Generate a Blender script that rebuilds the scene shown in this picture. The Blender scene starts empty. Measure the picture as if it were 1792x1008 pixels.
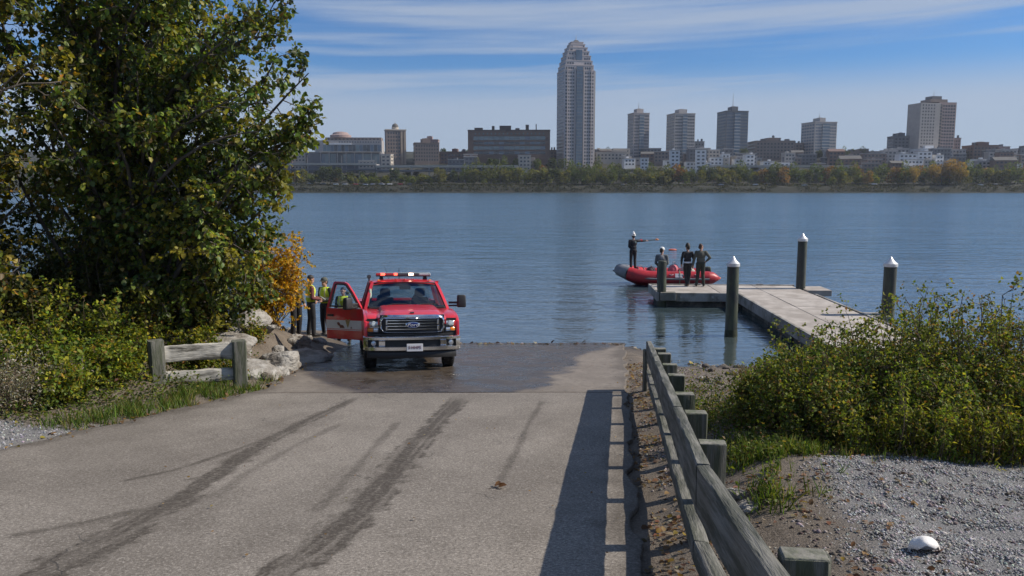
import bpy, bmesh, math, random
import numpy as np
from mathutils import Vector, Matrix, Quaternion
R = math.radians
rng = np.random.default_rng(11)
random.seed(5)
scene = bpy.context.scene
COL = scene.collection

# ------------------------------------------------------------------ camera
CAM_H, PITCH, FPX = 4.5, R(7.2), 1400.0       # eye height over the river, tilt down, focal length in photo pixels
cam_data = bpy.data.cameras.new('camera')
cam_data.sensor_width = 36.0
cam_data.lens = FPX / 1792.0 * 36.0
cam_data.clip_start = 0.1
cam_data.clip_end = 9000.0
cam = bpy.data.objects.new('camera', cam_data)
COL.objects.link(cam)
cam.location = (0, 0, CAM_H)
cam.rotation_euler = (math.pi / 2 - PITCH, 0, 0)
scene.camera = cam

# ------------------------------------------------------------------ light
SUN_EL, SUN_AZ = R(40.0), R(2.0)              # azimuth measured from +X towards +Y (away from the camera)
sun_dir = Vector((math.cos(SUN_EL) * math.cos(SUN_AZ), math.cos(SUN_EL) * math.sin(SUN_AZ), math.sin(SUN_EL)))
sun_data = bpy.data.lights.new('sun', 'SUN')
sun_data.energy = 4.9
sun_data.angle = R(0.53)
sun_data.color = (1.0, 0.91, 0.78)
sun = bpy.data.objects.new('sun', sun_data)
COL.objects.link(sun)
sun.location = (60, 10, 60)
sun.rotation_euler = (-sun_dir).to_track_quat('-Z', 'Y').to_euler()

world = bpy.data.worlds.new('World')
scene.world = world
world.use_nodes = True
wn, wl = world.node_tree.nodes, world.node_tree.links
wn.clear()
def wnode(t, **kw):
    n = wn.new(t)
    for k, v in kw.items():
        setattr(n, k, v)
    return n
w_out = wnode('ShaderNodeOutputWorld')
w_bg = wnode('ShaderNodeBackground')
w_bg.inputs['Strength'].default_value = 0.085
w_sky = wnode('ShaderNodeTexSky')
w_sky.sky_type = 'NISHITA'
w_sky.sun_disc = False
w_sky.sun_elevation = SUN_EL
w_sky.sun_rotation = math.pi / 2 - SUN_AZ
w_sky.altitude = 20
w_sky.air_density = 1.0
w_sky.dust_density = 0.6
w_sky.ozone_density = 2.2
# thin cirrus in long level streaks
w_tc = wnode('ShaderNodeTexCoord')
w_sep = wnode('ShaderNodeSeparateXYZ')
wl.new(w_tc.outputs['Generated'], w_sep.inputs[0])
def wmath(op, a, b=None, c=None, clamp=False):
    n = wnode('ShaderNodeMath', operation=op, use_clamp=clamp)
    for i, v in enumerate((a, b, c)):
        if v is None: continue
        if isinstance(v, (int, float)): n.inputs[i].default_value = v
        else: wl.new(v, n.inputs[i])
    return n.outputs[0]
w_az = wmath('ARCTAN2', w_sep.outputs['X'], w_sep.outputs['Y'])
w_el = wmath('ARCSINE', w_sep.outputs['Z'])
w_comb = wnode('ShaderNodeCombineXYZ')
wl.new(wmath('MULTIPLY', w_az, 0.9), w_comb.inputs[0])
w_tilt = wmath('ADD', wmath('MULTIPLY', w_el, 15.0), wmath('MULTIPLY', w_az, -0.30))
wl.new(w_tilt, w_comb.inputs[1])
w_n1 = wnode('ShaderNodeTexNoise')
w_n1.inputs['Scale'].default_value = 1.0
w_n1.inputs['Detail'].default_value = 3.0
w_n1.inputs['Roughness'].default_value = 0.5
w_n1.inputs['Distortion'].default_value = 0.25
wl.new(w_comb.outputs[0], w_n1.inputs['Vector'])
w_map2 = wnode('ShaderNodeVectorMath', operation='MULTIPLY')
w_map2.inputs[1].default_value = (4.0, 5.0, 1.0)
wl.new(w_comb.outputs[0], w_map2.inputs[0])
w_n2 = wnode('ShaderNodeTexNoise')
w_n2.inputs['Scale'].default_value = 1.0
w_n2.inputs['Detail'].default_value = 6.0
w_n2.inputs['Roughness'].default_value = 0.6
wl.new(w_map2.outputs[0], w_n2.inputs['Vector'])
w_m = wmath('ADD', wmath('MULTIPLY', w_n1.outputs[0], 0.8), wmath('MULTIPLY', w_n2.outputs[0], 0.2))
w_ramp = wnode('ShaderNodeMapRange', interpolation_type='SMOOTHSTEP')
w_ramp.inputs['From Min'].default_value = 0.44
w_ramp.inputs['From Max'].default_value = 0.58
w_ramp.inputs['To Max'].default_value = 0.80
wl.new(w_m, w_ramp.inputs['Value'])
# thin veil of cloud low over the horizon, all round
w_low = wnode('ShaderNodeMapRange', interpolation_type='SMOOTHSTEP')
w_low.inputs['From Min'].default_value = 0.150
w_low.inputs['From Max'].default_value = 0.09
w_low.inputs['To Max'].default_value = 0.85
wl.new(w_el, w_low.inputs['Value'])
w_fac = wmath('MAXIMUM', w_ramp.outputs[0], w_low.outputs[0])
w_mix = wnode('ShaderNodeMixRGB')
w_tint = wnode('ShaderNodeMixRGB', blend_type='MULTIPLY')
w_tint.inputs['Fac'].default_value = 1.0
w_tint.inputs['Color2'].default_value = (0.37, 0.71, 1.13, 1)
wl.new(w_sky.outputs[0], w_tint.inputs['Color1'])
w_mix.inputs['Color2'].default_value = (4.3, 5.1, 6.45, 1)
wl.new(w_fac, w_mix.inputs['Fac'])
wl.new(w_tint.outputs[0], w_mix.inputs['Color1'])
wl.new(w_mix.outputs[0], w_bg.inputs['Color'])
wl.new(w_bg.outputs[0], w_out.inputs['Surface'])

vs = scene.view_settings
vs.view_transform = 'Standard'
vs.look = 'None'
vs.exposure = 0.16
vs.gamma = 1.0
vs.use_curve_mapping = False
scene.render.film_transparent = False
scene.cycles.use_denoising = True
scene.cycles.max_bounces = 6
scene.cycles.transparent_max_bounces = 12
scene.cycles.caustics_reflective = False
scene.cycles.caustics_refractive = False
# ------------------------------------------------------------------ pixel geometry (directions only; distance comes from what a thing stands on)
def ray(px, py):
    u, v = (px - 896.0) / FPX, (504.0 - py) / FPX
    c, s = math.cos(PITCH), math.sin(PITCH)
    return Vector((u, c + v * s, v * c - s))
def at_z(px, py, z=0.0):
    d = ray(px, py)
    t = (z - CAM_H) / d.z
    return Vector((0, 0, CAM_H)) + d * t
def at_y(px, py, y):
    d = ray(px, py)
    return Vector((0, 0, CAM_H)) + d * (y / d.y)
RAMP0, RAMPS = 2.40, 0.105
def ramp_z(y):
    return RAMP0 - RAMPS * y
def on_ramp(px, py):
    d = ray(px, py)
    t = (RAMP0 - CAM_H) / (d.z + RAMPS * d.y)
    return Vector((0, 0, CAM_H)) + d * t

# ------------------------------------------------------------------ mesh helpers
def smooth01(a, b, x):
    t = np.clip((np.asarray(x, float) - a) / (b - a), 0, 1)
    return t * t * (3 - 2 * t)
_perm = np.random.default_rng(3).random((64, 64, 8))
def vnoise(x, y, k=0):
    """value noise on numpy arrays, 0..1"""
    x = np.asarray(x, float); y = np.asarray(y, float)
    xi = np.floor(x).astype(int); yi = np.floor(y).astype(int)
    fx = x - xi; fy = y - yi
    fx = fx * fx * (3 - 2 * fx); fy = fy * fy * (3 - 2 * fy)
    T = _perm[:, :, k % 8]
    g = lambda a, b: T[(xi + a) % 64, (yi + b) % 64]
    return (g(0, 0) * (1 - fx) + g(1, 0) * fx) * (1 - fy) + (g(0, 1) * (1 - fx) + g(1, 1) * fx) * fy
def fbm(x, y, oct=4, k=0):
    s = 0; a = 0.5; n = 0
    for i in range(oct):
        s = s + a * vnoise(np.asarray(x) * 2 ** i + 7.3 * i, np.asarray(y) * 2 ** i + 3.1 * i, k + i); n += a; a *= 0.5
    return s / n

def np_mesh(name, V, F, smooth=False):
    V = np.ascontiguousarray(V, dtype=np.float32); F = np.ascontiguousarray(F, dtype=np.int32)
    me = bpy.data.meshes.new(name)
    me.vertices.add(len(V)); me.vertices.foreach_set('co', V.ravel())
    m, k = F.shape
    me.loops.add(m * k); me.loops.foreach_set('vertex_index', F.ravel())
    me.polygons.add(m); me.polygons.foreach_set('loop_start', np.arange(0, m * k, k, dtype=np.int32))
    me.update(calc_edges=True)
    me.validate()
    if smooth:
        me.polygons.foreach_set('use_smooth', np.ones(len(me.polygons), bool))
    return me
def set_attr(me, name, arr, kind='FLOAT'):
    a = me.attributes.new(name, kind, 'POINT')
    if kind == 'FLOAT':
        a.data.foreach_set('value', np.ascontiguousarray(arr, dtype=np.float32).ravel())
    else:
        c = np.ones((len(arr), 4), np.float32); c[:, :3] = arr
        a.data.foreach_set('color', c.ravel())
def link(name, data, mat=None, parent=None, loc=None, rot=None, scl=None):
    o = bpy.data.objects.new(name, data)
    COL.objects.link(o)
    if mat is not None and data is not None:
        mats = mat if isinstance(mat, (list, tuple)) else [mat]
        if len(data.materials) == 0:
            for m in mats: data.materials.append(m)
    if parent is not None: o.parent = parent
    if loc is not None: o.location = loc
    if rot is not None: o.rotation_euler = rot
    if scl is not None: o.scale = scl
    return o
def tag(o, label=None, cat=None, group=None, kind=None):
    if label: o['label'] = label
    if cat: o['category'] = cat
    if group: o['group'] = group
    if kind: o['kind'] = kind
    return o
def thing(name, label, cat, loc=(0, 0, 0), rot=(0, 0, 0), group=None):
    o = bpy.data.objects.new(name, None)
    COL.objects.link(o)
    o.empty_display_size = 0.3
    o.location = loc; o.rotation_euler = rot
    return tag(o, label, cat, group)
def copy_tree(o, parent=None):
    c = o.copy(); COL.objects.link(c); c.parent = parent
    for ch in list(o.children):
        copy_tree(ch, c)
    return c

class MB:
    """collects shapes, then links them as ONE mesh object"""
    def __init__(s):
        s.V = []; s.F = []; s.mi = []
    def add(s, verts, faces, mi=0):
        n = len(s.V)
        s.V.extend([tuple(v) for v in verts])
        s.F.extend([tuple(i + n for i in f) for f in faces]); s.mi.extend([mi] * len(faces))
        return s
    def box(s, c, size, rot=None, mi=0, taper=None):
        hx, hy, hz = size[0] / 2, size[1] / 2, size[2] / 2
        vs_ = [Vector((x * hx, y * hy, z * hz)) for z in (-1, 1) for y in (-1, 1) for x in (-1, 1)]
        if taper:
            for v in vs_:
                if v.z > 0: v.x *= taper[0]; v.y *= taper[1]
        if rot is not None:
            vs_ = [rot @ v for v in vs_]
        c = Vector(c)
        return s.add([v + c for v in vs_], [(0, 2, 3, 1), (4, 5, 7, 6), (0, 1, 5, 4), (2, 6, 7, 3), (0, 4, 6, 2), (1, 3, 7, 5)], mi)
    def bb(s, x0, x1, y0, y1, z0, z1, mi=0):
        return s.box(((x0 + x1) / 2, (y0 + y1) / 2, (z0 + z1) / 2), (abs(x1 - x0), abs(y1 - y0), abs(z1 - z0)), mi=mi)
    def tube(s, pts, radii, n=8, caps=True, mi=0, squash=1.0):
        pts = [Vector(p) for p in pts]
        if isinstance(radii, (int, float)): radii = [radii] * len(pts)
        rings = []
        up = Vector((0, 0, 1))
        for i, p in enumerate(pts):
            a = pts[max(i - 1, 0)]; b = pts[min(i + 1, len(pts) - 1)]
            t = (b - a).normalized()
            ref = up if abs(t.dot(up)) < 0.95 else Vector((0, 1, 0))
            x = t.cross(ref).normalized(); y = x.cross(t).normalized()
            rings.append([p + (x * math.cos(q) + y * math.sin(q) * squash) * radii[i] for q in [2 * math.pi * k / n for k in range(n)]])
        vs_ = [v for r in rings for v in r]
        fs = []
        for i in range(len(pts) - 1):
            for k in range(n):
                k2 = (k + 1) % n
                fs.append((i * n + k, i * n + k2, (i + 1) * n + k2, (i + 1) * n + k))
        if caps:
            fs.append(tuple(range(n - 1, -1, -1))); fs.append(tuple((len(pts) - 1) * n + k for k in range(n)))
        return s.add(vs_, fs, mi)
    def lathe(s, prof, n=16, c=(0, 0, 0), axis='z', mi=0):
        vs_ = []; c = Vector(c)
        for r, h in prof:
            for k in range(n):
                q = 2 * math.pi * k / n
                v = Vector((r * math.cos(q), r * math.sin(q), h))
                if axis == 'y': v = Vector((v.x, v.z, v.y))
                if axis == 'x': v = Vector((v.z, v.x, v.y))
                vs_.append(v + c)
        fs = []
        for i in range(len(prof) - 1):
            for k in range(n):
                k2 = (k + 1) % n
                fs.append((i * n + k, i * n + k2, (i + 1) * n + k2, (i + 1) * n + k))
        fs.append(tuple(range(n - 1, -1, -1))); fs.append(tuple((len(prof) - 1) * n + k for k in range(n)))
        return s.add(vs_, fs, mi)
    def loft(s, rings, closed=True, caps=True, mi=0):
        n = len(rings[0]); vs_ = [v for r in rings for v in r]; fs = []
        for i in range(len(rings) - 1):
            for k in range(n if closed else n - 1):
                k2 = (k + 1) % n
                fs.append((i * n + k, i * n + k2, (i + 1) * n + k2, (i + 1) * n + k))
        if caps and closed:
            fs.append(tuple(range(n - 1, -1, -1))); fs.append(tuple((len(rings) - 1) * n + k for k in range(n)))
        return s.add(vs_, fs, mi)
    def prism(s, poly, axis, a, b, mi=0):
        """extrude a 2-D outline along an axis"""
        def p(u, v, w):
            return {'x': (w, u, v), 'y': (u, w, v), 'z': (u, v, w)}[axis]
        return s.loft([[p(u, v, a) for u, v in poly], [p(u, v, b) for u, v in poly]], mi=mi)
    def mesh(s, name, smooth=None, bevel=0.0, segs=2):
        me = bpy.data.meshes.new(name)
        me.from_pydata([tuple(v) for v in s.V], [], s.F)
        me.polygons.foreach_set('material_index', s.mi)
        bm = bmesh.new(); bm.from_mesh(me)
        bmesh.ops.recalc_face_normals(bm, faces=bm.faces[:])
        if bevel > 0:
            es = [e for e in bm.edges if len(e.link_faces) == 2 and e.calc_face_angle(0) > 0.5]
            bmesh.ops.bevel(bm, geom=es, offset=bevel, segments=segs, affect='EDGES', clamp_overlap=True, profile=0.5)
        if smooth is not None:
            for f in bm.faces: f.smooth = True
            for e in bm.edges:
                e.smooth = not (len(e.link_faces) == 2 and e.calc_face_angle(0) > smooth)
        bm.to_mesh(me); bm.free()
        return me
    def build(s, name, mat, parent=None, loc=None, rot=None, smooth=None, bevel=0.0, segs=2):
        return link(name, s.mesh(name, smooth, bevel, segs), mat, parent, loc, rot)

# ------------------------------------------------------------------ materials
MATS = {}
def mat(name, col, rough=0.6, metal=0.0, var=0.12, scale=6.0, bump=0.0, bscale=40.0, col2=None, c2amt=0.5, c2scale=3.0, spec=0.5, coat=0.0, stretch=None, emit=None, estr=0.0, rvar=0.0, detail=5.0, bdist=0.02):
    if name in MATS: return MATS[name]
    m = bpy.data.materials.new(name); m.use_nodes = True
    nt = m.node_tree; N, L = nt.nodes, nt.links
    b = N['Principled BSDF']
    tc = N.new('ShaderNodeTexCoord'); oi = N.new('ShaderNodeObjectInfo')
    off = N.new('ShaderNodeVectorMath'); off.operation = 'ADD'
    sc_ = N.new('ShaderNodeVectorMath'); sc_.operation = 'SCALE'
    cx = N.new('ShaderNodeCombineXYZ')
    for i in range(3): L.new(oi.outputs['Random'], cx.inputs[i])
    L.new(cx.outputs[0], sc_.inputs[0]); sc_.inputs['Scale'].default_value = 37.0
    L.new(tc.outputs['Object'], off.inputs[0]); L.new(sc_.outputs[0], off.inputs[1])
    vec = off.outputs[0]
    if stretch:
        st = N.new('ShaderNodeVectorMath'); st.operation = 'MULTIPLY'; st.inputs[1].default_value = stretch
        L.new(vec, st.inputs[0]); vec = st.outputs[0]
    c = (*col, 1)
    cur = None
    if col2 is not None:
        n2 = N.new('ShaderNodeTexNoise'); n2.inputs['Scale'].default_value = c2scale; n2.inputs['Detail'].default_value = detail
        n2.inputs['Roughness'].default_value = 0.65
        L.new(vec, n2.inputs['Vector'])
        mr = N.new('ShaderNodeMapRange'); mr.inputs['From Min'].default_value = 0.62 - 0.35 * c2amt; mr.inputs['From Max'].default_value = 0.72 - 0.25 * c2amt
        L.new(n2.outputs[0], mr.inputs['Value'])
        mx = N.new('ShaderNodeMixRGB'); mx.inputs['Color1'].default_value = c; mx.inputs['Color2'].default_value = (*col2, 1)
        L.new(mr.outputs[0], mx.inputs['Fac']); cur = mx.outputs[0]
    if var > 0:
        n1 = N.new('ShaderNodeTexNoise'); n1.inputs['Scale'].default_value = scale; n1.inputs['Detail'].default_value = detail; n1.inputs['Roughness'].default_value = 0.6
        L.new(vec, n1.inputs['Vector'])
        mr = N.new('ShaderNodeMapRange'); mr.inputs['From Min'].default_value = 0.25; mr.inputs['From Max'].default_value = 0.75
        mr.inputs['To Min'].default_value = 1 - var; mr.inputs['To Max'].default_value = 1 + var
        L.new(n1.outputs[0], mr.inputs['Value'])
        mu = N.new('ShaderNodeMixRGB'); mu.blend_type = 'MULTIPLY'; mu.inputs['Fac'].default_value = 1
        if cur is None: mu.inputs['Color1'].default_value = c
        else: L.new(cur, mu.inputs['Color1'])
        cc = N.new('ShaderNodeCombineXYZ')
        for i in range(3): L.new(mr.outputs[0], cc.inputs[i])
        L.new(cc.outputs[0], mu.inputs['Color2']); cur = mu.outputs[0]
    if cur is None: b.inputs['Base Color'].default_value = c
    else: L.new(cur, b.inputs['Base Color'])
    b.inputs['Roughness'].default_value = rough
    if rvar > 0:
        n4 = N.new('ShaderNodeTexNoise'); n4.inputs['Scale'].default_value = scale * 0.7; n4.inputs['Detail'].default_value = 4
        L.new(vec, n4.inputs['Vector'])
        mr = N.new('ShaderNodeMapRange'); mr.inputs['To Min'].default_value = rough - rvar; mr.inputs['To Max'].default_value = rough + rvar
        L.new(n4.outputs[0], mr.inputs['Value']); L.new(mr.outputs[0], b.inputs['Roughness'])
    b.inputs['Metallic'].default_value = metal
    b.inputs['Specular IOR Level'].default_value = spec
    if coat: b.inputs['Coat Weight'].default_value = coat; b.inputs['Coat Roughness'].default_value = 0.06
    if bump > 0:
        n3 = N.new('ShaderNodeTexNoise'); n3.inputs['Scale'].default_value = bscale; n3.inputs['Detail'].default_value = 5
        L.new(vec, n3.inputs['Vector'])
        bp = N.new('ShaderNodeBump'); bp.inputs['Strength'].default_value = bump; bp.inputs['Distance'].default_value = bdist
        L.new(n3.outputs[0], bp.inputs['Height']); L.new(bp.outputs[0], b.inputs['Normal'])
    if emit: b.inputs['Emission Color'].default_value = (*emit, 1); b.inputs['Emission Strength'].default_value = estr
    MATS[name] = m
    return m
def glass_mat(name, tint=(0.8, 0.9, 0.88), refl=0.12, dark=0.0, rough=0.02):
    if name in MATS: return MATS[name]
    m = bpy.data.materials.new(name); m.use_nodes = True
    N, L = m.node_tree.nodes, m.node_tree.links
    N.clear()
    out = N.new('ShaderNodeOutputMaterial')
    tr = N.new('ShaderNodeBsdfTransparent'); tr.inputs[0].default_value = (*[t * (1 - dark) for t in tint], 1)
    gl = N.new('ShaderNodeBsdfGlossy'); gl.inputs['Roughness'].default_value = rough; gl.inputs['Color'].default_value = (0.9, 0.95, 1, 1)
    fr = N.new('ShaderNodeFresnel'); fr.inputs['IOR'].default_value = 1.5
    ad = N.new('ShaderNodeMath'); ad.operation = 'ADD'; ad.inputs[1].default_value = refl; ad.use_clamp = True
    L.new(fr.outputs[0], ad.inputs[0])
    mx = N.new('ShaderNodeMixShader'); L.new(ad.outputs[0], mx.inputs[0]); L.new(tr.outputs[0], mx.inputs[1]); L.new(gl.outputs[0], mx.inputs[2])
    L.new(mx.outputs[0], out.inputs['Surface'])
    MATS[name] = m
    return m
def leaf_mat(name, rough=0.42, trans=0.3, spec=0.5):
    if name in MATS: return MATS[name]
    m = bpy.data.materials.new(name); m.use_nodes = True
    N, L = m.node_tree.nodes, m.node_tree.links
    b = N['Principled BSDF']; out = N['Material Output']
    at = N.new('ShaderNodeAttribute'); at.attribute_name = 'leafcol'
    oi = N.new('ShaderNodeObjectInfo')
    hs = N.new('ShaderNodeHueSaturation')
    mr = N.new('ShaderNodeMapRange'); mr.inputs['To Min'].default_value = 0.485; mr.inputs['To Max'].default_value = 0.515
    L.new(oi.outputs['Random'], mr.inputs['Value']); L.new(mr.outputs[0], hs.inputs['Hue'])
    L.new(at.outputs['Color'], hs.inputs['Color'])
    L.new(hs.outputs[0], b.inputs['Base Color'])
    b.inputs['Roughness'].default_value = rough; b.inputs['Specular IOR Level'].default_value = spec
    tl = N.new('ShaderNodeBsdfTranslucent')
    mu = N.new('ShaderNodeMixRGB'); mu.blend_type = 'MULTIPLY'; mu.inputs['Fac'].default_value = 1; mu.inputs['Color2'].default_value = (1.25, 1.2, 0.5, 1)
    L.new(hs.outputs[0], mu.inputs['Color1']); L.new(mu.outputs[0], tl.inputs['Color'])
    mx = N.new('ShaderNodeMixShader'); mx.inputs[0].default_value = trans
    L.new(b.outputs[0], mx.inputs[1]); L.new(tl.outputs[0], mx.inputs[2]); L.new(mx.outputs[0], out.inputs['Surface'])
    MATS[name] = m
    return m
# ------------------------------------------------------------------ near bank, road, ramp, river
def road_left(y):
    return np.interp(y, [-12, 5.0, 9.2, 13.8, 17.5, 24, 30], [-12.5, -7.4, -5.95, -4.45, -4.6, -4.5, -4.4])
def road_right(y):
    return 0.16 + 0.136 * np.asarray(y, float) - 0.02 * smooth01(14, 20, y)
def road_z(y):
    y = np.asarray(y, float)
    return RAMP0 - RAMPS * np.maximum(y, 4.0) + np.where(y < 4.0, (4.0 - y) * RAMPS * 0.9, 0) * np.where(y < -4, 0, 1) + np.where(y < -4, 8 * RAMPS * 0.9, 0)
def left_z(y):
    y = np.asarray(y, float)
    return np.interp(y, [-40, -4, 4, 8.5, 14, 18.5, 20.5, 22.0, 23.8, 25.2, 30, 45], [2.75, 2.75, 2.0, 1.55, 1.45, 1.35, 0.75, 0.34, 0.17, -0.1, -0.9, -3])
def right_z(y):
    y = np.asarray(y, float)
    return np.interp(y, [-40, -4, 4, 7, 10, 16, 20, 30, 45], [2.7, 2.6, 2.12, 2.05, 1.55, 0.62, -0.05, -1.2, -3])
def ground_z(x, y):
    x = np.asarray(x, float); y = np.asarray(y, float)
    rz = road_z(y)
    rz = np.where(y > 23, rz - 0.12 * (y - 23) , rz)
    xl = road_left(y); xr = road_right(y)
    ww = np.interp(y, [14, 18.5], [3.4, 1.3]); wl_ = smooth01(0.0, 1.0, (xl - x - 0.15) / ww)
    wr_ = smooth01(0.05, 1.5, x - xr)
    n = (fbm(x * 0.9, y * 0.9, 3) - 0.5)
    off = np.maximum(smooth01(0.0, 0.5, xl - x), smooth01(0.0, 0.5, x - xr))
    z = rz * (1 - wl_ - wr_) + left_z(y) * wl_ + right_z(y) * wr_
    lump = n * 0.16 * off + (fbm(x * 5, y * 5, 2, 3) - 0.5) * 0.05 * off
    far = smooth01(9, 22, np.abs(x)) * 0.5 * smooth01(30, 22, y)
    return z + lump - 0.055 * (1 - off) + far
def gz(x, y):
    return float(ground_z(x, y))

def grid_mesh(name, xs, ys, zf):
    X, Y = np.meshgrid(xs, ys)
    V = np.stack([X, Y, zf(X, Y)], -1).reshape(-1, 3)
    nx, ny = len(xs), len(ys)
    i = np.arange(nx - 1); j = np.arange(ny - 1)
    I, J = np.meshgrid(i, j)
    a = (J * nx + I).ravel()
    F = np.stack([a, a + 1, a + 1 + nx, a + nx], -1)
    return np_mesh(name, V, F, smooth=True), V

def surface_mat(name, build):
    m = bpy.data.materials.new(name); m.use_nodes = True
    build(m.node_tree.nodes, m.node_tree.links, m.node_tree.nodes['Principled BSDF'])
    MATS[name] = m
    return m
def nz(N, L, vec, scale, detail=5, rough=0.6, dist=0.0):
    n = N.new('ShaderNodeTexNoise'); n.inputs['Scale'].default_value = scale; n.inputs['Detail'].default_value = detail
    n.inputs['Roughness'].default_value = rough; n.inputs['Distortion'].default_value = dist
    if vec is not None: L.new(vec, n.inputs['Vector'])
    return n.outputs[0]
def rng_(N, L, v, a, b, c=0.0, d=1.0):
    r = N.new('ShaderNodeMapRange'); L.new(v, r.inputs['Value'])
    for k, q in zip(('From Min', 'From Max', 'To Min', 'To Max'), (a, b, c, d)): r.inputs[k].default_value = q
    return r.outputs[0]
def mixc(N, L, f, a, b, mode='MIX'):
    m = N.new('ShaderNodeMixRGB'); m.blend_type = mode
    for s_, v in ((m.inputs['Fac'], f), (m.inputs['Color1'], a), (m.inputs['Color2'], b)):
        if isinstance(v, (int, float)): s_.default_value = v
        elif isinstance(v, tuple): s_.default_value = (*v, 1)
        else: L.new(v, s_)
    return m.outputs[0]
def mth(N, L, op, a, b=None):
    m = N.new('ShaderNodeMath'); m.operation = op
    for i, v in enumerate((a, b)):
        if v is None: continue
        if isinstance(v, (int, float)): m.inputs[i].default_value = v
        else: L.new(v, m.inputs[i])
    return m.outputs[0]
def bumpn(N, L, b, h, strength, dist):
    p = N.new('ShaderNodeBump'); p.inputs['Strength'].default_value = strength; p.inputs['Distance'].default_value = dist
    L.new(h, p.inputs['Height']); L.new(p.outputs[0], b.inputs['Normal'])

# bank soil
xs = np.unique(np.concatenate([np.arange(-60, -14, 2.0), np.arange(-14, 14, 0.14), np.arange(14, 62, 2.0)]))
ys = np.unique(np.concatenate([np.arange(-45, 2, 2.0), np.arange(2, 26, 0.14), np.arange(26, 46, 1.5)]))
me, V = grid_mesh('ground', xs, ys, ground_z)
def grav(x, y):      # where the pale crushed gravel lies
    a = smooth01(0.0, 0.5, x - (np.interp(y, [-5, 3, 4.5, 5.5, 6.8, 7.3, 8], [1.6, 1.7, 2.05, 2.2, 2.3, 3.2, 9]) + (fbm(x * 2, y * 2, 3, 5) - 0.5) * 0.9))
    b = smooth01(0.05, 0.3, road_left(y) - x) * smooth01(11.0, 10.2, y + (fbm(x * 2, y * 2, 3, 2) - 0.5) * 1.2)
    return np.maximum(a * (y < 8.3), b)
set_attr(me, 'gravel', grav(V[:, 0], V[:, 1]))
def _soil(N, L, b):
    tc = N.new('ShaderNodeTexCoord'); v = tc.outputs['Object']
    at = N.new('ShaderNodeAttribute'); at.attribute_name = 'gravel'
    c = mixc(N, L, rng_(N, L, nz(N, L, v, 2.2, 6), 0.35, 0.65), (0.085, 0.066, 0.047), (0.17, 0.14, 0.11))
    c = mixc(N, L, rng_(N, L, nz(N, L, v, 45, 4), 0.45, 0.75), c, (0.24, 0.20, 0.16))
    g = mixc(N, L, rng_(N, L, nz(N, L, v, 70, 3), 0.3, 0.7), (0.085, 0.083, 0.085), (0.30, 0.295, 0.29))
    c = mixc(N, L, at.outputs['Fac'], c, g)
    # damp mud by the water line
    sp = N.new('ShaderNodeSeparateXYZ'); L.new(v, sp.inputs[0])
    wet = rng_(N, L, mth(N, L, 'ADD', sp.outputs['Z'], mth(N, L, 'MULTIPLY', nz(N, L, v, 3), 0.3)), 0.38, 0.12)
    c = mixc(N, L, wet, c, mixc(N, L, 1.0, c, (0.42, 0.40, 0.38), 'MULTIPLY'))
    L.new(c, b.inputs['Base Color'])
    L.new(rng_(N, L, wet, 0, 1, 0.9, 0.35), b.inputs['Roughness'])
    bumpn(N, L, b, mth(N, L, 'ADD', nz(N, L, v, 30, 6), nz(N, L, v, 90, 3)), 0.9, 0.02)
ground = link('ground', me, surface_mat('bank_soil', _soil))
tag(ground, kind='structure')

# roadway: an asphalt lane, then the concrete slab of the boat ramp
SEAM = 13.42
def track(px_pts, w0, w1):
    P = np.array([on_ramp(*p)[:2] for p in px_pts])
    return P, w0, w1
TRACKS = [track([(640, 688), (560, 727), (500, 756), (430, 795), (350, 850), (250, 913), (150, 968), (60, 1018), (-60, 1080)], 0.09, 0.27),
          track([(600, 740), (520, 780), (440, 825), (360, 880)], 0.05, 0.08),
          track([(812, 690), (770, 735), (740, 765), (690, 825), (630, 892), (560, 960), (500, 1000), (420, 1070)], 0.17, 0.26),
          track([(700, 735), (650, 790), (600, 850), (540, 905)], 0.06, 0.08),
          track([(500, 757), (400, 793), (300, 825), (200, 845)], 0.07, 0.05),
          track([(250, 890), (180, 910), (100, 925), (0, 942)], 0.09, 0.05),
          track([(950, 700), (925, 745), (905, 790), (870, 850)], 0.05, 0.05),
          track([(330, 870), (250, 895), (160, 912)], 0.06, 0.06)]
STR = [0.95, 0.5, 1.0, 0.6, 0.8, 0.7, 0.7, 0.7]
def seg_dist(x, y, P, signed=False):
    best = np.full(x.shape, 1e9); tt = np.zeros(x.shape); sg = np.ones(x.shape)
    for k in range(len(P) - 1):
        a, b = P[k], P[k + 1]; d = b - a
        t = np.clip(((x - a[0]) * d[0] + (y - a[1]) * d[1]) / (d @ d), 0, 1)
        q = np.hypot(x - a[0] - t * d[0], y - a[1] - t * d[1])
        m = q < best; best = np.where(m, q, best); tt = np.where(m, (k + t) / (len(P) - 1), tt); sg = np.where(m, np.sign(d[0] * (y - a[1]) - d[1] * (x - a[0])), sg)
    return (best, tt, best * sg) if signed else (best, tt)
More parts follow.
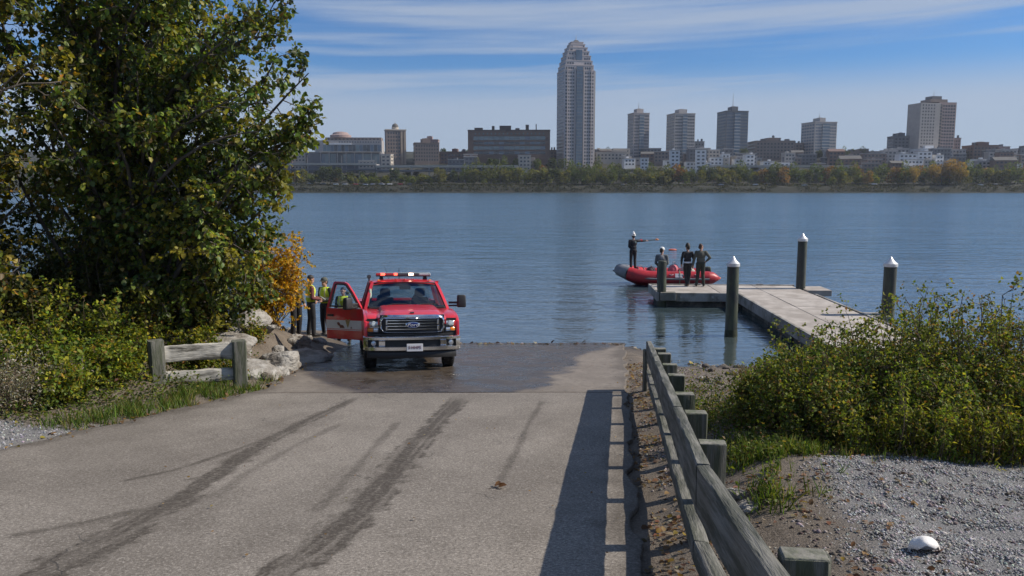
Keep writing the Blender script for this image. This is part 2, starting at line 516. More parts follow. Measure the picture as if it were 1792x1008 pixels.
def stain(x, y):
    s = np.zeros(x.shape)
    for (P, w0, w1), st in zip(TRACKS, STR):
        d, t, lat = seg_dist(x, y, P, True)
        w = w0 + (w1 - w0) * t
        edge = w * (0.8 + 0.9 * (fbm(x * 4, y * 4, 2, 1) - 0.5) + 0.8 * (fbm(x * 14, y * 14, 3, 2) - 0.5))
        m = smooth01(edge + 0.035, edge - 0.025, d) * smooth01(0, 0.06, t) * smooth01(1, 0.93, t)
        # streaky along the run
        br = 0.62 + 0.38 * smooth01(0.36, 0.58, fbm(lat * 3 + 20, t * len(P) * 0.8, 4, 2)) 
        br = np.clip(br * (0.55 + 0.9 * smooth01(0.32, 0.62, fbm(lat * 24 + 40, t * len(P) * 0.7, 3, 5))), 0, 1.1)
        s = np.maximum(s, m * st * br)
    s = np.maximum(s, 0.20 * smooth01(0.5, 0.7, fbm(x * 1.6 - y * 0.5, y * 0.28 + x * 0.2, 4, 6)))
    s = np.maximum(s, 0.24 * smooth01(0.55, 0.72, fbm(x * 0.55 + y * 0.4, y * 0.22 - x * 0.1, 4, 4)))
    # dirt gathering along both edges
    el = smooth01(0.55, 0.0, x - road_left(y) + (fbm(x * 3, y * 3, 3, 3) - 0.5) * 0.5)
    er = smooth01(0.4, 0.0, road_right(y) - x + (fbm(x * 3, y * 3, 3, 6) - 0.5) * 0.5)
    return np.maximum(s, np.maximum(el, er) * 0.8)
def road_sheet(name, y0, y1, step, material, drop):
    n = int(round((y1 - y0) / step)); yy = np.linspace(y0, y1, n + 1)
    m = 340
    T = np.linspace(0, 1, m + 1)
    Y = np.repeat(yy[:, None], m + 1, 1)
    edge_n = (fbm(yy * 1.7, yy * 0 + 2, 4, 2) - 0.5) * 0.32
    edge_m = (fbm(yy * 1.9, yy * 0 + 9, 4, 4) - 0.5) * 0.22
    xl = road_left(yy) + edge_n; xr = road_right(yy) + edge_m
    X = xl[:, None] + (xr - xl)[:, None] * T[None]
    Z = road_z(Y) + (fbm(X * 0.35, Y * 0.35, 2, 5) - 0.5) * 0.03
    Z = np.where(Y > 23, Z - 0.12 * (Y - 23), Z)
    Vt = np.stack([X, Y, Z], -1)
    # turned-down edge all round so that the slab has thickness
    ring = np.concatenate([Vt[:1], Vt, Vt[-1:]], 0); ring = np.concatenate([ring[:, :1], ring, ring[:, -1:]], 1)
    ring[0, :, 2] -= drop; ring[-1, :, 2] -= drop; ring[:, 0, 2] -= drop; ring[:, -1, 2] -= drop
    ny, nx = ring.shape[:2]
    I, J = np.meshgrid(np.arange(nx - 1), np.arange(ny - 1)); a = (J * nx + I).ravel()
    me = np_mesh(name, ring.reshape(-1, 3), np.stack([a, a + 1, a + 1 + nx, a + nx], -1), smooth=True)
    v = ring.reshape(-1, 3)
    return me, v
def _asphalt(N, L, b):
    tc = N.new('ShaderNodeTexCoord'); v = tc.outputs['Object']
    st = N.new('ShaderNodeAttribute'); st.attribute_name = 'stain'
    agg = mth(N, L, 'ADD', mth(N, L, 'MULTIPLY', nz(N, L, v, 120, 3, 0.7), 0.45), mth(N, L, 'MULTIPLY', nz(N, L, v, 42, 3, 0.75), 0.55))
    c = mixc(N, L, rng_(N, L, nz(N, L, v, 0.7, 7, 0.7), 0.34, 0.64), (0.150, 0.130, 0.109), (0.238, 0.211, 0.181))
    c = mixc(N, L, rng_(N, L, agg, 0.38, 0.5, 1, 0), c, (0.085, 0.073, 0.06))
    c = mixc(N, L, rng_(N, L, agg, 0.53, 0.63), c, (0.40, 0.365, 0.32))
    fine = rng_(N, L, nz(N, L, v, 26, 6, 0.75), 0.38, 0.58, 0.42, 1.0)
    c = mixc(N, L, mth(N, L, 'MULTIPLY', st.outputs['Fac'], fine), c, (0.050, 0.040, 0.030))
    # hairline cracks
    vo = N.new('ShaderNodeTexVoronoi'); vo.feature = 'DISTANCE_TO_EDGE'; vo.inputs['Scale'].default_value = 0.42
    wv = N.new('ShaderNodeVectorMath'); wv.operation = 'ADD'
    nn = N.new('ShaderNodeTexNoise'); nn.inputs['Scale'].default_value = 2.5; nn.inputs['Detail'].default_value = 6; L.new(v, nn.inputs['Vector'])
    sc2 = N.new('ShaderNodeVectorMath'); sc2.operation = 'SCALE'; sc2.inputs['Scale'].default_value = 0.5; L.new(nn.outputs['Color'], sc2.inputs[0])
    L.new(v, wv.inputs[0]); L.new(sc2.outputs[0], wv.inputs[1]); L.new(wv.outputs[0], vo.inputs['Vector'])
    gate = rng_(N, L, nz(N, L, v, 0.5, 2), 0.56, 0.62)
    cr = mth(N, L, 'MULTIPLY', rng_(N, L, vo.outputs['Distance'], 0.0015, 0.0045, 1, 0), gate)
    c = mixc(N, L, mth(N, L, 'MULTIPLY', cr, 0.6), c, (0.045, 0.04, 0.035))
    L.new(c, b.inputs['Base Color'])
    b.inputs['Roughness'].default_value = 0.85
    bumpn(N, L, b, mth(N, L, 'SUBTRACT', mth(N, L, 'ADD', agg, mth(N, L, 'MULTIPLY', nz(N, L, v, 35, 4), 0.6)), cr), 0.55, 0.008)
me, v = road_sheet('road', -6, SEAM - 0.02, 0.05, None, 0.05)
set_attr(me, 'stain', stain(v[:, 0], v[:, 1]))
road = tag(link('road', me, surface_mat('asphalt', _asphalt)), kind='structure')

def wetness(x, y):
    # water dripping off the truck and running back down the slab
    pts = [on_ramp(*p) for p in [(545, 655), (600, 685), (720, 700), (860, 694), (950, 676), (1000, 640), (1030, 622), (1075, 606), (1110, 590), (500, 560), (500, 600)]]
    poly = np.array([[p.x, p.y] for p in pts])
    inside = np.zeros(x.shape, bool)
    n = len(poly); j = n - 1
    for i in range(n):
        c = ((poly[i, 1] > y) != (poly[j, 1] > y)) & (x < (poly[j, 0] - poly[i, 0]) * (y - poly[i, 1]) / (poly[j, 1] - poly[i, 1] + 1e-9) + poly[i, 0])
        inside ^= c; j = i
    d, _ = seg_dist(x, y, np.vstack([poly, poly[:1]]))
    sd = np.where(inside, d, -d) + (fbm(x * 1.6, y * 1.6, 4, 1) - 0.5) * 0.9
    w = smooth01(-0.12, 0.22, sd)
    return np.maximum(w, smooth01(22.0, 22.8, y + (fbm(x * 2, y * 2, 3, 2) - 0.5) * 0.8))
def _concrete(N, L, b):
    tc = N.new('ShaderNodeTexCoord'); v = tc.outputs['Object']
    wt = N.new('ShaderNodeAttribute'); wt.attribute_name = 'wet'
    st = N.new('ShaderNodeAttribute'); st.attribute_name = 'stain'
    c = mixc(N, L, rng_(N, L, nz(N, L, v, 1.1, 6), 0.3, 0.7), (0.18, 0.152, 0.126), (0.262, 0.228, 0.192))
    c = mixc(N, L, rng_(N, L, nz(N, L, v, 9, 6, 0.7), 0.5, 0.68), c, (0.13, 0.112, 0.092))
    agg = nz(N, L, v, 110, 3, 0.7)
    c = mixc(N, L, rng_(N, L, agg, 0.36, 0.5, 0.8, 0), c, (0.10, 0.09, 0.08))
    c = mixc(N, L, mth(N, L, 'MULTIPLY', st.outputs['Fac'], 0.8), c, (0.075, 0.062, 0.05))
    w = mth(N, L, 'MULTIPLY', wt.outputs['Fac'], rng_(N, L, nz(N, L, v, 3.5, 5), 0.28, 0.48, 0.72, 1.0))
    c = mixc(N, L, w, c, mixc(N, L, 1.0, c, (0.40, 0.36, 0.32), 'MULTIPLY'))
    # little pale chips and leaves of wet grit
    c = mixc(N, L, rng_(N, L, nz(N, L, v, 26, 2), 0.70, 0.74), c, (0.30, 0.27, 0.24))
    L.new(c, b.inputs['Base Color'])
    pud = rng_(N, L, nz(N, L, v, 1.7, 4), 0.42, 0.60, 0.42, 0.13)
    L.new(mth(N, L, 'ADD', mth(N, L, 'MULTIPLY', w, pud), mth(N, L, 'MULTIPLY', mth(N, L, 'SUBTRACT', 1.0, w), 0.85)), b.inputs['Roughness'])
    h = mth(N, L, 'ADD', agg, nz(N, L, v, 12, 5))
    bp = N.new('ShaderNodeBump'); bp.inputs['Distance'].default_value = 0.008
    L.new(h, bp.inputs['Height']); L.new(rng_(N, L, w, 0, 1, 0.55, 0.34), bp.inputs['Strength']); L.new(bp.outputs[0], b.inputs['Normal'])
me, v = road_sheet('boat_ramp', SEAM + 0.02, 30, 0.06, None, 0.09)
set_attr(me, 'wet', wetness(v[:, 0], v[:, 1]))
set_attr(me, 'stain', np.maximum(stain(v[:, 0], v[:, 1]), 0.5 * smooth01(0.35, 0, v[:, 1] - SEAM)) )
boat_ramp = tag(link('boat_ramp', me, surface_mat('ramp_concrete', _concrete)), kind='structure')

# river: real low waves near by, finer ripples in the relief
def _water(N, L, b):
    geo = N.new('ShaderNodeNewGeometry'); v = geo.outputs['Position']
    sp = N.new('ShaderNodeSeparateXYZ'); L.new(v, sp.inputs[0])
    st = N.new('ShaderNodeVectorMath'); st.operation = 'MULTIPLY'; st.inputs[1].default_value = (0.55, 1.25, 1.0); L.new(v, st.inputs[0])
    sv = st.outputs[0]
    big = nz(N, L, sv, 0.05, 3, 0.5)
    mid = nz(N, L, sv, 0.9, 3, 0.55, 0.4)
    fin = nz(N, L, sv, 3.2, 3, 0.55, 0.3)
    calm = mth(N, L, 'ADD', rng_(N, L, sp.outputs['Y'], 22, 45, 0.30, 1.0), rng_(N, L, sp.outputs['Y'], 50, 350, 0.0, 0.25))
    gust = rng_(N, L, nz(N, L, sv, 0.018, 4, 0.6), 0.35, 0.65, 0.65, 1.15)
    swell = nz(N, L, sv, 0.28, 2, 0.5, 0.6)
    h = mth(N, L, 'ADD', mth(N, L, 'ADD', mth(N, L, 'MULTIPLY', mid, 0.36), mth(N, L, 'MULTIPLY', fin, 0.16)), mth(N, L, 'MULTIPLY', swell, rng_(N, L, sp.outputs['Y'], 28, 60, 0.0, 0.75)))
    h = mth(N, L, 'MULTIPLY', h, mth(N, L, 'MULTIPLY', calm, gust))
    bp = N.new('ShaderNodeBump'); bp.inputs['Strength'].default_value = 1.0; bp.inputs['Distance'].default_value = 0.36
    L.new(h, bp.inputs['Height'])
    # out on the open river the faces of the wavelets that can be seen lean towards this shore
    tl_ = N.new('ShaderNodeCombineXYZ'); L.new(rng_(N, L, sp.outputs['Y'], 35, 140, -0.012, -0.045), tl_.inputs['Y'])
    ta = N.new('ShaderNodeVectorMath'); ta.operation = 'ADD'; L.new(bp.outputs[0], ta.inputs[0]); L.new(tl_.outputs[0], ta.inputs[1])
    tn = N.new('ShaderNodeVectorMath'); tn.operation = 'NORMALIZE'; L.new(ta.outputs[0], tn.inputs[0])
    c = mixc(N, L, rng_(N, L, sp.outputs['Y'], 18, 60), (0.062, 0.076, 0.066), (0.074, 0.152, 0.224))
    # silty river: light scattered back out of the water, under a rippled mirror (the ripples cap the grazing reflection)
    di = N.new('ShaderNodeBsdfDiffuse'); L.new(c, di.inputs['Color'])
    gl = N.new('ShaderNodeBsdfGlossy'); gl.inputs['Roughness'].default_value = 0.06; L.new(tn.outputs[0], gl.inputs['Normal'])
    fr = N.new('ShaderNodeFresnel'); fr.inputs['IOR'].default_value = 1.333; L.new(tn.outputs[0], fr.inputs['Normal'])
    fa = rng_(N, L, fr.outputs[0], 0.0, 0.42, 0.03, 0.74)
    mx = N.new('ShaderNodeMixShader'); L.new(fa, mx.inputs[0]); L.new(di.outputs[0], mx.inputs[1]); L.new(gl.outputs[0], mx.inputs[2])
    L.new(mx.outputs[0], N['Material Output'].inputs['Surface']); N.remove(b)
ys = np.concatenate([np.arange(16, 50, 0.16), np.geomspace(50, 2400, 120)])
xs = np.concatenate([-np.geomspace(24, 2600, 40)[::-1], np.arange(-23.8, 24, 0.16), np.geomspace(24, 2600, 40)])
def water_z(X, Y):
    a = 0.014 * smooth01(19, 34, Y) * smooth01(60, 40, Y) * smooth01(40, 22, np.abs(X))
    return a * (np.sin(Y * 3.1 + 0.6 * np.sin(X * 0.7) + 0.8 * X * 0.3) + 1.6 * (fbm(X * 0.9, Y * 2.2, 3, 1) - 0.5))
me, V = grid_mesh('river', xs, ys, water_z)
river = tag(link('water', me, surface_mat('river_water', _water)), kind='structure')
# ------------------------------------------------------------------ leaves
def unit(v):
    return v / np.maximum(np.linalg.norm(v, axis=-1, keepdims=True), 1e-9)
LEAF4 = (np.array([[0, 0, 0], [0.42, -0.5, 0.10], [1, 0, -0.10], [0.42, 0.5, 0.10]], float), np.array([[0, 1, 2], [0, 2, 3]]))
LEAF6 = (np.array([[0, 0, 0], [0.22, -0.42, 0.09], [0.62, -0.40, 0.07], [1, 0, -0.16], [0.62, 0.40, 0.07], [0.22, 0.42, 0.09], [0.5, 0, -0.02]], float), np.array([[0, 1, 6], [1, 2, 6], [2, 3, 6], [3, 4, 6], [4, 5, 6], [5, 0, 6]]))
BLADE = (np.array([[0, -0.5, 0], [0, 0.5, 0], [0.55, -0.35, 0.06], [0.55, 0.35, 0.06], [1, 0, -0.05]], float), np.array([[0, 1, 3], [0, 3, 2], [2, 3, 4]]))
def leaf_mesh(name, C_, D_, size, cols, shape=LEAF4, aspect=0.75, rs=None, flat=None):
    """C: leaf base, D: leaf axis; one small folded blade for every leaf"""
    rs = rs or rng
    n = len(C_)
    D_ = unit(D_)
    up = rs.normal(0, 1, (n, 3)) * 0.8 + np.array([0, 0, 1.0]) if flat is None else flat
    Nn = unit(up - D_ * np.sum(up * D_, 1, keepdims=True))
    S_ = np.cross(Nn, D_)
    T, F = shape
    s = size[:, None, None]
    V = C_[:, None] + s * (D_[:, None] * T[None, :, 0:1] + S_[:, None] * T[None, :, 1:2] * aspect + Nn[:, None] * T[None, :, 2:3])
    k = len(T)
    Fa = (F[None] + (np.arange(n) * k)[:, None, None]).reshape(-1, F.shape[1])
    me = np_mesh(name, V.reshape(-1, 3), Fa, smooth=False)
    set_attr(me, 'leafcol', np.repeat(cols, k, 0), 'FLOAT_COLOR')
    return me
def palette(rs, n, cols, weights, jitter=0.25):
    cols = np.array(cols, float); w = np.array(weights, float); w /= w.sum()
    c = cols[rs.choice(len(cols), n, p=w)]
    return np.clip(c * (1 + rs.normal(0, jitter, (n, 1))) * (1 + rs.normal(0, jitter * 0.3, (n, 3))), 0.004, 0.9)
def curve3(a, b, rs, wob, n, lift=0.0):
    a = np.array(a, float); b = np.array(b, float)
    t = np.linspace(0, 1, n)[:, None]
    L_ = np.linalg.norm(b - a)
    m = rs.normal(0, wob * L_, 3); m2 = rs.normal(0, wob * 0.5 * L_, 3)
    P = a + (b - a) * t + m * np.sin(np.pi * t) + m2 * np.sin(2 * np.pi * t)
    P[:, 2] += lift * L_ * np.sin(np.pi * t[:, 0])
    return P
def grow(rs, limbs, sub_n, sub_len, twig_n, twig_len, leaf_n, start=0.25, spread=0.9, droop=0.15, lobes=None):
    """limbs: list of point arrays. Returns branch poly-lines and leaf bases/axes."""
    wood = []; C_ = []; D_ = []
    for P in limbs:
        n = len(P)
        for i in range(sub_n):
            t = start + (1 - start) * (i + rs.random()) / sub_n
            f = t * (n - 1); k = min(int(f), n - 2); p = P[k] + (P[k + 1] - P[k]) * (f - k)
            tan = unit(P[k + 1] - P[k])
            d = unit(tan * 0.7 + rs.normal(0, spread, 3) + np.array([0, 0, 0.15]))
            L_ = sub_len * rs.uniform(0.55, 1.2) * (1.15 - 0.55 * t)
            q = p + d * L_
            S_ = curve3(p, q, rs, 0.10, 4, -droop * 0.3)
            wood.append((S_, 0.35))
            for j in range(twig_n):
                tt = 0.25 + 0.75 * (j + rs.random()) / twig_n
                ff = tt * 3; kk = min(int(ff), 2); pp = S_[kk] + (S_[kk + 1] - S_[kk]) * (ff - kk)
                dd = unit(d * 0.6 + rs.normal(0, 0.8, 3) + np.array([0, 0, -droop * 0.6]))
                LL = twig_len * rs.uniform(0.6, 1.3)
                qq = pp + dd * LL
                wood.append((np.stack([pp, qq]), 0.12))
                u = rs.random((leaf_n, 1)) ** 0.8
                C_.append(pp + (qq - pp) * u + rs.normal(0, 0.012 + 0.04 * LL, (leaf_n, 3)))
                D_.append(unit(dd * 0.5 + rs.normal(0, 0.7, (leaf_n, 3)) + np.array([0, 0, -droop * 2.5])))
    return wood, np.concatenate(C_), np.concatenate(D_)
def wood_mesh(name, lines, n=6):
    """lines: (points, r0, r1) joined into one branching mesh, vectorised per line"""
    VV = []; FF = []; base = 0
    ang = np.linspace(0, 2 * np.pi, n + 1)[:-1]
    for P, r0, r1 in lines:
        P = np.asarray(P, float); m = len(P)
        T = np.gradient(P, axis=0); T = unit(T)
        ref = np.where(np.abs(T[:, 2:3]) < 0.9, np.array([[0, 0, 1.0]]), np.array([[0, 1.0, 0]]))
        X = unit(np.cross(T, ref)); Y = np.cross(X, T)
        r = (r0 + (r1 - r0) * np.linspace(0, 1, m))[:, None, None]
        V = P[:, None] + r * (X[:, None] * np.cos(ang)[None, :, None] + Y[:, None] * np.sin(ang)[None, :, None])
        VV.append(V.reshape(-1, 3))
        i = np.arange(m - 1)[:, None] * n; k = np.arange(n)[None]; k2 = (k + 1) % n
        F = np.stack([i + k, i + k2, i + n + k2, i + n + k], -1).reshape(-1, 4) + base
        FF.append(F); base += m * n
    return np_mesh(name, np.concatenate(VV), np.concatenate(FF), smooth=True)
M_leaf = leaf_mat('tree_leaves', rough=0.48, trans=0.45, spec=0.4)
M_leafs = leaf_mat('shrub_leaves', rough=0.6, trans=0.48, spec=0.3)
M_grass = leaf_mat('grass_blades', rough=0.6, trans=0.35, spec=0.3)
M_bark = mat('bark', (0.10, 0.085, 0.07), rough=0.9, var=0.35, scale=6, bump=0.9, bscale=12, stretch=(4, 4, 0.8))
M_stem = mat('shrub_stem', (0.10, 0.075, 0.045), rough=0.85, var=0.3)

# ------------------------------------------------------------------ far shore: terrain, town, trees
def far_z(x, y):
    x = np.asarray(x, float); y = np.asarray(y, float)
    yb = y + 4 * (fbm(x * 0.012, x * 0 + 3, 3, 2) - 0.5) - 0.004 * x
    z = np.interp(yb, [612, 626, 629, 634, 640, 668, 700, 760, 850, 1000, 1300, 1700], [-4, -1.5, 0.4, 4.6, 6.2, 7.5, 15, 27, 38, 48, 54, 40])
    return z + (fbm(x * 0.05, y * 0.05, 3, 1) - 0.5) * 1.6 * smooth01(630, 650, yb) + (fbm(x * 0.25, y * 0.25, 3, 4) - 0.5) * 1.0 * smooth01(626, 634, yb)
def fz(x, y): return float(far_z(x, y))
xs = np.arange(-950, 1300, 5.0); ys = np.concatenate([np.arange(610, 650, 1.2), np.geomspace(650, 1750, 60)])
me, V = grid_mesh('far_bank', xs, ys, far_z)
def _farsoil(N, L, b):
    tc = N.new('ShaderNodeTexCoord'); v = tc.outputs['Object']
    c = mixc(N, L, rng_(N, L, nz(N, L, v, 0.12, 6), 0.4, 0.62), (0.020, 0.023, 0.013), (0.034, 0.033, 0.023))
    c = mixc(N, L, rng_(N, L, nz(N, L, v, 0.9, 4), 0.62, 0.74), c, (0.08, 0.074, 0.062))
    L.new(c, b.inputs['Base Color']); b.inputs['Roughness'].default_value = 0.95
    bumpn(N, L, b, nz(N, L, v, 0.8, 6), 1.0, 0.8)
tag(link('far_bank', me, surface_mat('far_soil', _farsoil)), kind='structure')
M_pane = mat('far_window_glass', (0.035, 0.045, 0.058), rough=0.16, var=0.35, scale=0.25, spec=0.7)
M_bluepane = mat('far_blue_glass', (0.06, 0.10, 0.15), rough=0.12, var=0.3, scale=0.2, spec=0.8)
M_palepane = mat('far_pale_glass', (0.10, 0.15, 0.17), rough=0.14, var=0.35, scale=0.15, spec=0.8)
M_trim = mat('far_trim', (0.42, 0.40, 0.38), rough=0.8, var=0.1, scale=0.4)
M_roofg = mat('far_roof', (0.12, 0.115, 0.11), rough=0.9, var=0.2, scale=0.3)
def wallm(name, col): return mat(name, col, rough=0.88, var=0.12, scale=0.25, detail=4)
W_beige = wallm('wall_beige', (0.36, 0.325, 0.315)); W_grey = wallm('wall_grey', (0.34, 0.32, 0.31)); W_brick = wallm('wall_brick', (0.16, 0.10, 0.085)); W_brown = wallm('wall_brown', (0.21, 0.165, 0.145))
W_white = wallm('wall_white', (0.66, 0.66, 0.66)); W_cream = wallm('wall_cream', (0.45, 0.40, 0.34)); W_slate = wallm('wall_slate', (0.13, 0.135, 0.15)); W_pink = wallm('wall_pink', (0.30, 0.22, 0.205)); W_tan = wallm('wall_tan', (0.34, 0.27, 0.21))
def mpx(Y): return Y / FPX * 1.003
def win_grid(mb, x0, x1, z0, z1, y, nx, nz_, fw, fh, face='f', proud=0.10, skip=None):
    """window panes with depth, standing proud of a wall face"""
    for j in range(nz_):
        for i in range(nx):
            if skip and skip(i, j): continue
            cx = x0 + (x1 - x0) * (i + 0.5) / nx; cz = z0 + (z1 - z0) * (j + 0.5) / nz_
            w = (x1 - x0) / nx * fw; h = (z1 - z0) / nz_ * fh
            if face == 'f': mb.box((cx, y - proud / 2, cz), (w, proud, h))
            else: mb.box((y + (proud / 2 if face == 'r' else -proud / 2), cx, cz), (proud, w, h))
class Bld:
    def __init__(s, name, label, px0, px1, Y, rot=0.0, group=None, base_dz=-3.0, cat='building'):
        s.k = mpx(Y); s.Y = Y; s.cpx = (px0 + px1) / 2
        p = at_y(s.cpx, 280, Y)
        s.z0 = fz(p.x, Y) + base_dz
        s.W = (px1 - px0) * s.k
        s.o = thing(name, label, cat, (p.x, Y, s.z0), (0, 0, rot), group)
    def z(s, py): return at_y(s.cpx, py, s.Y).z - s.z0
    def part(s, nm, mb, m, kind=None, bevel=0):
        o = mb.build(nm, m, s.o, bevel=bevel)
        if kind: o['kind'] = kind
        return o
def slab_tower(name, label, px0, px1, pytop, Y, wall, pane, cols=6, storey=3.0, depth=None, rot=0.0, pent=0.42, penth=5, mast=0, centre=None, wf=0.62, hf=0.5, pybase=None, group=None, roofbits=0):
    B = Bld(name, label, px0, px1, Y, rot, group)
    D = depth or B.W * 0.85
    c, s_ = abs(math.cos(rot)), abs(math.sin(rot))
    W = (B.W - D * s_) / c if rot else B.W
    H = B.z(pytop)
    B.part('wall', MB().bb(-W / 2, W / 2, -D / 2, D / 2, 0, H), wall)
    B.part('roof', MB().bb(-W / 2 - 0.25, W / 2 + 0.25, -D / 2 - 0.25, D / 2 + 0.25, H + 0.01, H + 0.8), wall)
    nf = max(2, int((H - 2) / storey))
    zb = H - nf * storey - 0.5
    mb = MB()
    cw = centre or 0
    if cw:
        hc = W * cw / 2
        win_grid(mb, -W / 2 + 0.6, -hc - 0.3, zb, H - 0.8, -D / 2, max(1, cols // 2), nf, wf, hf)
        win_grid(mb, hc + 0.3, W / 2 - 0.6, zb, H - 0.8, -D / 2, max(1, cols // 2), nf, wf, hf)
    else:
        win_grid(mb, -W / 2 + 0.6, W / 2 - 0.6, zb, H - 0.8, -D / 2, cols, nf, wf, hf)
    nc = max(2, int(cols * D / W * 0.7))
    win_grid(mb, -D / 2 + 0.8, D / 2 - 0.8, zb, H - 0.8, W / 2, nc, nf, wf, hf, 'r')
    win_grid(mb, -D / 2 + 0.8, D / 2 - 0.8, zb, H - 0.8, -W / 2, nc, nf, wf, hf, 'l')
    B.part('windows', mb, pane, 'stuff')
    if cw:
        B.part('glass_bay', MB().bb(-hc, hc, -D / 2 - 0.7, -D / 2 + 0.2, 0.5, H - 1.5), M_bluepane)
        fl = MB()
        for j in range(nf): fl.bb(-hc - 0.12, hc + 0.12, -D / 2 - 0.85, -D / 2 - 0.2, zb + j * storey, zb + j * storey + 0.45)
        B.part('floor_bands', fl, M_trim, 'stuff')
    if pent:
        zz = H + 0.81
        B.part('penthouse', MB().bb(-W * pent / 2, W * pent / 2, -D * 0.25, D * 0.25, zz, zz + penth), wall)
        B.part('penthouse_cap', MB().box((0, 0, zz + penth + 0.31), (W * pent * 0.62, D * 0.35, 0.6), taper=(0.5, 0.5)), M_roofg)
        if mast: B.part('mast', MB().tube([(0, 0, zz + penth), (0, 0, zz + penth + mast)], [0.35, 0.12], n=6), M_trim)
    for k in range(roofbits):
        w = random.uniform(0.06, 0.14) * W
        B.part('roof_plant', MB().box((random.uniform(-0.4, 0.4) * W, random.uniform(-0.2, 0.2) * D, H + 0.81 + 1.0), (w, 3, 2.0 + random.random() * 1.5)), W_slate)
    return B
# --- the tall stepped tower
def tall_tower():
    Y = 745
    B = Bld('tower', 'tallest tower with stepped crown and dark glass spine on the far shore', 978, 1034, Y, R(13))
    k = B.k
    st = [(26.6, 278, 127), (25.2, 127, 118), (23.4, 118, 110), (21.2, 110, 101), (18.8, 101, 93), (16.2, 93, 86), (12.8, 86, 80), (10.5, 80, 76)]
    wins = MB(); wall = MB(); bands = MB(); ribs = MB()
    prev = 0.0
    for i, (hw, yb, yt) in enumerate(st):
        z1 = B.z(yt); w = hw * k; d = w * 0.82
        wall.bb(-w, w, -d, d, prev, z1)
        nf = max(1, int(round((z1 - max(prev, 4)) / 3.05)))
        z0 = max(prev, 4)
        if i < 7:
            gap = 4.6
            nc = max(1, int((w - gap) / 2.2))
            win_grid(wins, -w + 0.7, -gap, z0, z1 - 0.4, -d, nc, nf, 0.62, 0.52, proud=0.12)
            win_grid(wins, gap, w - 0.7, z0, z1 - 0.4, -d, nc, nf, 0.62, 0.52, proud=0.12)
            win_grid(wins, -d + 0.7, d - 0.7, z0, z1 - 0.4, w, max(2, int(d / 1.5)), nf, 0.6, 0.52, 'r', 0.12)
            win_grid(wins, -d + 0.7, d - 0.7, z0, z1 - 0.4, -w, max(2, int(d / 1.5)), nf, 0.6, 0.52, 'l', 0.12)
        bands.bb(-w - 0.2, w + 0.2, -d - 0.2, d + 0.2, z1 + 0.01, z1 + 0.7)
        prev = z1 + (0.71 if i < 7 else 0.0)
    B.part('wall', wall, wallm('tower_wall', (0.43, 0.385, 0.38)))
    B.part('windows', wins, M_pane, 'stuff')
    B.part('cornices', bands, wallm('tower_trim', (0.44, 0.38, 0.36)), 'stuff')
    d0 = 26.6 * k * 0.82
    zt = B.z(120); zs = B.z(90)
    B.part('glass_spine', MB().bb(-3.0, 3.0, -d0 - 0.9, -d0 + 0.1, 2, zt), M_bluepane)
    B.part('glass_spine', MB().bb(-2.9, 2.9, -21 * k * 0.82 - 0.9, -18 * k * 0.82, zt + 0.02, zs), M_bluepane)
    fl = MB()
    for j in range(int((zt - 4) / 3.05)): fl.bb(-3.05, 3.05, -d0 - 1.05, -d0 - 0.92, 4 + j * 3.05, 4.5 + j * 3.05)
    B.part('floor_bands', fl, W_slate, 'stuff')
    for x in (-4.1, 4.1, -11.2, 11.2):
        B.part('rib', MB().bb(x - 0.45, x + 0.45, -d0 - 0.6, -d0 + 0.1, 0, zt), wallm('tower_trim', (0.44, 0.38, 0.36)))
    zz = B.z(76) + 0.72
    B.part('crown_cap', MB().box((0, 0, zz + 1.0), (10 * k, 8 * k, 2.0), taper=(0.6, 0.6)), M_roofg)
    B.part('mast', MB().tube([(0, 0, zz + 2), (0, 0, zz + 7)], [0.4, 0.12], n=6), M_trim)
    B.part('pale_edge', MB().bb(26.6 * k + 0.13, 26.6 * k + 0.9, -d0 + 0.2, -d0 + 1.4, 0, B.z(127)), W_cream)
tall_tower()
slab_tower('tower', 'slim grey-brown tower beside the tallest tower with a blue glass centre', 1099, 1133, 200, 800, W_beige, M_pane, cols=8, centre=0.30, pent=0.42, penth=4, mast=7, rot=R(13))
slab_tower('tower', 'pale grey tower with dark balconies between two slimmer towers', 1168, 1211, 201, 790, W_grey, M_pane, cols=8, centre=0.22, pent=0.40, penth=4, mast=0, rot=R(11), wf=0.7)
slab_tower('tower', 'dark bluish slab tower with a long thin mast', 1257, 1302, 197, 800, W_slate, M_bluepane, cols=8, centre=0.26, pent=0.26, penth=4.5, mast=13, rot=R(9), wf=0.75)
slab_tower('tower', 'squat grey tower with a round-capped penthouse', 1406, 1455, 216, 810, W_grey, M_bluepane, cols=8, centre=0.34, pent=0.26, penth=4.2, mast=5, rot=R(12))
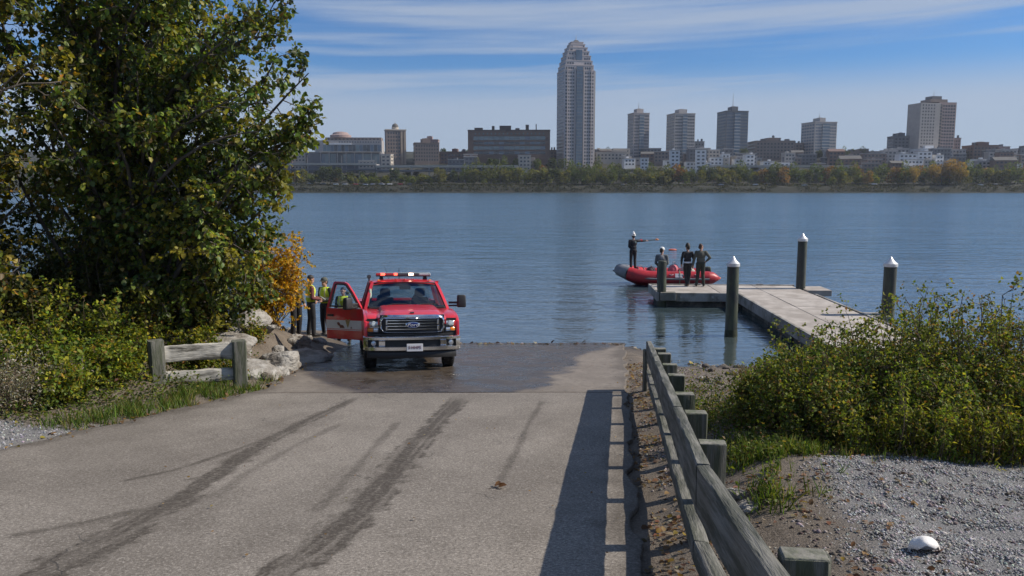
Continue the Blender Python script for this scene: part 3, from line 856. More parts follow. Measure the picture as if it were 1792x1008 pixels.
def right_tower():
    Y = 780
    B = Bld('tower', 'broad two-tone tower with stepped roof and reddish wing', 1592, 1662, Y, R(10))
    k = B.k; W = B.W
    z1, z2, z3 = B.z(182), B.z(175), B.z(169)
    B.part('wall', MB().bb(-W / 2, 2 * k - 0.05, -9, 10, 0, z1), wallm('tower_pale', (0.34, 0.31, 0.29)))
    B.part('wing', MB().bb(2 * k + 0.02, W / 2, -7, 12, 0, B.z(180)), W_pink)
    B.part('stair_core', MB().bb(-14 * k, 18 * k, -6.5, 8, z1 + 0.02 if z1 > B.z(180) else B.z(180) + 0.02, z2), W_brown)
    B.part('penthouse', MB().bb(-8 * k, 10 * k, -4, 6, z2 + 0.02, z3), W_slate)
    B.part('mast', MB().tube([(0, 0, z3), (0, 0, z3 + 6)], [0.3, 0.1], n=6), M_trim)
    w = MB(); nf = int((z1 - 6) / 3)
    win_grid(w, -W / 2 + 1, 2 * k - 5, z1 - nf * 3, z1 - 0.6, -9, 5, nf, 0.4, 0.45)
    win_grid(w, 8 * k, W / 2 - 0.8, z1 - nf * 3, z1 - 0.8, -7, 5, nf, 0.66, 0.52)
    win_grid(w, -5, 11, z1 - nf * 3, z1 - 0.8, W / 2, 5, nf, 0.6, 0.5, 'r')
    B.part('windows', w, M_pane, 'stuff')
    bal = MB()
    for j in range(nf): bal.bb(2 * k + 0.1, 8 * k, -8.6, -7.02, z1 - nf * 3 + j * 3, z1 - nf * 3 + j * 3 + 0.9)
    B.part('balconies', bal, W_brown, 'stuff')
    B.part('glass_bay', MB().bb(2 * k + 0.3, 8 * k - 0.3, -7.25, -7.03, 6, z1 - 1), M_pane)
right_tower()
# --- long banded office block
def office():
    Y = 735
    B = Bld('office_block', 'long brown office block with ribbon windows and rooftop plant', 822, 961, Y, R(-2))
    W = B.W; H = B.z(231); D = 24
    B.part('wall', MB().bb(-W / 2, W / 2, -D / 2, D / 2, 0, H), wallm('office_brown', (0.135, 0.088, 0.07)))
    zs = [B.z(y) for y in (270, 262, 254, 246, 240)]
    for a, b, m_ in ((271, 266, M_pane), (263, 257, M_palepane), (254, 249.5, M_pane), (246.5, 240, M_palepane)):
        for i in range(14):
            x0 = -W / 2 + 5 + (W - 9) * i / 14; x1 = x0 + (W - 9) / 14 - 0.25
            B.part('window', MB().bb(x0, x1, -D / 2 - 0.12, -D / 2 + 0.05, B.z(a), B.z(b)), m_ if random.random() < 0.8 else M_bluepane)
    B.part('parapet', MB().bb(-W / 2 - 0.2, W / 2 + 0.2, -D / 2 - 0.2, D / 2 + 0.2, H + 0.01, H + 1.2), wallm('office_dark', (0.08, 0.06, 0.055)))
    for x, w, h in ((-0.38, 0.10, 2.4), (-0.2, 0.03, 4), (-0.05, 0.14, 4.2), (0.22, 0.04, 5), (0.33, 0.012, 5.5), (0.1, 0.05, 2)):
        B.part('roof_plant', MB().box((x * W, 0, H + 1.22 + h / 2), (w * W, 6, h)), wallm('office_dark', (0.08, 0.06, 0.055)))
    w = MB(); win_grid(w, -W / 2 + 5, W / 2 - 4, B.z(238), B.z(233), -D / 2, 18, 1, 0.3, 0.6)
    B.part('small_windows', w, M_palepane, 'stuff')
office()
# --- old tower with a dome
def dome_tower():
    Y = 755
    B = Bld('dome_tower', 'old brick tower block topped by a small dark dome', 672, 713, Y, R(14))
    W = B.W * 0.82; H = B.z(229); D = W * 0.75
    B.part('wall', MB().bb(-W / 2, W / 2, -D / 2, D / 2, 0, H), W_brown)
    B.part('cornice', MB().bb(-W / 2 - 0.5, W / 2 + 0.5, -D / 2 - 0.5, D / 2 + 0.5, H + 0.01, H + 1.0), W_cream)
    for x in (W * 0.28, W * 0.44): B.part('pilaster', MB().bb(x - 0.8, x + 0.8, -D / 2 - 0.7, -D / 2, 0, H - 1), W_tan)
    w = MB(); nf = int((H - 4) / 3.4)
    win_grid(w, -W / 2 + 1, W * 0.22, H - nf * 3.4, H - 1, -D / 2, 5, nf, 0.5, 0.55); win_grid(w, -D / 2 + 1, D / 2 - 1, H - nf * 3.4, H - 1, W / 2, 4, nf, 0.45, 0.55, 'r')
    B.part('windows', w, M_pane, 'stuff')
    B.part('drum', MB().lathe([(3.2, H + 1.02), (3.2, H + 3.2), (3.5, H + 3.4)], n=14), W_cream)
    B.part('dome', MB().lathe([(3.0, H + 3.45), (2.9, H + 4.6), (2.2, H + 5.8), (1.0, H + 6.6), (0.1, H + 6.9)], n=14), M_roofg)
    B.part('finial', MB().tube([(0, 0, H + 6.8), (0, 0, H + 11)], [0.2, 0.06], n=5), M_trim)
dome_tower()
slab_tower('apartment_block', 'stepped brown brick block between the dome tower and the office block', 722, 770, 252, 760, W_brown, M_pane, cols=9, storey=3.2, pent=0.34, penth=4, rot=R(10), wf=0.5)
slab_tower('apartment_block', 'upper tier of brown brick apartments behind the stepped block', 738, 768, 246, 785, W_pink, M_pane, cols=6, pent=0.3, penth=3, wf=0.5)
# --- glass civic complex with rotunda
def civic():
    Y = 725
    B = Bld('glass_building', 'wide glass-fronted civic building with stepped terraces and a rotunda', 545, 668, Y, R(3))
    W = B.W
    za, zb, zc, zd = B.z(268), B.z(258), B.z(246), B.z(240)
    B.part('podium', MB().bb(-W / 2, W / 2, -14, 16, 0, za), W_slate)
    B.part('upper_block', MB().bb(-W * 0.42, W / 2, -4, 18, za + 0.02, zc), W_grey)
    B.part('top_block', MB().bb(-W * 0.3, W * 0.48, 4, 20, zc + 0.02, zd), W_brown)
    B.part('rotunda', MB().lathe([(9.5, zd + 0.02), (9.5, zd + 2.2), (7.5, zd + 3.0), (6.5, zd + 4.6), (3.0, zd + 5.4)], n=20, c=(-W * 0.10, 11, 0)), W_pink)
    for i in range(16):
        x0 = -W * 0.31 + W * 0.80 * i / 16
        B.part('glass_panel', MB().bb(x0 + 0.15, x0 + W * 0.80 / 16 - 0.15, -14.14, -13.95, za * 0.35, za - 1.4), random.choice([M_palepane, M_bluepane, M_palepane, M_pane]))
        B.part('glass_panel', MB().bb(x0 + 0.15, x0 + W * 0.80 / 16 - 0.15, -4.14, -3.95, za + 1.2, zb + 2.0), random.choice([M_palepane, M_bluepane, M_pane]))
    B.part('canopy', MB().bb(-W * 0.33, W * 0.5, -16.5, -13.0, za + 0.05, za + 0.7), W_cream)
    B.part('terrace_edge', MB().bb(-W * 0.30, W * 0.08, -5.2, -3.9, zb + 2.2, zb + 3.4), W_white)
    w = MB(); win_grid(w, -W * 0.1, W * 0.48, zb + 3.6, zc - 0.5, -4, 16, 1, 0.55, 0.5); win_grid(w, -W * 0.28, W * 0.46, zc + 0.6, zd - 0.6, 4, 14, 1, 0.5, 0.6)
    B.part('windows', w, M_pane, 'stuff')
    for i in range(8):
        x = -W * 0.31 + W * 0.80 * i / 7
        B.part('column', MB().bb(x - 0.3, x + 0.3, -16.2, -15.6, 0, za + 0.04), W_grey)
civic()
# --- blocks on the skyline
SKY = [(1556, 1590, 240, 790, W_slate, 'slate-grey block with small cupola left of the broad two-tone tower', 0.3), (1314, 1380, 249, 800, W_brown, 'wide low brown block to the right of the long-masted tower', 0.3), (1342, 1362, 243, 815, W_slate, 'dark penthouse block rising behind the wide low brown block', 0),
       (1212, 1230, 249, 805, W_grey, 'small grey block between the pale tower and the slab tower', 0), (1661, 1676, 243, 800, W_pink, 'narrow reddish block touching the broad two-tone tower', 0), (1692, 1735, 256, 790, W_brick, 'red brick block with dark raised roof at the far right', 0.45),
       (1736, 1760, 258, 800, W_pink, 'low rose-coloured block beside the red brick block', 0), (1764, 1830, 262, 780, W_slate, 'long dark low block at the end of the skyline', 0.2), (400, 470, 262, 760, W_cream, 'cream low block behind the tall tree branches', 0.3), (470, 545, 270, 750, W_grey, 'grey low block left of the glass civic building', 0),
       (772, 822, 268, 765, W_brick, 'row of low red-brick shops left of the office block', 0.2), (961, 980, 264, 770, W_brick, 'low brick block squeezed between office block and tallest tower', 0), (1040, 1098, 268, 770, W_cream, 'long low cream building right of the tallest tower', 0), (1380, 1406, 252, 820, W_brown, 'small brown block left of the squat tower', 0), (1455, 1556, 268, 800, W_brown, 'long low dark brown block between squat tower and cupola block', 0.1), (1600, 1640, 262, 770, W_white, 'bright white terraced block in front of the broad tower', 0.4)]
for px0, px1, py, Y, m_, lab, pn in SKY:
    slab_tower('apartment_block', lab, px0, px1, py, Y, m_, M_pane, cols=max(3, int((px1 - px0) / 6)), storey=3.2, pent=pn, penth=3, rot=R(random.uniform(-4, 4)), wf=0.5, hf=0.45, roofbits=2)
# --- low town between the towers and the trees
def low_house(px, py_top, w_px, Y, m_, label, group, gable=False, roofm=None):
    B = Bld('low_building', label, px - w_px / 2, px + w_px / 2, Y, R(random.uniform(-12, 12)), group, base_dz=-2)
    W = B.W; D = max(7, W * random.uniform(0.4, 0.8)); H = max(4.0, B.z(py_top))
    B.part('wall', MB().bb(-W / 2, W / 2, -D / 2, D / 2, 0, H), m_)
    if gable:
        B.part('roof', MB().prism([(-D / 2 - 0.5, H + 0.02), (D / 2 + 0.5, H + 0.02), (0, H + D * 0.3)], 'x', -W / 2 - 0.4, W / 2 + 0.4), roofm or M_roofg)
    else:
        B.part('roof', MB().bb(-W / 2 - 0.3, W / 2 + 0.3, -D / 2 - 0.3, D / 2 + 0.3, H + 0.02, H + 0.6), roofm or M_trim)
        if random.random() < 0.5: B.part('roof_plant', MB().box((random.uniform(-0.25, 0.25) * W, 0, H + 1.3), (W * 0.2, 3, 1.3)), m_)
    nf = max(1, int(H / 3.4)); w = MB(); nx = max(2, int(W / 3.2))
    win_grid(w, -W / 2 + 0.6, W / 2 - 0.6, H - nf * 3.2, H - 0.3, -D / 2, nx, nf, 0.55, 0.45)
    win_grid(w, -D / 2 + 0.6, D / 2 - 0.6, H - nf * 3.2, H - 0.3, W / 2, max(2, int(D / 3)), nf, 0.5, 0.45, 'r')
    B.part('windows', w, M_pane, 'stuff')
KIND = {'white': (W_white, 'white low building with flat roof on the far waterfront', 'white low buildings of the far waterfront'), 'cream': (W_cream, 'cream low building among the far waterfront trees', 'cream low buildings of the far waterfront'),
        'brown': (W_brown, 'brown low building on the slope of the far town', 'brown low buildings of the far town'), 'brick': (W_brick, 'red-brick low house on the slope of the far town', 'brick low houses of the far town'), 'slate': (W_slate, 'dark grey low building on the slope of the far town', 'grey low buildings of the far town'), 'grey': (W_grey, 'mid grey low building on the slope of the far town', 'mid grey buildings of the far town')}
low = []
for px, py, w in [(1128, 277, 14), (1180, 264, 16), (1172, 281, 20), (1226, 263, 18), (1252, 276, 22), (1268, 270, 14), (1296, 279, 26), (1310, 271, 16), (1343, 283, 20), (1212, 284, 26), (1236, 285, 16), (1585, 270, 30), (1615, 266, 24), (1640, 272, 14), (1100, 278, 20), (1755, 284, 22), (440, 276, 22), (470, 279, 14), (930, 275, 24)]:
    low.append((px, py, w, random.uniform(700, 735), 'white'))
for k in range(78):
    px = random.uniform(1030, 1800); low.append((px, random.uniform(260, 282), random.uniform(16, 38), random.uniform(735, 790), random.choice(['brown', 'slate', 'grey', 'brick', 'cream', 'grey', 'slate'])))
for k in range(20):
    px = random.uniform(1360, 1800); low.append((px, random.uniform(278, 292), random.uniform(18, 40), random.uniform(690, 720), random.choice(['slate', 'grey', 'brown', 'white', 'slate', 'brick'])))
for k in range(16):
    px = random.uniform(390, 985); low.append((px, random.uniform(270, 282), random.uniform(16, 32), random.uniform(705, 728), random.choice(['brown', 'slate', 'brick', 'grey', 'cream'])))
for k in range(16):
    low.append((random.uniform(150, 400), random.uniform(266, 282), random.uniform(18, 36), random.uniform(705, 760), random.choice(['brown', 'slate', 'brick', 'grey', 'cream'])))
for px, py, w, Y, kd in low:
    m_, lb, gp = KIND[kd]
    low_house(px, py, w, Y, m_, lb, gp, gable=kd == 'brick' and random.random() < 0.8, roofm=random.choice([M_roofg, M_roofg, W_brick]) if kd == 'brick' else None)
# --- two-deck parkade along the waterfront
def parkade(px0, px1, Y, y_hi, y_lo, label, rot):
    p = at_y((px0 + px1) / 2, 295, Y); W = (px1 - px0) * mpx(Y); zg = fz(p.x, Y) - 2
    rt = thing('parkade', label, 'parkade', (p.x, Y, zg), (0, 0, rot))
    zh = at_y(896, y_hi, Y).z - zg; zl = at_y(896, y_lo, Y).z - zg
    MB().bb(-W / 2, W / 2, -9, 9, zh - 1.0, zh).build('deck', W_grey, rt)
    MB().bb(-W / 2, W / 2, -9.3, -9.05, zh - 1.0, zh + 0.9).build('parapet', W_cream, rt)
    MB().bb(-W / 2, W / 2, -9, 9, zl - 0.8, zl).build('deck', W_grey, rt)
    MB().bb(-W / 2, W / 2, -9.3, -9.05, zl - 0.6, zl + 0.7).build('parapet', W_slate, rt)
    n = int(W / 14)
    for i in range(n + 1):
        x = -W / 2 + 0.6 + (W - 1.2) * i / n
        MB().bb(x - 0.45, x + 0.45, -8.6, -7.6, 0, zh - 1.0).build('pier', W_grey, rt)
        if i % 2: MB().tube([(x, -8.9, zh + 0.9), (x, -8.9, zh + 7)], [0.12, 0.07], n=5).build('lamp_post', M_trim, rt)
parkade(395, 660, 690, 287.5, 297, 'long two-deck concrete parkade below the glass civic building', R(1.0))
parkade(662, 905, 682, 291.5, 299, 'lower concrete parkade below the brown office block', R(-1.5))
parkade(1235, 1500, 688, 291.5, 299, 'long low concrete parkade among the trees below the squat tower', R(1.5))
# --- trees
def far_tree_mesh(seed, cols, wts, h, r, n=850):
    rs = np.random.default_rng(seed)
    lob = rs.normal(0, 1, (9, 3)) * np.array([r * 0.45, r * 0.45, h * 0.17]) + np.array([0, 0, h * 0.60])
    lr = rs.uniform(0.35, 0.62, 9) * r
    k = rs.integers(0, 9, n)
    d = unit(rs.normal(0, 1, (n, 3)))
    C_ = lob[k] + d * lr[k][:, None] * rs.uniform(0.65, 1.05, (n, 1)) * np.array([1, 1, 1.1])
    C_[:, 2] = np.maximum(C_[:, 2], h * 0.14 + rs.random(n) * h * 0.1)
    tone = rs.uniform(0.7, 1.3, 9)[k]
    me = leaf_mesh('crown', C_, unit(d + rs.normal(0, 0.6, (n, 3))), rs.uniform(0.6, 1.25, n), palette(rs, n, cols, wts, 0.2) * tone[:, None], LEAF4, 0.95, rs)
    me.materials.append(M_leafs)
    lines = [(curve3((0, 0, -1), (0, 0, h * 0.62), rs, 0.02, 6), h * 0.022, h * 0.010)] + [(curve3((0, 0, h * rs.uniform(0.25, 0.45)), lob[i], rs, 0.05, 4), h * 0.010, h * 0.004) for i in range(9)]
    tm = wood_mesh('trunk', lines, 5); tm.materials.append(M_bark)
    return me, tm
FT = [('green', [(0.074, 0.101, 0.022), (0.121, 0.142, 0.028)], 11, 4.6, 'rounded green tree in the belt along the far shore'), ('green', [(0.068, 0.095, 0.022), (0.108, 0.135, 0.029)], 13, 4.8, 'tall green tree in the belt along the far shore'), ('dark', [(0.038, 0.057, 0.020), (0.061, 0.081, 0.024)], 12, 4.2, 'dark green tree in the belt along the far shore'),
      ('olive', [(0.162, 0.155, 0.031), (0.115, 0.121, 0.028)], 9, 4.4, 'olive yellow tree in the belt along the far shore'), ('rust', [(0.230, 0.121, 0.033), (0.149, 0.101, 0.031)], 10, 4.5, 'rust brown tree in the belt along the far shore'), ('bush', [(0.115, 0.149, 0.028), (0.203, 0.203, 0.039)], 5.5, 3.6, 'low pale green bush along the far embankment'), ('gold', [(0.297, 0.189, 0.028), (0.203, 0.149, 0.031)], 17, 8.0, 'large golden tree on the far shore below the broad tower')]
FTM = [far_tree_mesh(200 + i, f[1], [1, 1], f[2], f[3], 850 if f[0] != 'gold' else 1700) for i, f in enumerate(FT)]
def far_tree(kind, px, Y, s=1.0, label=None, group=None):
    p = at_y(px, 310, Y)
    rt = thing('bush' if FT[kind][0] == 'bush' else 'tree', label or FT[kind][4], 'bush' if FT[kind][0] == 'bush' else 'tree', (p.x, Y, fz(p.x, Y) - 0.2), (0, 0, random.uniform(0, 6)), group or (FT[kind][0] + ' %d m trees of the far shore' % FT[kind][2]))
    rt.scale = (s * random.uniform(0.85, 1.15), s * random.uniform(0.85, 1.15), s)
    link('crown', FTM[kind][0], None, rt); link('trunk', FTM[kind][1], None, rt)
px = 170.0
while px < 1800:           # front belt
    dens = 1.0 if px > 800 else 0.7
    if px < 800: kind = random.choice([0, 2, 3, 5, 5, 5, 2])
    elif px < 1100: kind = random.choice([0, 0, 2, 3, 5, 1, 3])
    else: kind = random.choice([0, 1, 2, 3, 3, 3, 4, 5, 0])
    far_tree(kind, px, random.uniform(643, 660), random.uniform(0.85, 1.3))
    px += random.uniform(9, 17) / dens
px = 180.0
while px < 1800:           # second belt
    kind = random.choice([0, 1, 2, 2, 3, 4])
    if not (640 < px < 800 and random.random() < 0.5):
        far_tree(kind, px, random.uniform(664, 684), random.uniform(0.8, 1.15) * (1.0 if px > 820 else 0.7))
    px += random.uniform(14, 24)
for px in (838, 858, 880, 902, 918, 940, 965, 985, 1000, 1045, 905, 870):
    far_tree(random.choice([0, 1, 2, 3]), px, random.uniform(702, 716), random.uniform(0.8, 1.05))
for px in (735, 755, 775, 800, 815, 1065, 1078, 1054, 1150, 1300, 1430, 1475, 1490, 1510, 1525, 1720, 1690, 1480, 1755):
    far_tree(random.choice([2, 2, 0]), px, random.uniform(765, 800), random.uniform(0.75, 1.1))
for px, s in ((1662, 1.15), (1632, 0.95), (1600, 0.85), (1572, 0.75), (1648, 0.9), (1682, 0.8)):
    far_tree(6, px, random.uniform(640, 650), s * 0.95)
rs = np.random.default_rng(9)
n = 26000
X = rs.uniform(-340, 460, n); Yy = rs.uniform(629.5, 646, n); Z = far_z(X, Yy)
keep = (Z > 0.7) & (fbm(X * 0.06, Yy * 0.2, 3, 3) > 0.33)
C_ = np.stack([X, Yy, Z], -1)[keep]
me = leaf_mesh('embankment_scrub', C_, unit(rs.normal(0, 0.6, C_.shape) + np.array([0, -0.3, 0.8])), rs.uniform(0.5, 1.3, len(C_)), palette(rs, len(C_), [(0.034, 0.042, 0.017), (0.055, 0.06, 0.023), (0.07, 0.06, 0.036), (0.022, 0.027, 0.015)], [4, 2, 1.5, 3]), LEAF4, 0.9, rs)
tag(link('embankment_scrub', me, M_leafs), 'dark scrub covering the far river embankment', 'scrub', kind='stuff')
# --- parked cars along the far shore road
def far_car():
    b = MB(); b.loft([[(x, y, z) for x, z in ((-2.2, 0.35), (-2.15, 0.85), (-1.5, 0.95), (1.2, 0.95), (2.1, 0.8), (2.2, 0.35))] for y in (-0.85, 0.85)])
    c = MB(); c.loft([[(x, y * (0.95 if z < 1 else 0.8), z) for x, z in ((-1.7, 0.96), (-1.2, 1.5), (0.5, 1.5), (1.1, 0.96))] for y in (-0.85, 0.85)])
    w = MB().lathe([(0.2, -0.1), (0.33, -0.1), (0.33, 0.1), (0.2, 0.1)], n=12, axis='y')
    return b.mesh('body', smooth=R(40), bevel=0.08), c.mesh('cabin', bevel=0.05), w.mesh('wheel')
cb, cc, cw_ = far_car(); cc.materials.append(M_pane); cw_.materials.append(W_slate)
CARC = [('white', (0.72, 0.72, 0.72)), ('silver', (0.45, 0.46, 0.48)), ('dark', (0.03, 0.032, 0.036)), ('red', (0.35, 0.03, 0.03))]
cbm = []
for nm, c in CARC:
    m_ = cb.copy(); m_.materials.append(mat('car_paint_' + nm, c, rough=0.3, var=0.03, coat=0.4)); cbm.append(m_)
for px in (462, 498, 512, 540, 566, 588, 604, 622, 640, 652, 668, 682, 700, 716, 1090, 1262, 1322, 1408, 1530, 1716, 1742):
    k = random.choice([0, 0, 0, 1, 2, 3]); Y = random.uniform(638.5, 641)
    p = at_y(px, 320, Y)
    rt = thing('parked_car', CARC[k][0] + ' car parked along the far shore road', 'car', (p.x, Y, fz(p.x, Y) + 0.05), (0, 0, random.choice([0, math.pi]) + random.uniform(-0.3, 0.3)), CARC[k][0] + ' cars on the far shore')
    link('body', cbm[k], None, rt); link('cabin', cc, None, rt)
    for sx in (-1.35, 1.35):
        for sy in (-0.8, 0.8): link('wheel', cw_, None, rt, (sx, sy, 0.33))
# ------------------------------------------------------------------ timber guard rail along the ramp
M_timber = mat('weathered_timber', (0.165, 0.160, 0.142), rough=0.85, var=0.3, scale=3.0, bump=0.6, bscale=14, col2=(0.065, 0.068, 0.052), c2amt=0.55, c2scale=2.2, stretch=(6, 0.6, 6))
M_post = mat('timber_post', (0.15, 0.147, 0.128), rough=0.88, var=0.32, scale=3.5, bump=0.6, bscale=14, col2=(0.07, 0.078, 0.050), c2amt=0.6, c2scale=2.0, stretch=(7, 7, 0.7))
M_posttop = mat('post_end_grain', (0.20, 0.19, 0.165), rough=0.9, var=0.35, scale=14, bump=0.5, bscale=30, col2=(0.10, 0.11, 0.07), c2amt=0.5, c2scale=5)
def rail_x(y):
    return float(np.interp(y, [-3, 4.85, 13.6, 15], [0.80, 1.205, 2.37, 2.555]))
def rough_box(size, seg, amp, seed, chip=0.0):
    """a timber: a box cut into lengths with slightly uneven, worn faces; long axis = z"""
    rs = np.random.default_rng(seed)
    sx, sy, L_ = size
    prof = []
    c = min(sx, sy) * 0.10
    base = [(-sx / 2 + c, -sy / 2), (sx / 2 - c, -sy / 2), (sx / 2, -sy / 2 + c), (sx / 2, sy / 2 - c), (sx / 2 - c, sy / 2), (-sx / 2 + c, sy / 2), (-sx / 2, sy / 2 - c), (-sx / 2, -sy / 2 + c)]
    rings = []
    bow = rs.normal(0, amp, 2)
    for k in range(seg + 1):
        t = k / seg
        w = math.sin(math.pi * t)
        rings.append([(x + rs.normal(0, amp * 0.35) + bow[0] * w, y + rs.normal(0, amp * 0.35) + bow[1] * w, (t - 0.5) * L_ + (rs.normal(0, amp * 0.6) if k in (0, seg) else 0)) for x, y in base])
    return MB().loft(rings)
def timber(name, parent, p, q, w, t, seed, material, seg=10, amp=0.006, upv=(0, 0, 1)):
    """plank from p to q; w = height across 'up', t = thickness"""
    p, q = Vector(p), Vector(q); d = q - p
    mb = rough_box((t, w, d.length), seg, amp, seed)
    z = d.normalized(); x = Vector(upv).cross(z).normalized() * -1; y = z.cross(x)
    m = Matrix((x, y, z)).transposed().to_4x4(); m.translation = (p + q) / 2
    o = mb.build(name, material, None, smooth=R(40))
    # keep the plank's length along its local Y so that the grain runs with it
    rot = Matrix.Rotation(math.pi / 2, 4, 'X')
    o.data.transform(rot.inverted()); m = m @ rot
    o.matrix_world = m
    if parent is not None:
        o.parent = parent; o.matrix_parent_inverse = Matrix()
        o.matrix_local = parent.matrix_basis.inverted() @ m
    return o
rail = thing('guard_rail', 'weathered grey timber guard rail with many posts beside the ramp', 'guard rail', (rail_x(8), 8, gz(rail_x(8), 8)))
def rz_(y): return ramp_z(max(y, 3.0)) + (0.04 * (3.0 - y) if y < 3 else 0)
PY = [13.1, 11.85, 10.6, 9.4, 8.2, 7.0, 5.75, 3.35, 2.1, 0.8, -0.6]
for k, y in enumerate(PY):
    x = rail_x(y) + 0.045 + 0.115
    zt = rz_(y) + (0.84 if k not in (4, 6) else 0.80) + random.uniform(-0.02, 0.02)
    if k == 0: zt = rz_(y) + 0.80
    zb = gz(x, y) - 0.25
    tw = random.uniform(-0.05, 0.05)
    mb = rough_box((0.205, 0.125, zt - zb), 4, 0.006, 40 + k)
    o = mb.build('post', [M_post], rail, smooth=R(40))
    o.matrix_local = rail.matrix_basis.inverted() @ (Matrix.Translation((x, y, (zt + zb) / 2)) @ Matrix.Rotation(tw - R(7), 4, 'Z'))
    cap = MB().box((0, 0, 0), (0.20, 0.12, 0.012), taper=(0.93, 0.93)).build('post_top', M_posttop, o, bevel=0.003)
    cap.location = (0, 0, (zt - zb) / 2 + 0.003)
cuts_hi = [13.72, 10.6, 7.0, 4.85, 2.0, -0.8]
cuts_lo = [13.72, 11.85, 8.2, 4.85, 1.2, -0.8]
for nm, cuts, z0, z1, th in (('upper_plank', cuts_hi, 0.56, 0.875, 0.085), ('lower_plank', cuts_lo, 0.23, 0.37, 0.10)):
    for a, b in zip(cuts[:-1], cuts[1:]):
        e = 0.006
        zc = (z0 + z1) / 2
        timber('plank', rail, (rail_x(a - e) , a - e, rz_(a) + zc), (rail_x(b + e), b + e, rz_(b) + zc), z1 - z0, th, int(a * 10 + z0 * 100), M_timber, seg=14, amp=0.007)
# ragged upright board end of the rail at the water end
MB().box((rail_x(13.6) - 0.05, 13.66, rz_(13.6) + 0.33), (0.055, 0.20, 0.78)).build('end_board', M_post, None, bevel=0.012)
eb = bpy.data.objects['end_board']; eb.parent = rail; eb.matrix_parent_inverse = rail.matrix_basis.inverted()

# short two-board fence on the other side
fence_a, fence_b = on_ramp(277, 688), on_ramp(421, 679)
fence = thing('timber_fence', 'short timber fence of two pale boards between square posts', 'fence', (fence_a.x, fence_a.y, gz(fence_a.x, fence_a.y)))
M_board = mat('pale_board', (0.42, 0.40, 0.355), rough=0.85, var=0.25, scale=3, bump=0.5, bscale=14, col2=(0.075, 0.07, 0.055), c2amt=0.42, c2scale=1.6, stretch=(5, 0.8, 5))
fdir = (fence_b - fence_a).normalized()
for k, (p, hgt) in enumerate(((fence_a, 0.92), (fence_b, 0.86))):
    zb = gz(p.x, p.y) - 0.2; zt = ramp_z(p.y) + hgt
    o = rough_box((0.235, 0.235, zt - zb), 4, 0.006, 80 + k).build('post', M_post, fence, smooth=R(40))
    o.matrix_local = fence.matrix_basis.inverted() @ (Matrix.Translation((p.x, p.y, (zt + zb) / 2)) @ Matrix.Rotation(math.atan2(fdir.y, fdir.x) + (R(8) if k == 0 else 0), 4, 'Z'))
for z0, z1, s in ((0.52, 0.80, 5), (0.14, 0.36, 9)):
    a = fence_a + fdir * 0.03; b = fence_b - fdir * 0.03
    off = Vector((fdir.y, -fdir.x, 0)) * -0.02
    timber('board', fence, Vector((a.x, a.y, ramp_z(a.y) + (z0 + z1) / 2)) + off, Vector((b.x, b.y, ramp_z(b.y) + (z0 + z1) / 2 + 0.02)) + off, z1 - z0, 0.08, s, M_board, seg=12, amp=0.01)

# ------------------------------------------------------------------ floating dock
DZ = 0.52
M_deck = mat('dock_deck_concrete', (0.43, 0.39, 0.35), rough=0.85, var=0.12, scale=2.5, bump=0.25, bscale=60, col2=(0.31, 0.275, 0.24), c2amt=0.55, c2scale=1.2)
M_wale = mat('dock_side_timber', (0.33, 0.315, 0.29), rough=0.85, var=0.25, scale=3, bump=0.3, bscale=14, col2=(0.14, 0.13, 0.11), c2amt=0.5, c2scale=1.5)
M_float = mat('dock_float', (0.06, 0.058, 0.048), rough=0.8, var=0.35, scale=3, col2=(0.18, 0.17, 0.14), c2amt=0.35, c2scale=2)
M_iron = mat('galvanised_iron', (0.30, 0.30, 0.29), rough=0.5, metal=0.7, var=0.25)
A = at_z(1288, 514, DZ); B = at_z(1443, 604, DZ); C = at_z(1425, 512, DZ)
wd = (Vector((B.x, B.y, 0)) - Vector((A.x, A.y, 0))).normalized()      # walkway runs from the platform towards the bank
wx = Vector((-wd.y, wd.x, 0))                                         # to the right
if wx.x < 0: wx = -wx
dock = thing('floating_dock', 'concrete floating dock with a walkway and a side arm on the river', 'dock', (A.x, A.y, 0))
# dock axes: u along the walkway to the shore, w across to the right; origin at A
def dk(u, w, z): 
    p = Vector((A.x, A.y, 0)) + wd * u + wx * w
    return Vector((p.x, p.y, z))
def dbox(nm, u0, u1, w0, w1, z0, z1, m, par=dock, bev=0.012):
    mb = MB(); mb.add([dk(u, w, z) for z in (z0, z1) for w in (w0, w1) for u in (u0, u1)], [(0, 2, 3, 1), (4, 5, 7, 6), (0, 1, 5, 4), (2, 6, 7, 3), (0, 4, 6, 2), (1, 3, 7, 5)])
    o = mb.build(nm, m, None, bevel=bev)
    o.data.transform(Matrix.Translation((-A.x, -A.y, 0))); o.parent = par
    return o
WID = 2.95
g = 0.012
for u0, u1 in ((0.0, 3.2), (3.2, 6.6), (6.6, 10.2), (10.2, 13.5)):
    for w0, w1 in ((0.10, WID * 0.42), (WID * 0.42, WID - 0.10)):
        dbox('deck_panel', u0 + g, u1 - g, w0 + g, w1 - g, DZ - 0.12, DZ + random.uniform(-0.004, 0.004), M_deck)
ARM0, ARM1, FAR = -2.95, WID, -2.75      # the platform across the end
for w0, w1 in ((ARM0 + 0.1, -0.55), (-0.55, WID * 0.42), (WID * 0.42, WID - 0.10)):
    dbox('deck_panel', FAR + 0.1 + g, -0.0 - g, w0 + g, w1 - g, DZ - 0.12, DZ + random.uniform(-0.004, 0.004), M_deck)
dbox('side_beam', 0.10, 13.5, -0.005, 0.095, DZ - 0.30, DZ + 0.05, M_wale)
dbox('side_beam', 0.10, 13.5, WID - 0.095, WID + 0.005, DZ - 0.30, DZ + 0.03, M_wale)
dbox('side_beam', 0.0, 0.10, ARM0 + 0.72, -0.01, DZ - 0.30, DZ + 0.03, M_wale)
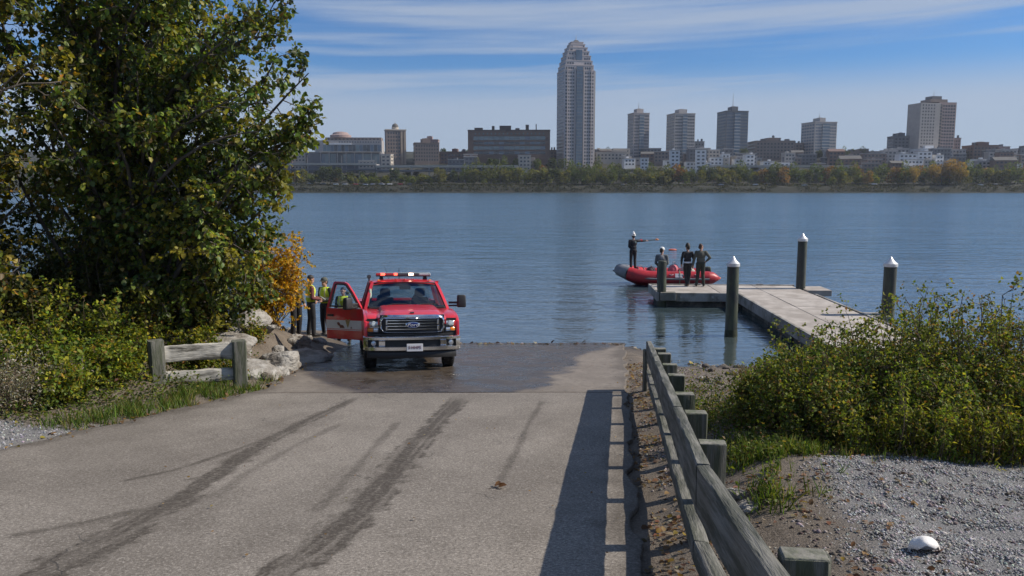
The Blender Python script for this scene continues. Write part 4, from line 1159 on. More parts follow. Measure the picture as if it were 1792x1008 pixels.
dbox('side_beam', FAR, FAR + 0.095, ARM0, WID, DZ - 0.30, DZ + 0.03, M_wale)
dbox('side_beam', FAR + 0.1, 0.0, ARM0, ARM0 + 0.095, DZ - 0.30, DZ + 0.03, M_wale)
dbox('float', 0.3, 6.4, 0.18, WID - 0.15, -0.30, DZ - 0.13, M_float)
dbox('float', 6.7, 13.3, 0.18, WID - 0.15, -0.30, DZ - 0.13, M_float)
dbox('float', FAR + 0.2, -0.12, ARM0 + 0.2, WID - 0.2, -0.30, DZ - 0.13, M_float)
dbox('pile_bracket', -0.20, 0.17, ARM0 + 0.12, ARM0 + 0.70, DZ - 0.26, DZ + 0.045, M_wale)
dbox('pile_bracket', FAR + 0.35, FAR + 1.7, WID + 0.01, WID + 0.95, DZ - 0.22, DZ + 0.01, M_deck)
dbox('pile_bracket', 4.4, 5.2, WID + 0.01, WID + 0.62, DZ - 0.22, DZ + 0.01, M_wale)
for w in np.linspace(ARM0 + 0.9, -0.3, 4): dbox('bolt_plate', 0.101, 0.112, w - 0.04, w + 0.04, DZ - 0.17, DZ - 0.07, M_iron, bev=0)
for u in np.linspace(1.0, 12.5, 8): dbox('bolt_plate', u - 0.04, u + 0.04, -0.018, -0.006, DZ - 0.17, DZ - 0.07, M_iron, bev=0)
for u, w in ((FAR + 0.3, -1.0), (FAR + 0.3, 1.5)):
    dbox('mooring_cleat', u - 0.04, u + 0.04, w - 0.13, w + 0.13, DZ + 0.03, DZ + 0.09, M_iron)

# ------------------------------------------------------------------ pilings with metal cone caps
M_pile = mat('tarred_piling', (0.030, 0.034, 0.031), rough=0.55, var=0.35, scale=2.5, bump=0.3, bscale=8, col2=(0.060, 0.072, 0.045), c2amt=0.5, c2scale=1.4, stretch=(3, 3, 0.8))
M_weed = mat('piling_weed', (0.022, 0.030, 0.014), rough=0.7, var=0.4, scale=8, bump=0.6, bscale=30)
M_cap = mat('piling_cap', (0.62, 0.63, 0.64), rough=0.38, metal=0.35, var=0.08)
def piling(px, ybase, zbase, pytop, label, r=0.165, dist=None, cap=True, lean=0.0):
    p = at_z(px, ybase, zbase) if dist is None else at_y(px, ybase, dist)
    top = at_y(px, pytop, p.y).z
    rt = thing('piling', label, 'piling', (p.x, p.y, 0))
    caph = 0.27 if cap else 0.0
    prof = [(r * 1.06, -1.6), (r * 1.06, 0.0), (r * 1.03, 0.4), (r, top - caph)]
    MB().lathe(prof, n=20).build('shaft', M_pile, rt, smooth=R(40))
    MB().lathe([(r * 1.07, -0.4), (r * 1.12, 0.0), (r * 1.10, 0.12), (r * 1.035, 0.22)], n=20).build('waterline_growth', M_weed, rt, smooth=R(40))
    if cap:
        MB().lathe([(r * 1.03, top - caph - 0.05), (r * 1.12, top - caph - 0.04), (r * 1.12, top - caph + 0.05), (r * 0.5, top - caph * 0.45), (0.012, top)], n=20).build('cone_cap', M_cap, rt, smooth=R(30))
    else:
        MB().lathe([(r * 0.97, top), (r * 0.9, top + 0.015)], n=20).build('end_cap', M_pile, rt)
    return rt, p
piling(1279, 588, 0.0, 448, 'dark piling with white cone cap standing in open water beside the walkway', 0.175)
pb = dk(FAR + 1.0, WID + 0.48, 0)
piling(1401, 503, DZ, 408, 'dark piling with white cone cap at the outer end of the dock', 0.175, dist=pb.y)
pb = dk(4.8, WID + 0.31, 0)
piling(1553, 560, 0.0, 449, 'dark piling with white cone cap rising behind the thicket', 0.19, dist=pb.y)
pb = dk(-0.02, ARM0 + 0.40, 0)
piling(1158, 506, DZ, 457, 'short capless piling at the corner of the dock arm', 0.165, dist=pb.y + 0.12, cap=False)

# ------------------------------------------------------------------ inflatable rescue boat
M_rub = mat('boat_red_rubber', (0.42, 0.022, 0.03), rough=0.42, var=0.15, scale=2.5, col2=(0.30, 0.02, 0.025), c2amt=0.4)
M_rubg = mat('boat_grey_rubber', (0.16, 0.165, 0.18), rough=0.5, var=0.2, scale=4)
M_rubl = mat('boat_pale_stripe', (0.50, 0.47, 0.50), rough=0.5, var=0.15)
M_hull = mat('boat_hull', (0.30, 0.022, 0.028), rough=0.4, var=0.2)
M_floor = mat('boat_floor', (0.10, 0.10, 0.105), rough=0.7, var=0.2)
M_cone = mat('orange_cone', (0.70, 0.17, 0.04), rough=0.45, var=0.1)
def make_boat():
    c0 = at_z(1078, 489, 0.0); c1 = at_z(1256, 498, 0.0)
    yy = 37.1
    pl, pr = at_y(1080, 480, yy), at_y(1254, 480, yy - 0.3)
    L_ = (pr - pl).length
    ctr = (pl + pr) / 2
    rt = thing('inflatable_boat', 'red inflatable boat with grey bow moored beyond the dock arm', 'boat', (ctr.x, ctr.y, 0), (0, 0, math.atan2(pr.y - pl.y, pr.x - pl.x)))
    # local x: bow at -L/2, stern at +L/2
    h = L_ / 2; r = 0.30; bw = 0.74
    def path(s):     # centre line of one side tube from stern to the bow tip; s=+-1
        pts = []
        for t in np.linspace(0, 1, 22):
            x = h - 0.5 - t * (L_ - 0.5 - r * 0.4)
            k = max(0, (t - 0.62) / 0.38)
            y = bw * math.sqrt(max(0, 1 - k ** 2.6)) * s
            z = 0.40 + 0.26 * k ** 1.7
            pts.append(Vector((x, y, z)))
        return pts
    for s in (-1, 1):
        P_ = path(s)
        red = P_[:20]; grey = P_[19:]
        MB().tube(red, [r] * len(red), n=18, caps=False).build('side_tube', M_rub, rt, smooth=R(60))
        MB().tube(grey, [r * 1.004 - 0.012 * k for k in range(len(grey))], n=18, caps=True).build('bow_tube', M_rubg, rt, smooth=R(60))
        e = P_[0]
        MB().tube([e, e + Vector((0.22, 0, 0.0)), e + Vector((0.40, 0, -0.01)), e + Vector((0.50, 0, -0.01))], [r, r * 0.86, r * 0.45, r * 0.2], n=18).build('tube_cone', M_rub, rt, smooth=R(60))
        MB().tube([e + Vector((0.49, 0, -0.01)), e + Vector((0.56, 0, -0.01))], [r * 0.2, r * 0.06], n=10).build('cone_tip', M_cone, rt, smooth=R(60))
        # rubbing strake and pale stripe
        st = [p + Vector((0, 0.292 * s, -0.03)) if i < 15 else p + Vector((-0.292 * (i - 14) / 7, 0.292 * s * (1 - (i - 14) / 7), -0.03)) for i, p in enumerate(P_)]
        MB().tube(st, 0.045, n=8).build('rubbing_strake', M_rubg, rt, smooth=R(60))
        st2 = [p + Vector((0, 0, 0.105)) for p in st[1:15]]
        st2 = [Vector((p.x, p.y - 0.035 * s, p.z)) for p in st2]
        MB().tube(st2, 0.03, n=6).build('stripe', M_rubl, rt, smooth=R(60))
        # grab-line patches and straps
        for i in (3, 6, 9, 12, 15):
            p = st[i]; MB().tube([p + Vector((-0.09, -0.05 * s, 0.2)), p + Vector((0, -0.01 * s, 0.17)), p + Vector((0.09, -0.05 * s, 0.2))], 0.018, n=6).build('grab_line', M_rubl, rt)
        for i in (5, 7):
            p = P_[i]; MB().tube([p + Vector((0, 0.308 * math.sin(q) * s, 0.308 * math.cos(q))) for q in np.linspace(0.1, 2.6, 9)], 0.022, n=6).build('strap', mat('strap_webbing', (0.22, 0.24, 0.15), rough=0.8), rt)
    # hull, floor, transom
    rings = []
    for t in np.linspace(0, 1, 12):
        x = h - 0.6 - t * (L_ - 0.75); k = max(0, (t - 0.6) / 0.4); w = bw * math.sqrt(max(0.0, 1 - k ** 2.4)) * 0.98
        zk = -0.16 + 0.5 * k ** 1.8; zc = 0.20 + 0.26 * k ** 1.7
        rings.append([(x, -w, zc), (x, -w * 0.7, (zc + zk) / 2 - 0.05), (x, 0, zk), (x, w * 0.7, (zc + zk) / 2 - 0.05), (x, w, zc), (x, 0, zc)])
    MB().loft(rings).build('hull', M_hull, rt, smooth=R(50))
    MB().bb(-h + 1.3, h - 0.62, -0.5, 0.5, 0.175, 0.21).build('floor', M_floor, rt)
    MB().bb(h - 0.66, h - 0.60, -0.55, 0.55, 0.10, 0.62).build('transom', M_floor, rt, bevel=0.015)
    MB().bb(-h + 0.42, -h + 1.15, -0.42, 0.42, 0.63, 0.685).build('bow_deck', M_rubg, rt, bevel=0.02)
    MB().box((0.55, 0, 0.44), (0.28, 0.98, 0.05)).build('thwart', M_rubg, rt, bevel=0.02)
    MB().box((-0.6, 0, 0.44), (0.28, 0.98, 0.05)).build('thwart', M_rubg, rt, bevel=0.02)
    d = MB(); d.tube([(-0.2, -0.985, 0.48), (-0.17, -0.995, 0.40), (-0.2, -0.985, 0.33)], 0.03, n=6)
    # registration patch on the shore side
    MB().box((0.42, -1.0, 0.52), (0.34, 0.03, 0.2), rot=Matrix.Rotation(-0.5, 3, 'X')).build('patch', M_rubl, rt, bevel=0.01)
    return rt, ctr, h
boat, boat_c, boat_h = make_boat()
bz = boat.rotation_euler[2]
def on_boat(x, y, z=0.0):
    return Vector((boat_c.x + x * math.cos(bz) - y * math.sin(bz), boat_c.y + x * math.sin(bz) + y * math.cos(bz), z))
# gear lying in the boat: each its own thing
def gear_bag(x, y, z, size, col, label, rz=0.0, shape='bag'):
    p = on_boat(x, y, z)
    rt = thing('gear_bag', label, 'bag', (p.x, p.y, p.z), (0, 0, bz + rz))
    m_ = mat('bag_%02d%02d%02d' % tuple(int(c * 99) for c in col), col, rough=0.7, var=0.25, scale=6, bump=0.4, bscale=9)
    l, w, hh = size
    rings = []
    for t in np.linspace(-1, 1, 9):
        k = max(0.25, (1 - abs(t) ** 3.5))
        rings.append([(t * l / 2, math.cos(q) * w / 2 * k, hh / 2 + math.sin(q) * hh / 2 * k) for q in np.linspace(0, 2 * math.pi, 13)[:-1]])
    MB().loft(rings).build('bag_body', m_, rt, smooth=R(60))
    MB().tube([(-l * 0.2, 0, hh * 0.97), (-l * 0.12, 0, hh * 1.2), (l * 0.12, 0, hh * 1.2), (l * 0.2, 0, hh * 0.97)], 0.018, n=6).build('handle', M_blackp_ if 'M_blackp_' in globals() else M_rubg, rt)
    for t in (-0.22, 0.22):
        MB().tube([(t * l, math.cos(q) * w * 0.51, hh / 2 + math.sin(q) * hh * 0.51) for q in np.linspace(0, 2 * math.pi, 15)], 0.016, n=5, caps=False).build('strap', M_rubg, rt)
    return rt
gear_bag(-1.25, -0.1, 0.45, (0.62, 0.40, 0.36), (0.50, 0.02, 0.03), 'bright red gear bag lying near the bow of the inflatable boat', 0.4)
gear_bag(-0.72, 0.05, 0.47, (0.50, 0.36, 0.34), (0.06, 0.02, 0.03), 'dark maroon gear bag on the front seat of the boat', 1.2)
gear_bag(-0.25, -0.12, 0.30, (0.55, 0.4, 0.40), (0.035, 0.035, 0.05), 'black gear bag on the boat floor between the two seats', 0.2)
gear_bag(0.33, 0.05, 0.30, (0.60, 0.44, 0.62), (0.45, 0.10, 0.13), 'tall pinkish red gear bag stowed by the rear boat seat', 0.9)
gear_bag(0.92, 0.0, 0.30, (0.75, 0.55, 0.58), (0.36, 0.33, 0.28), 'pale grey canvas bundle in the stern of the boat', 0.1)
# outboard engine at the transom
p = on_boat(boat_h - 0.47, 0, 0.0)
ob = thing('outboard_motor', 'black outboard motor on the transom of the inflatable boat', 'motor', (p.x, p.y, 0.0), (0, 0, bz))
MB().box((0.05, 0, 0.72), (0.34, 0.26, 0.26), taper=(0.8, 0.8)).build('cowling', M_pile, ob, bevel=0.05, segs=3, smooth=R(50))
MB().box((0.03, 0, 0.25), (0.13, 0.09, 0.75)).build('leg', M_pile, ob, bevel=0.02)
MB().tube([(-0.1, 0, 0.66), (-0.45, 0.02, 0.72)], [0.022, 0.018], n=6).build('tiller', M_pile, ob)
MB().box((0.03, 0, -0.22), (0.26, 0.09, 0.09)).build('gear_case', M_pile, ob, bevel=0.03)
# marker float out on the river
p = at_z(1177, 438, 0.0)
bu = thing('marker_float', 'small orange red marker float drifting on the open river', 'float', (p.x, p.y, -0.03), (0, 0, 0.2))
MB().tube([(-0.30, 0, 0.06), (-0.22, 0, 0.06), (0, 0, 0.06), (0.22, 0, 0.06), (0.30, 0, 0.06)], [0.03, 0.07, 0.085, 0.07, 0.03], n=12).build('float_body', mat('float_red', (0.50, 0.09, 0.05), rough=0.5), bu, smooth=R(60))
MB().tube([(0.27, 0, 0.07), (0.35, 0, 0.1), (0.40, 0, 0.06)], 0.015, n=5).build('rope_eye', M_rubg, bu)
# ------------------------------------------------------------------ red fire-service pickup backed down to the water
def text_mesh(txt, size, name='lettering', shear=0.0, extrude=0.002):
    cu = bpy.data.curves.new(name, 'FONT'); cu.body = txt; cu.size = size; cu.shear = shear; cu.extrude = extrude
    cu.align_x = 'CENTER'; cu.align_y = 'CENTER'; cu.resolution_u = 3
    o = bpy.data.objects.new(name, cu); COL.objects.link(o)
    dg = bpy.context.evaluated_depsgraph_get()
    me = bpy.data.meshes.new_from_object(o.evaluated_get(dg))
    bpy.data.objects.remove(o); bpy.data.curves.remove(cu)
    me.name = name
    return me
M_red = mat('truck_red_paint', (0.60, 0.018, 0.028), rough=0.32, var=0.08, scale=3, coat=0.7, col2=(0.46, 0.04, 0.045), c2amt=0.2, c2scale=2.5, spec=0.5, rvar=0.06)
M_chrome = mat('chrome', (0.72, 0.73, 0.75), rough=0.12, metal=1.0, var=0.06, scale=9, rvar=0.05)
M_blackp = mat('black_plastic', (0.018, 0.018, 0.019), rough=0.5, var=0.25, scale=20)
M_grilleb = mat('grille_black', (0.008, 0.008, 0.009), rough=0.6, var=0.2)
M_tyre = mat('tyre_rubber', (0.02, 0.02, 0.021), rough=0.75, var=0.3, scale=12, bump=0.3, bscale=30)
M_rim = mat('wheel_rim', (0.42, 0.43, 0.45), rough=0.3, metal=0.9, var=0.15)
M_amber = mat('amber_lens', (0.75, 0.22, 0.015), rough=0.18, var=0.1, coat=0.5)
M_lens = mat('headlamp_lens', (0.62, 0.64, 0.66), rough=0.1, metal=0.55, var=0.35, scale=25, coat=0.6)
M_lampdk = mat('headlamp_housing', (0.09, 0.09, 0.095), rough=0.3, metal=0.3, var=0.4, scale=30)
M_whitep = mat('white_decal', (0.66, 0.66, 0.66), rough=0.4, var=0.08)
M_gold = mat('gold_decal', (0.34, 0.25, 0.10), rough=0.35, var=0.25, scale=18)
M_darkred = mat('dark_decal', (0.14, 0.035, 0.025), rough=0.45, var=0.3)
M_cloth = mat('seat_cloth', (0.022, 0.023, 0.026), rough=0.9, var=0.2)
M_dash = mat('dashboard', (0.03, 0.031, 0.034), rough=0.6, var=0.2)
M_wscreen = glass_mat('windscreen_glass', (0.72, 0.86, 0.9), 0.04, 0.42)
M_sglass = glass_mat('side_glass', (0.80, 0.90, 0.88), 0.05, 0.10)
M_blue = mat('badge_blue', (0.012, 0.03, 0.16), rough=0.25, var=0.05, coat=0.5)
M_plate = mat('licence_plate', (0.66, 0.67, 0.70), rough=0.4, var=0.06)
M_redlens = mat('red_lens', (0.45, 0.015, 0.015), rough=0.2, var=0.2, coat=0.5)
M_redlit = mat('red_lamp_lit', (0.9, 0.1, 0.06), rough=0.3, var=0, emit=(1.0, 0.10, 0.06), estr=3.0)
M_warmlit = mat('warm_lamp_lit', (1, 0.6, 0.4), rough=0.3, var=0, emit=(1.0, 0.62, 0.42), estr=5.0)
M_clear = mat('clear_lens', (0.45, 0.50, 0.52), rough=0.12, var=0.3, scale=40, coat=0.6)

def beam(mb, p, q, w, h, up=(0, 0, 1), mi=0):
    p, q = Vector(p), Vector(q); t = (q - p).normalized(); up = Vector(up)
    x = t.cross(up).normalized(); y = x.cross(t).normalized()
    c = [(-1, -1), (1, -1), (1, 1), (-1, 1)]
    mb.loft([[p + x * a * w / 2 + y * b * h / 2 for a, b in c], [q + x * a * w / 2 + y * b * h / 2 for a, b in c]], mi=mi)
def curved_bar(mb, x0, x1, z0, z1, yf, depth, n=14, crown=0.02, mi=0):
    rings = []
    for i in range(n + 1):
        x = x0 + (x1 - x0) * i / n; y = yf(x); zm = (z0 + z1) / 2
        rings.append([(x, y + depth, z0), (x, y + crown, z0 + 0.006), (x, y, zm - (z1 - z0) * 0.25), (x, y, zm + (z1 - z0) * 0.25), (x, y + crown, z1 - 0.006), (x, y + depth, z1)])
    mb.loft(rings, mi=mi)

def make_truck():
    n = Vector((0, RAMPS, 1)).normalized()
    a = R(12.0)
    yv = Vector((-math.sin(a), math.cos(a), 0)); yv = (yv - n * yv.dot(n)).normalized()
    xv = yv.cross(n)
    root = thing('pickup_truck', 'red pickup truck with roof light bar and open door, backed down the ramp', 'truck')
    TX, TY = -2.25, 17.2
    root.matrix_world = Matrix(((xv.x, yv.x, n.x, TX), (xv.y, yv.y, n.y, TY), (xv.z, yv.z, n.z, ramp_z(TY) + 0.004), (0, 0, 0, 1)))
    HX, HY = -0.985, 0.66                       # passenger door hinge
    yfr = lambda x: -0.80 + 0.13 * abs(x) ** 2.6    # nose curve in plan
    ybp = lambda x: -0.95 + 0.20 * abs(x) ** 3.2    # bumper curve in plan
    # ---- body: fenders, sills, bed sides, cab back
    arch = lambda cy, r, z0=0.43: [(cy + r * math.cos(q), z0 + r * math.sin(q)) for q in np.linspace(0.12, math.pi - 0.12, 13)]
    side = [(0.64, 0.44), (0.64, 1.24)] + [(0.3, 1.23), (-0.3, 1.175), (-0.55, 1.12), (-0.70, 1.03), (-0.72, 0.72), (-0.60, 0.62)] + arch(0.0, 0.53)[::-1]
    body = MB()
    for s in (-1, 1):
        mb = body
        x0, x1 = (0.93 * s, 1.0 * s)
        mb.prism(side, 'x', x0, x1)
        # cab lower sill and rear quarter
        mb.bb(x0 - 0.0 * s, 0.985 * s, 0.66, 2.96, 0.43, 0.52)
        # fender top shoulders lofted to the bonnet
        rings = []
        for yy, zo in [(-0.70, 1.035), (-0.55, 1.115), (-0.3, 1.175), (0.1, 1.21), (0.62, 1.235)]:
            o = 0.03 if yy < -0.6 else 0
            rings.append([(0.998 * s, yy, zo - 0.10), (0.985 * s, yy, zo - 0.02), (0.93 * s, yy, zo + 0.015 - o), (0.80 * s, yy, zo + 0.01 - o), (0.70 * s, yy, zo + 0.0 - o), (0.70 * s, yy, zo - 0.14), (0.93 * s, yy, zo - 0.14)])
        mb.loft(rings)
        # bed sides with arch
        bed = [(2.99, 0.62), (2.99, 1.33), (5.22, 1.33), (5.22, 0.66), (4.55, 0.62)] + arch(3.97, 0.54)
        mb.prism(bed, 'x', 0.90 * s, 1.0 * s)
        # cab rear quarter below the glass
        mb.bb(0.92 * s, 0.985 * s, 2.84, 2.985, 0.52, 1.30)
    body.bb(-0.90, 0.90, 3.0, 3.06, 0.62, 1.33)
    body.bb(-0.89, 0.89, 3.07, 5.14, 0.62, 0.70)
    body.bb(-0.915, 0.915, 2.90, 2.96, 0.50, 1.32)
    body.bb(-0.90, 0.90, 0.66, 2.89, 0.44, 0.50)
    body_o = body.build('body', M_red, root, smooth=R(35), bevel=0.012)
    # ---- bonnet with raised centre
    hood = MB(); rings = []
    for yy, zc, k in [(-0.79, 1.10, 0.4), (-0.76, 1.165, 0.7), (-0.66, 1.20, 0.9), (-0.4, 1.245, 1), (0.1, 1.29, 1), (0.58, 1.315, 1)]:
        ring = []
        for x, dz in [(-0.715, -0.085), (-0.66, -0.07), (-0.60, -0.012), (-0.54, 0.004), (-0.3, 0.012), (0, 0.016), (0.3, 0.012), (0.54, 0.004), (0.60, -0.012), (0.66, -0.07), (0.715, -0.085)]:
            ring.append((x, yy + (0.10 * abs(x) ** 2 if yy < -0.6 else 0), zc + dz * k))
        ring += [(0.715, yy + 0.03, zc - 0.13), (-0.715, yy + 0.03, zc - 0.13)]
        rings.append(ring)
    hood.loft(rings)
    hood_o = hood.build('hood', M_red, root, smooth=R(28))
    b = MB().box((0, -0.70, 1.213), (0.085, 0.05, 0.03)); b.build('hood_badge', M_lampdk, hood_o, bevel=0.008)
    MB().bb(-0.86, 0.86, 0.55, 0.74, 1.20, 1.287).build('cowl', M_blackp, root, bevel=0.02)
    # ---- nose structure behind the grille
    nose = MB()
    nose.bb(-0.93, 0.93, -0.68, -0.55, 0.50, 1.09)
    nose.build('radiator_support', M_grilleb, root)
    # ---- grille
    gr = thing_part('grille', root)
    g = MB()
    curved_bar(g, -0.67, 0.67, 0.80, 1.17, lambda x: yfr(x) - 0.014, 0.09, crown=0.0)
    g.build('grille_mesh', M_grilleb, gr)
    sur = MB()
    ou = [(-0.685, 1.05), (-0.63, 1.15), (-0.5, 1.175), (0.5, 1.175), (0.63, 1.15), (0.685, 1.05), (0.685, 0.90), (0.62, 0.80), (0.5, 0.785), (-0.5, 0.785), (-0.62, 0.80), (-0.685, 0.90)]
    inn = [(-0.625, 1.045), (-0.59, 1.085), (-0.5, 1.092), (0.5, 1.092), (0.59, 1.085), (0.625, 1.045), (0.625, 0.90), (0.58, 0.835), (0.5, 0.825), (-0.5, 0.825), (-0.58, 0.835), (-0.625, 0.90)]
    mid = [((a0 + c0) / 2, (a1 + c1) / 2) for (a0, a1), (c0, c1) in zip(ou, inn)]
    def dense(p):
        out = []
        for i in range(len(p)):
            q = p[(i + 1) % len(p)]
            m_ = 8 if abs(q[0] - p[i][0]) > 0.5 else 1
            for k in range(m_): out.append((p[i][0] + (q[0] - p[i][0]) * k / m_, p[i][1] + (q[1] - p[i][1]) * k / m_))
        return out
    ou, inn, mid = dense(ou), dense(inn), dense(mid)
    sur.loft([[(x, yfr(x) + 0.06, z) for x, z in ou], [(x, yfr(x) - 0.02, z) for x, z in ou], [(x, yfr(x) - 0.05, z) for x, z in mid], [(x, yfr(x) - 0.02, z) for x, z in inn], [(x, yfr(x) + 0.05, z) for x, z in inn]], caps=False)
    sur.build('grille_surround', M_chrome, gr, smooth=R(50))
    for z in (1.055, 0.993, 0.935, 0.872):
        bar = MB()
        curved_bar(bar, -0.53, 0.53, z - 0.016, z + 0.016, lambda x: yfr(x) - 0.03, 0.06, crown=0.012)
        bar.build('grille_bar', M_chrome, gr, smooth=R(50))
    for s in (-1, 1):
        for z0, z1 in ((0.965, 1.075), (0.85, 0.95)):
            p = MB(); p.box((0.535 * s, yfr(0.535) - 0.004, (z0 + z1) / 2), (0.042, 0.062, z1 - z0))
            p.build('grille_post', M_chrome, gr, bevel=0.012)
    em = MB(); em.lathe([(0.0, 0.02), (0.135, 0.02), (0.15, 0.012), (0.15, -0.03)], n=28, axis='y')
    em_o = em.build('emblem', M_chrome, gr, loc=(0, yfr(0) - 0.045, 0.964), smooth=R(40)); em_o.scale = (1, -1, 0.42)
    ov = MB(); ov.lathe([(0.0, 0.026), (0.122, 0.026), (0.128, 0.018)], n=28, axis='y')
    ov.build('oval_badge', M_blue, em_o, smooth=R(40))
    tm = text_mesh('Ford', 0.115, shear=0.35, extrude=0.003); tm.materials.append(M_whitep)
    to = link('lettering', tm, None, em_o, loc=(0, 0.031, 0), rot=(math.pi / 2, 0, 0)); to.scale = (1.1, 2.0, 1)
    # ---- headlights
    for s in (-1, 1):
        h = thing_part('headlight', root)
        yh = lambda x: yfr(x) + 0.005 + 0.25 * max(0, abs(x) - 0.86)
        def patch(x0, x1, z0, z1, m, nm, dy=0.0, bev=0.01):
            p = MB(); curved_bar(p, x0 * s, x1 * s, z0, z1, lambda x: yh(x) + dy, 0.10, n=6, crown=0.012); return p.build(nm, m, h, smooth=R(40))
        patch(0.695, 0.965, 0.80, 1.05, M_lampdk, 'housing', 0.0)
        patch(0.715, 0.885, 0.935, 1.035, M_lens, 'reflector', -0.012)
        patch(0.895, 0.955, 0.935, 1.035, M_amber, 'turn_lamp', -0.012)
        patch(0.715, 0.80, 0.815, 0.905, M_lens, 'reflector', -0.012)
        patch(0.81, 0.945, 0.815, 0.905, M_amber, 'turn_lamp', -0.012)
        patch(0.695, 0.965, 0.91, 0.927, M_chrome, 'divider', -0.016)
        lm = MB().lathe([(0.0, -0.035), (0.05, -0.03), (0.06, 0.0)], n=14, axis='y'); lm.build('bulb', M_clear, h, loc=(0.80 * s, yh(0.80) - 0.01, 0.985), smooth=R(60))
        f = MB(); curved_bar(f, 0.66 * s, 0.985 * s, 0.72, 0.80, lambda x: yfr(x) + 0.02, 0.12, n=6); f.build('filler_panel', M_blackp, root, smooth=R(40))
    f = MB(); curved_bar(f, -0.68, 0.68, 0.72, 0.79, lambda x: yfr(x) + 0.0, 0.12, n=10); f.build('filler_panel', M_blackp, root, smooth=R(40))
    # ---- bumper
    bp = thing_part('bumper', root)
    q = MB()
    curved_bar(q, -1.015, 1.015, 0.635, 0.735, ybp, 0.12, n=24, crown=0.025)
    curved_bar(q, -0.985, 0.985, 0.41, 0.535, lambda x: ybp(x) + 0.0, 0.12, n=24, crown=0.03)
    for s in (-1, 1):
        curved_bar(q, 0.575 * s, 0.70 * s, 0.505, 0.665, lambda x: ybp(x) + 0.012, 0.1, n=4, crown=0.035)
        curved_bar(q, 0.92 * s, 1.013 * s, 0.45, 0.66, ybp, 0.14, n=4, crown=0.004)
    q.build('bumper_bar', M_chrome, bp, smooth=R(40))
    q = MB(); curved_bar(q, -0.98, 0.98, 0.50, 0.66, lambda x: ybp(x) + 0.055, 0.1, n=20, crown=0.0); q.build('bumper_inset', M_blackp, bp, smooth=R(40))
    for s in (-1, 1):
        fl = MB().lathe([(0.0, -0.03), (0.05, -0.025), (0.058, 0.0), (0.058, 0.05)], n=16, axis='y')
        fl.build('fog_lamp', M_lens, bp, loc=(0.805 * s, ybp(0.805) + 0.045, 0.585), smooth=R(40))
    q = MB(); curved_bar(q, -0.93, 0.93, 0.27, 0.408, lambda x: ybp(x) + 0.05, 0.16, n=20, crown=0.01); q.build('valance', M_blackp, bp, smooth=R(40))
    pl = MB().box((0.03, -0.985, 0.50), (0.335, 0.012, 0.16)); pl_o = pl.build('licence_plate', M_plate, bp, bevel=0.006)
    tm = text_mesh('S\u00b7HHF5', 0.085); tm.materials.append(M_darkred)
    link('lettering', tm, None, pl_o, loc=(0.03, -0.994, 0.50), rot=(math.pi / 2, 0, 0))
    # ---- windscreen, roof, pillars, glass
    cols = np.linspace(-1, 1, 11); rings = []
    for t in np.linspace(0, 1, 6):
        hw = 0.875 + (0.715 - 0.875) * t; y = 0.60 + 0.70 * t; z = 1.285 + 0.535 * t
        rings.append([(hw * c, y + 0.11 * (c * c) - 0.05 - 0.02 * math.sin(math.pi * t), z - 0.02 * c * c * t) for c in cols])
    ws = MB().loft(rings, closed=False); ws.build('windscreen', M_wscreen, root, smooth=R(60))
    # dark band round the glass
    fr_ = MB()
    for s in (-1, 1):
        fr_.tube([(0.88 * s, 0.665, 1.285), (0.80 * s, 1.02, 1.56), (0.722 * s, 1.365, 1.795)], [0.02, 0.017, 0.017], n=6)
    fr_.tube([tuple(Vector(p) + Vector((0, 0.0, 0.005))) for p in rings[-1]], 0.016, n=6)
    fr_.build('windscreen_seal', M_blackp, root, smooth=R(60))
    roof = MB(); rr = []
    for y, z, hw in [(1.285, 1.815, 0.72), (1.36, 1.855, 0.73), (1.6, 1.895, 0.745), (2.2, 1.91, 0.75), (2.75, 1.885, 0.745), (2.93, 1.82, 0.73)]:
        top = [(hw * c, y + (0.06 * (c * c) if y < 1.5 else 0) - (0.05 if y < 1.3 else 0), z - 0.05 * abs(c) ** 3) for c in np.linspace(-1, 1, 11)]
        rr.append(top + [(hw * 0.99, y + 0.03, z - 0.085), (-hw * 0.99, y + 0.03, z - 0.085)])
    roof.loft(rr); roof_o = roof.build('roof', M_red, root, smooth=R(40))
    pil = MB()
    for s in (-1, 1):
        pts = [(0.945 * s, 0.62, 1.23), (0.885 * s, 0.86, 1.44), (0.81 * s, 1.18, 1.69), (0.762 * s, 1.42, 1.82)]
        rgs = []
        for x, y, z in pts:
            rgs.append([(x - 0.052 * s, y - 0.035, z + 0.01), (x + 0.012 * s, y + 0.0, z + 0.015), (x + 0.02 * s, y + 0.075, z - 0.03), (x - 0.05 * s, y + 0.06, z - 0.03)])
        pil.loft(rgs)
        beam(pil, (0.955 * s, 1.80, 1.22), (0.775 * s, 1.82, 1.83), 0.07, 0.10, up=(0, 1, 0))
        beam(pil, (0.955 * s, 2.87, 1.22), (0.765 * s, 2.84, 1.84), 0.07, 0.16, up=(0, 1, 0))
        beam(pil, (0.775 * s, 1.40, 1.83), (0.765 * s, 2.88, 1.835), 0.07, 0.05)
    pil.bb(-0.90, 0.90, 2.90, 2.95, 1.22, 1.34)
    pil.build('pillars', M_red, root, smooth=R(35))
    rw = MB(); rw.loft([[(-0.80, 2.93, 1.34), (0.80, 2.93, 1.34)], [(-0.70, 2.93, 1.79), (0.70, 2.93, 1.79)]], closed=False); rw.build('rear_window', M_sglass, root)
    for s, y0, y1 in ((1, 0.78, 1.76), (1, 1.86, 2.78), (-1, 1.86, 2.78)):
        yt0 = max(y0, 1.36)
        w = MB(); w.loft([[(0.965 * s, y0, 1.24), (0.965 * s, y1, 1.24)], [(0.79 * s, yt0, 1.80), (0.79 * s, y1, 1.80)]], closed=False)
        w.build('side_window', M_sglass, root)
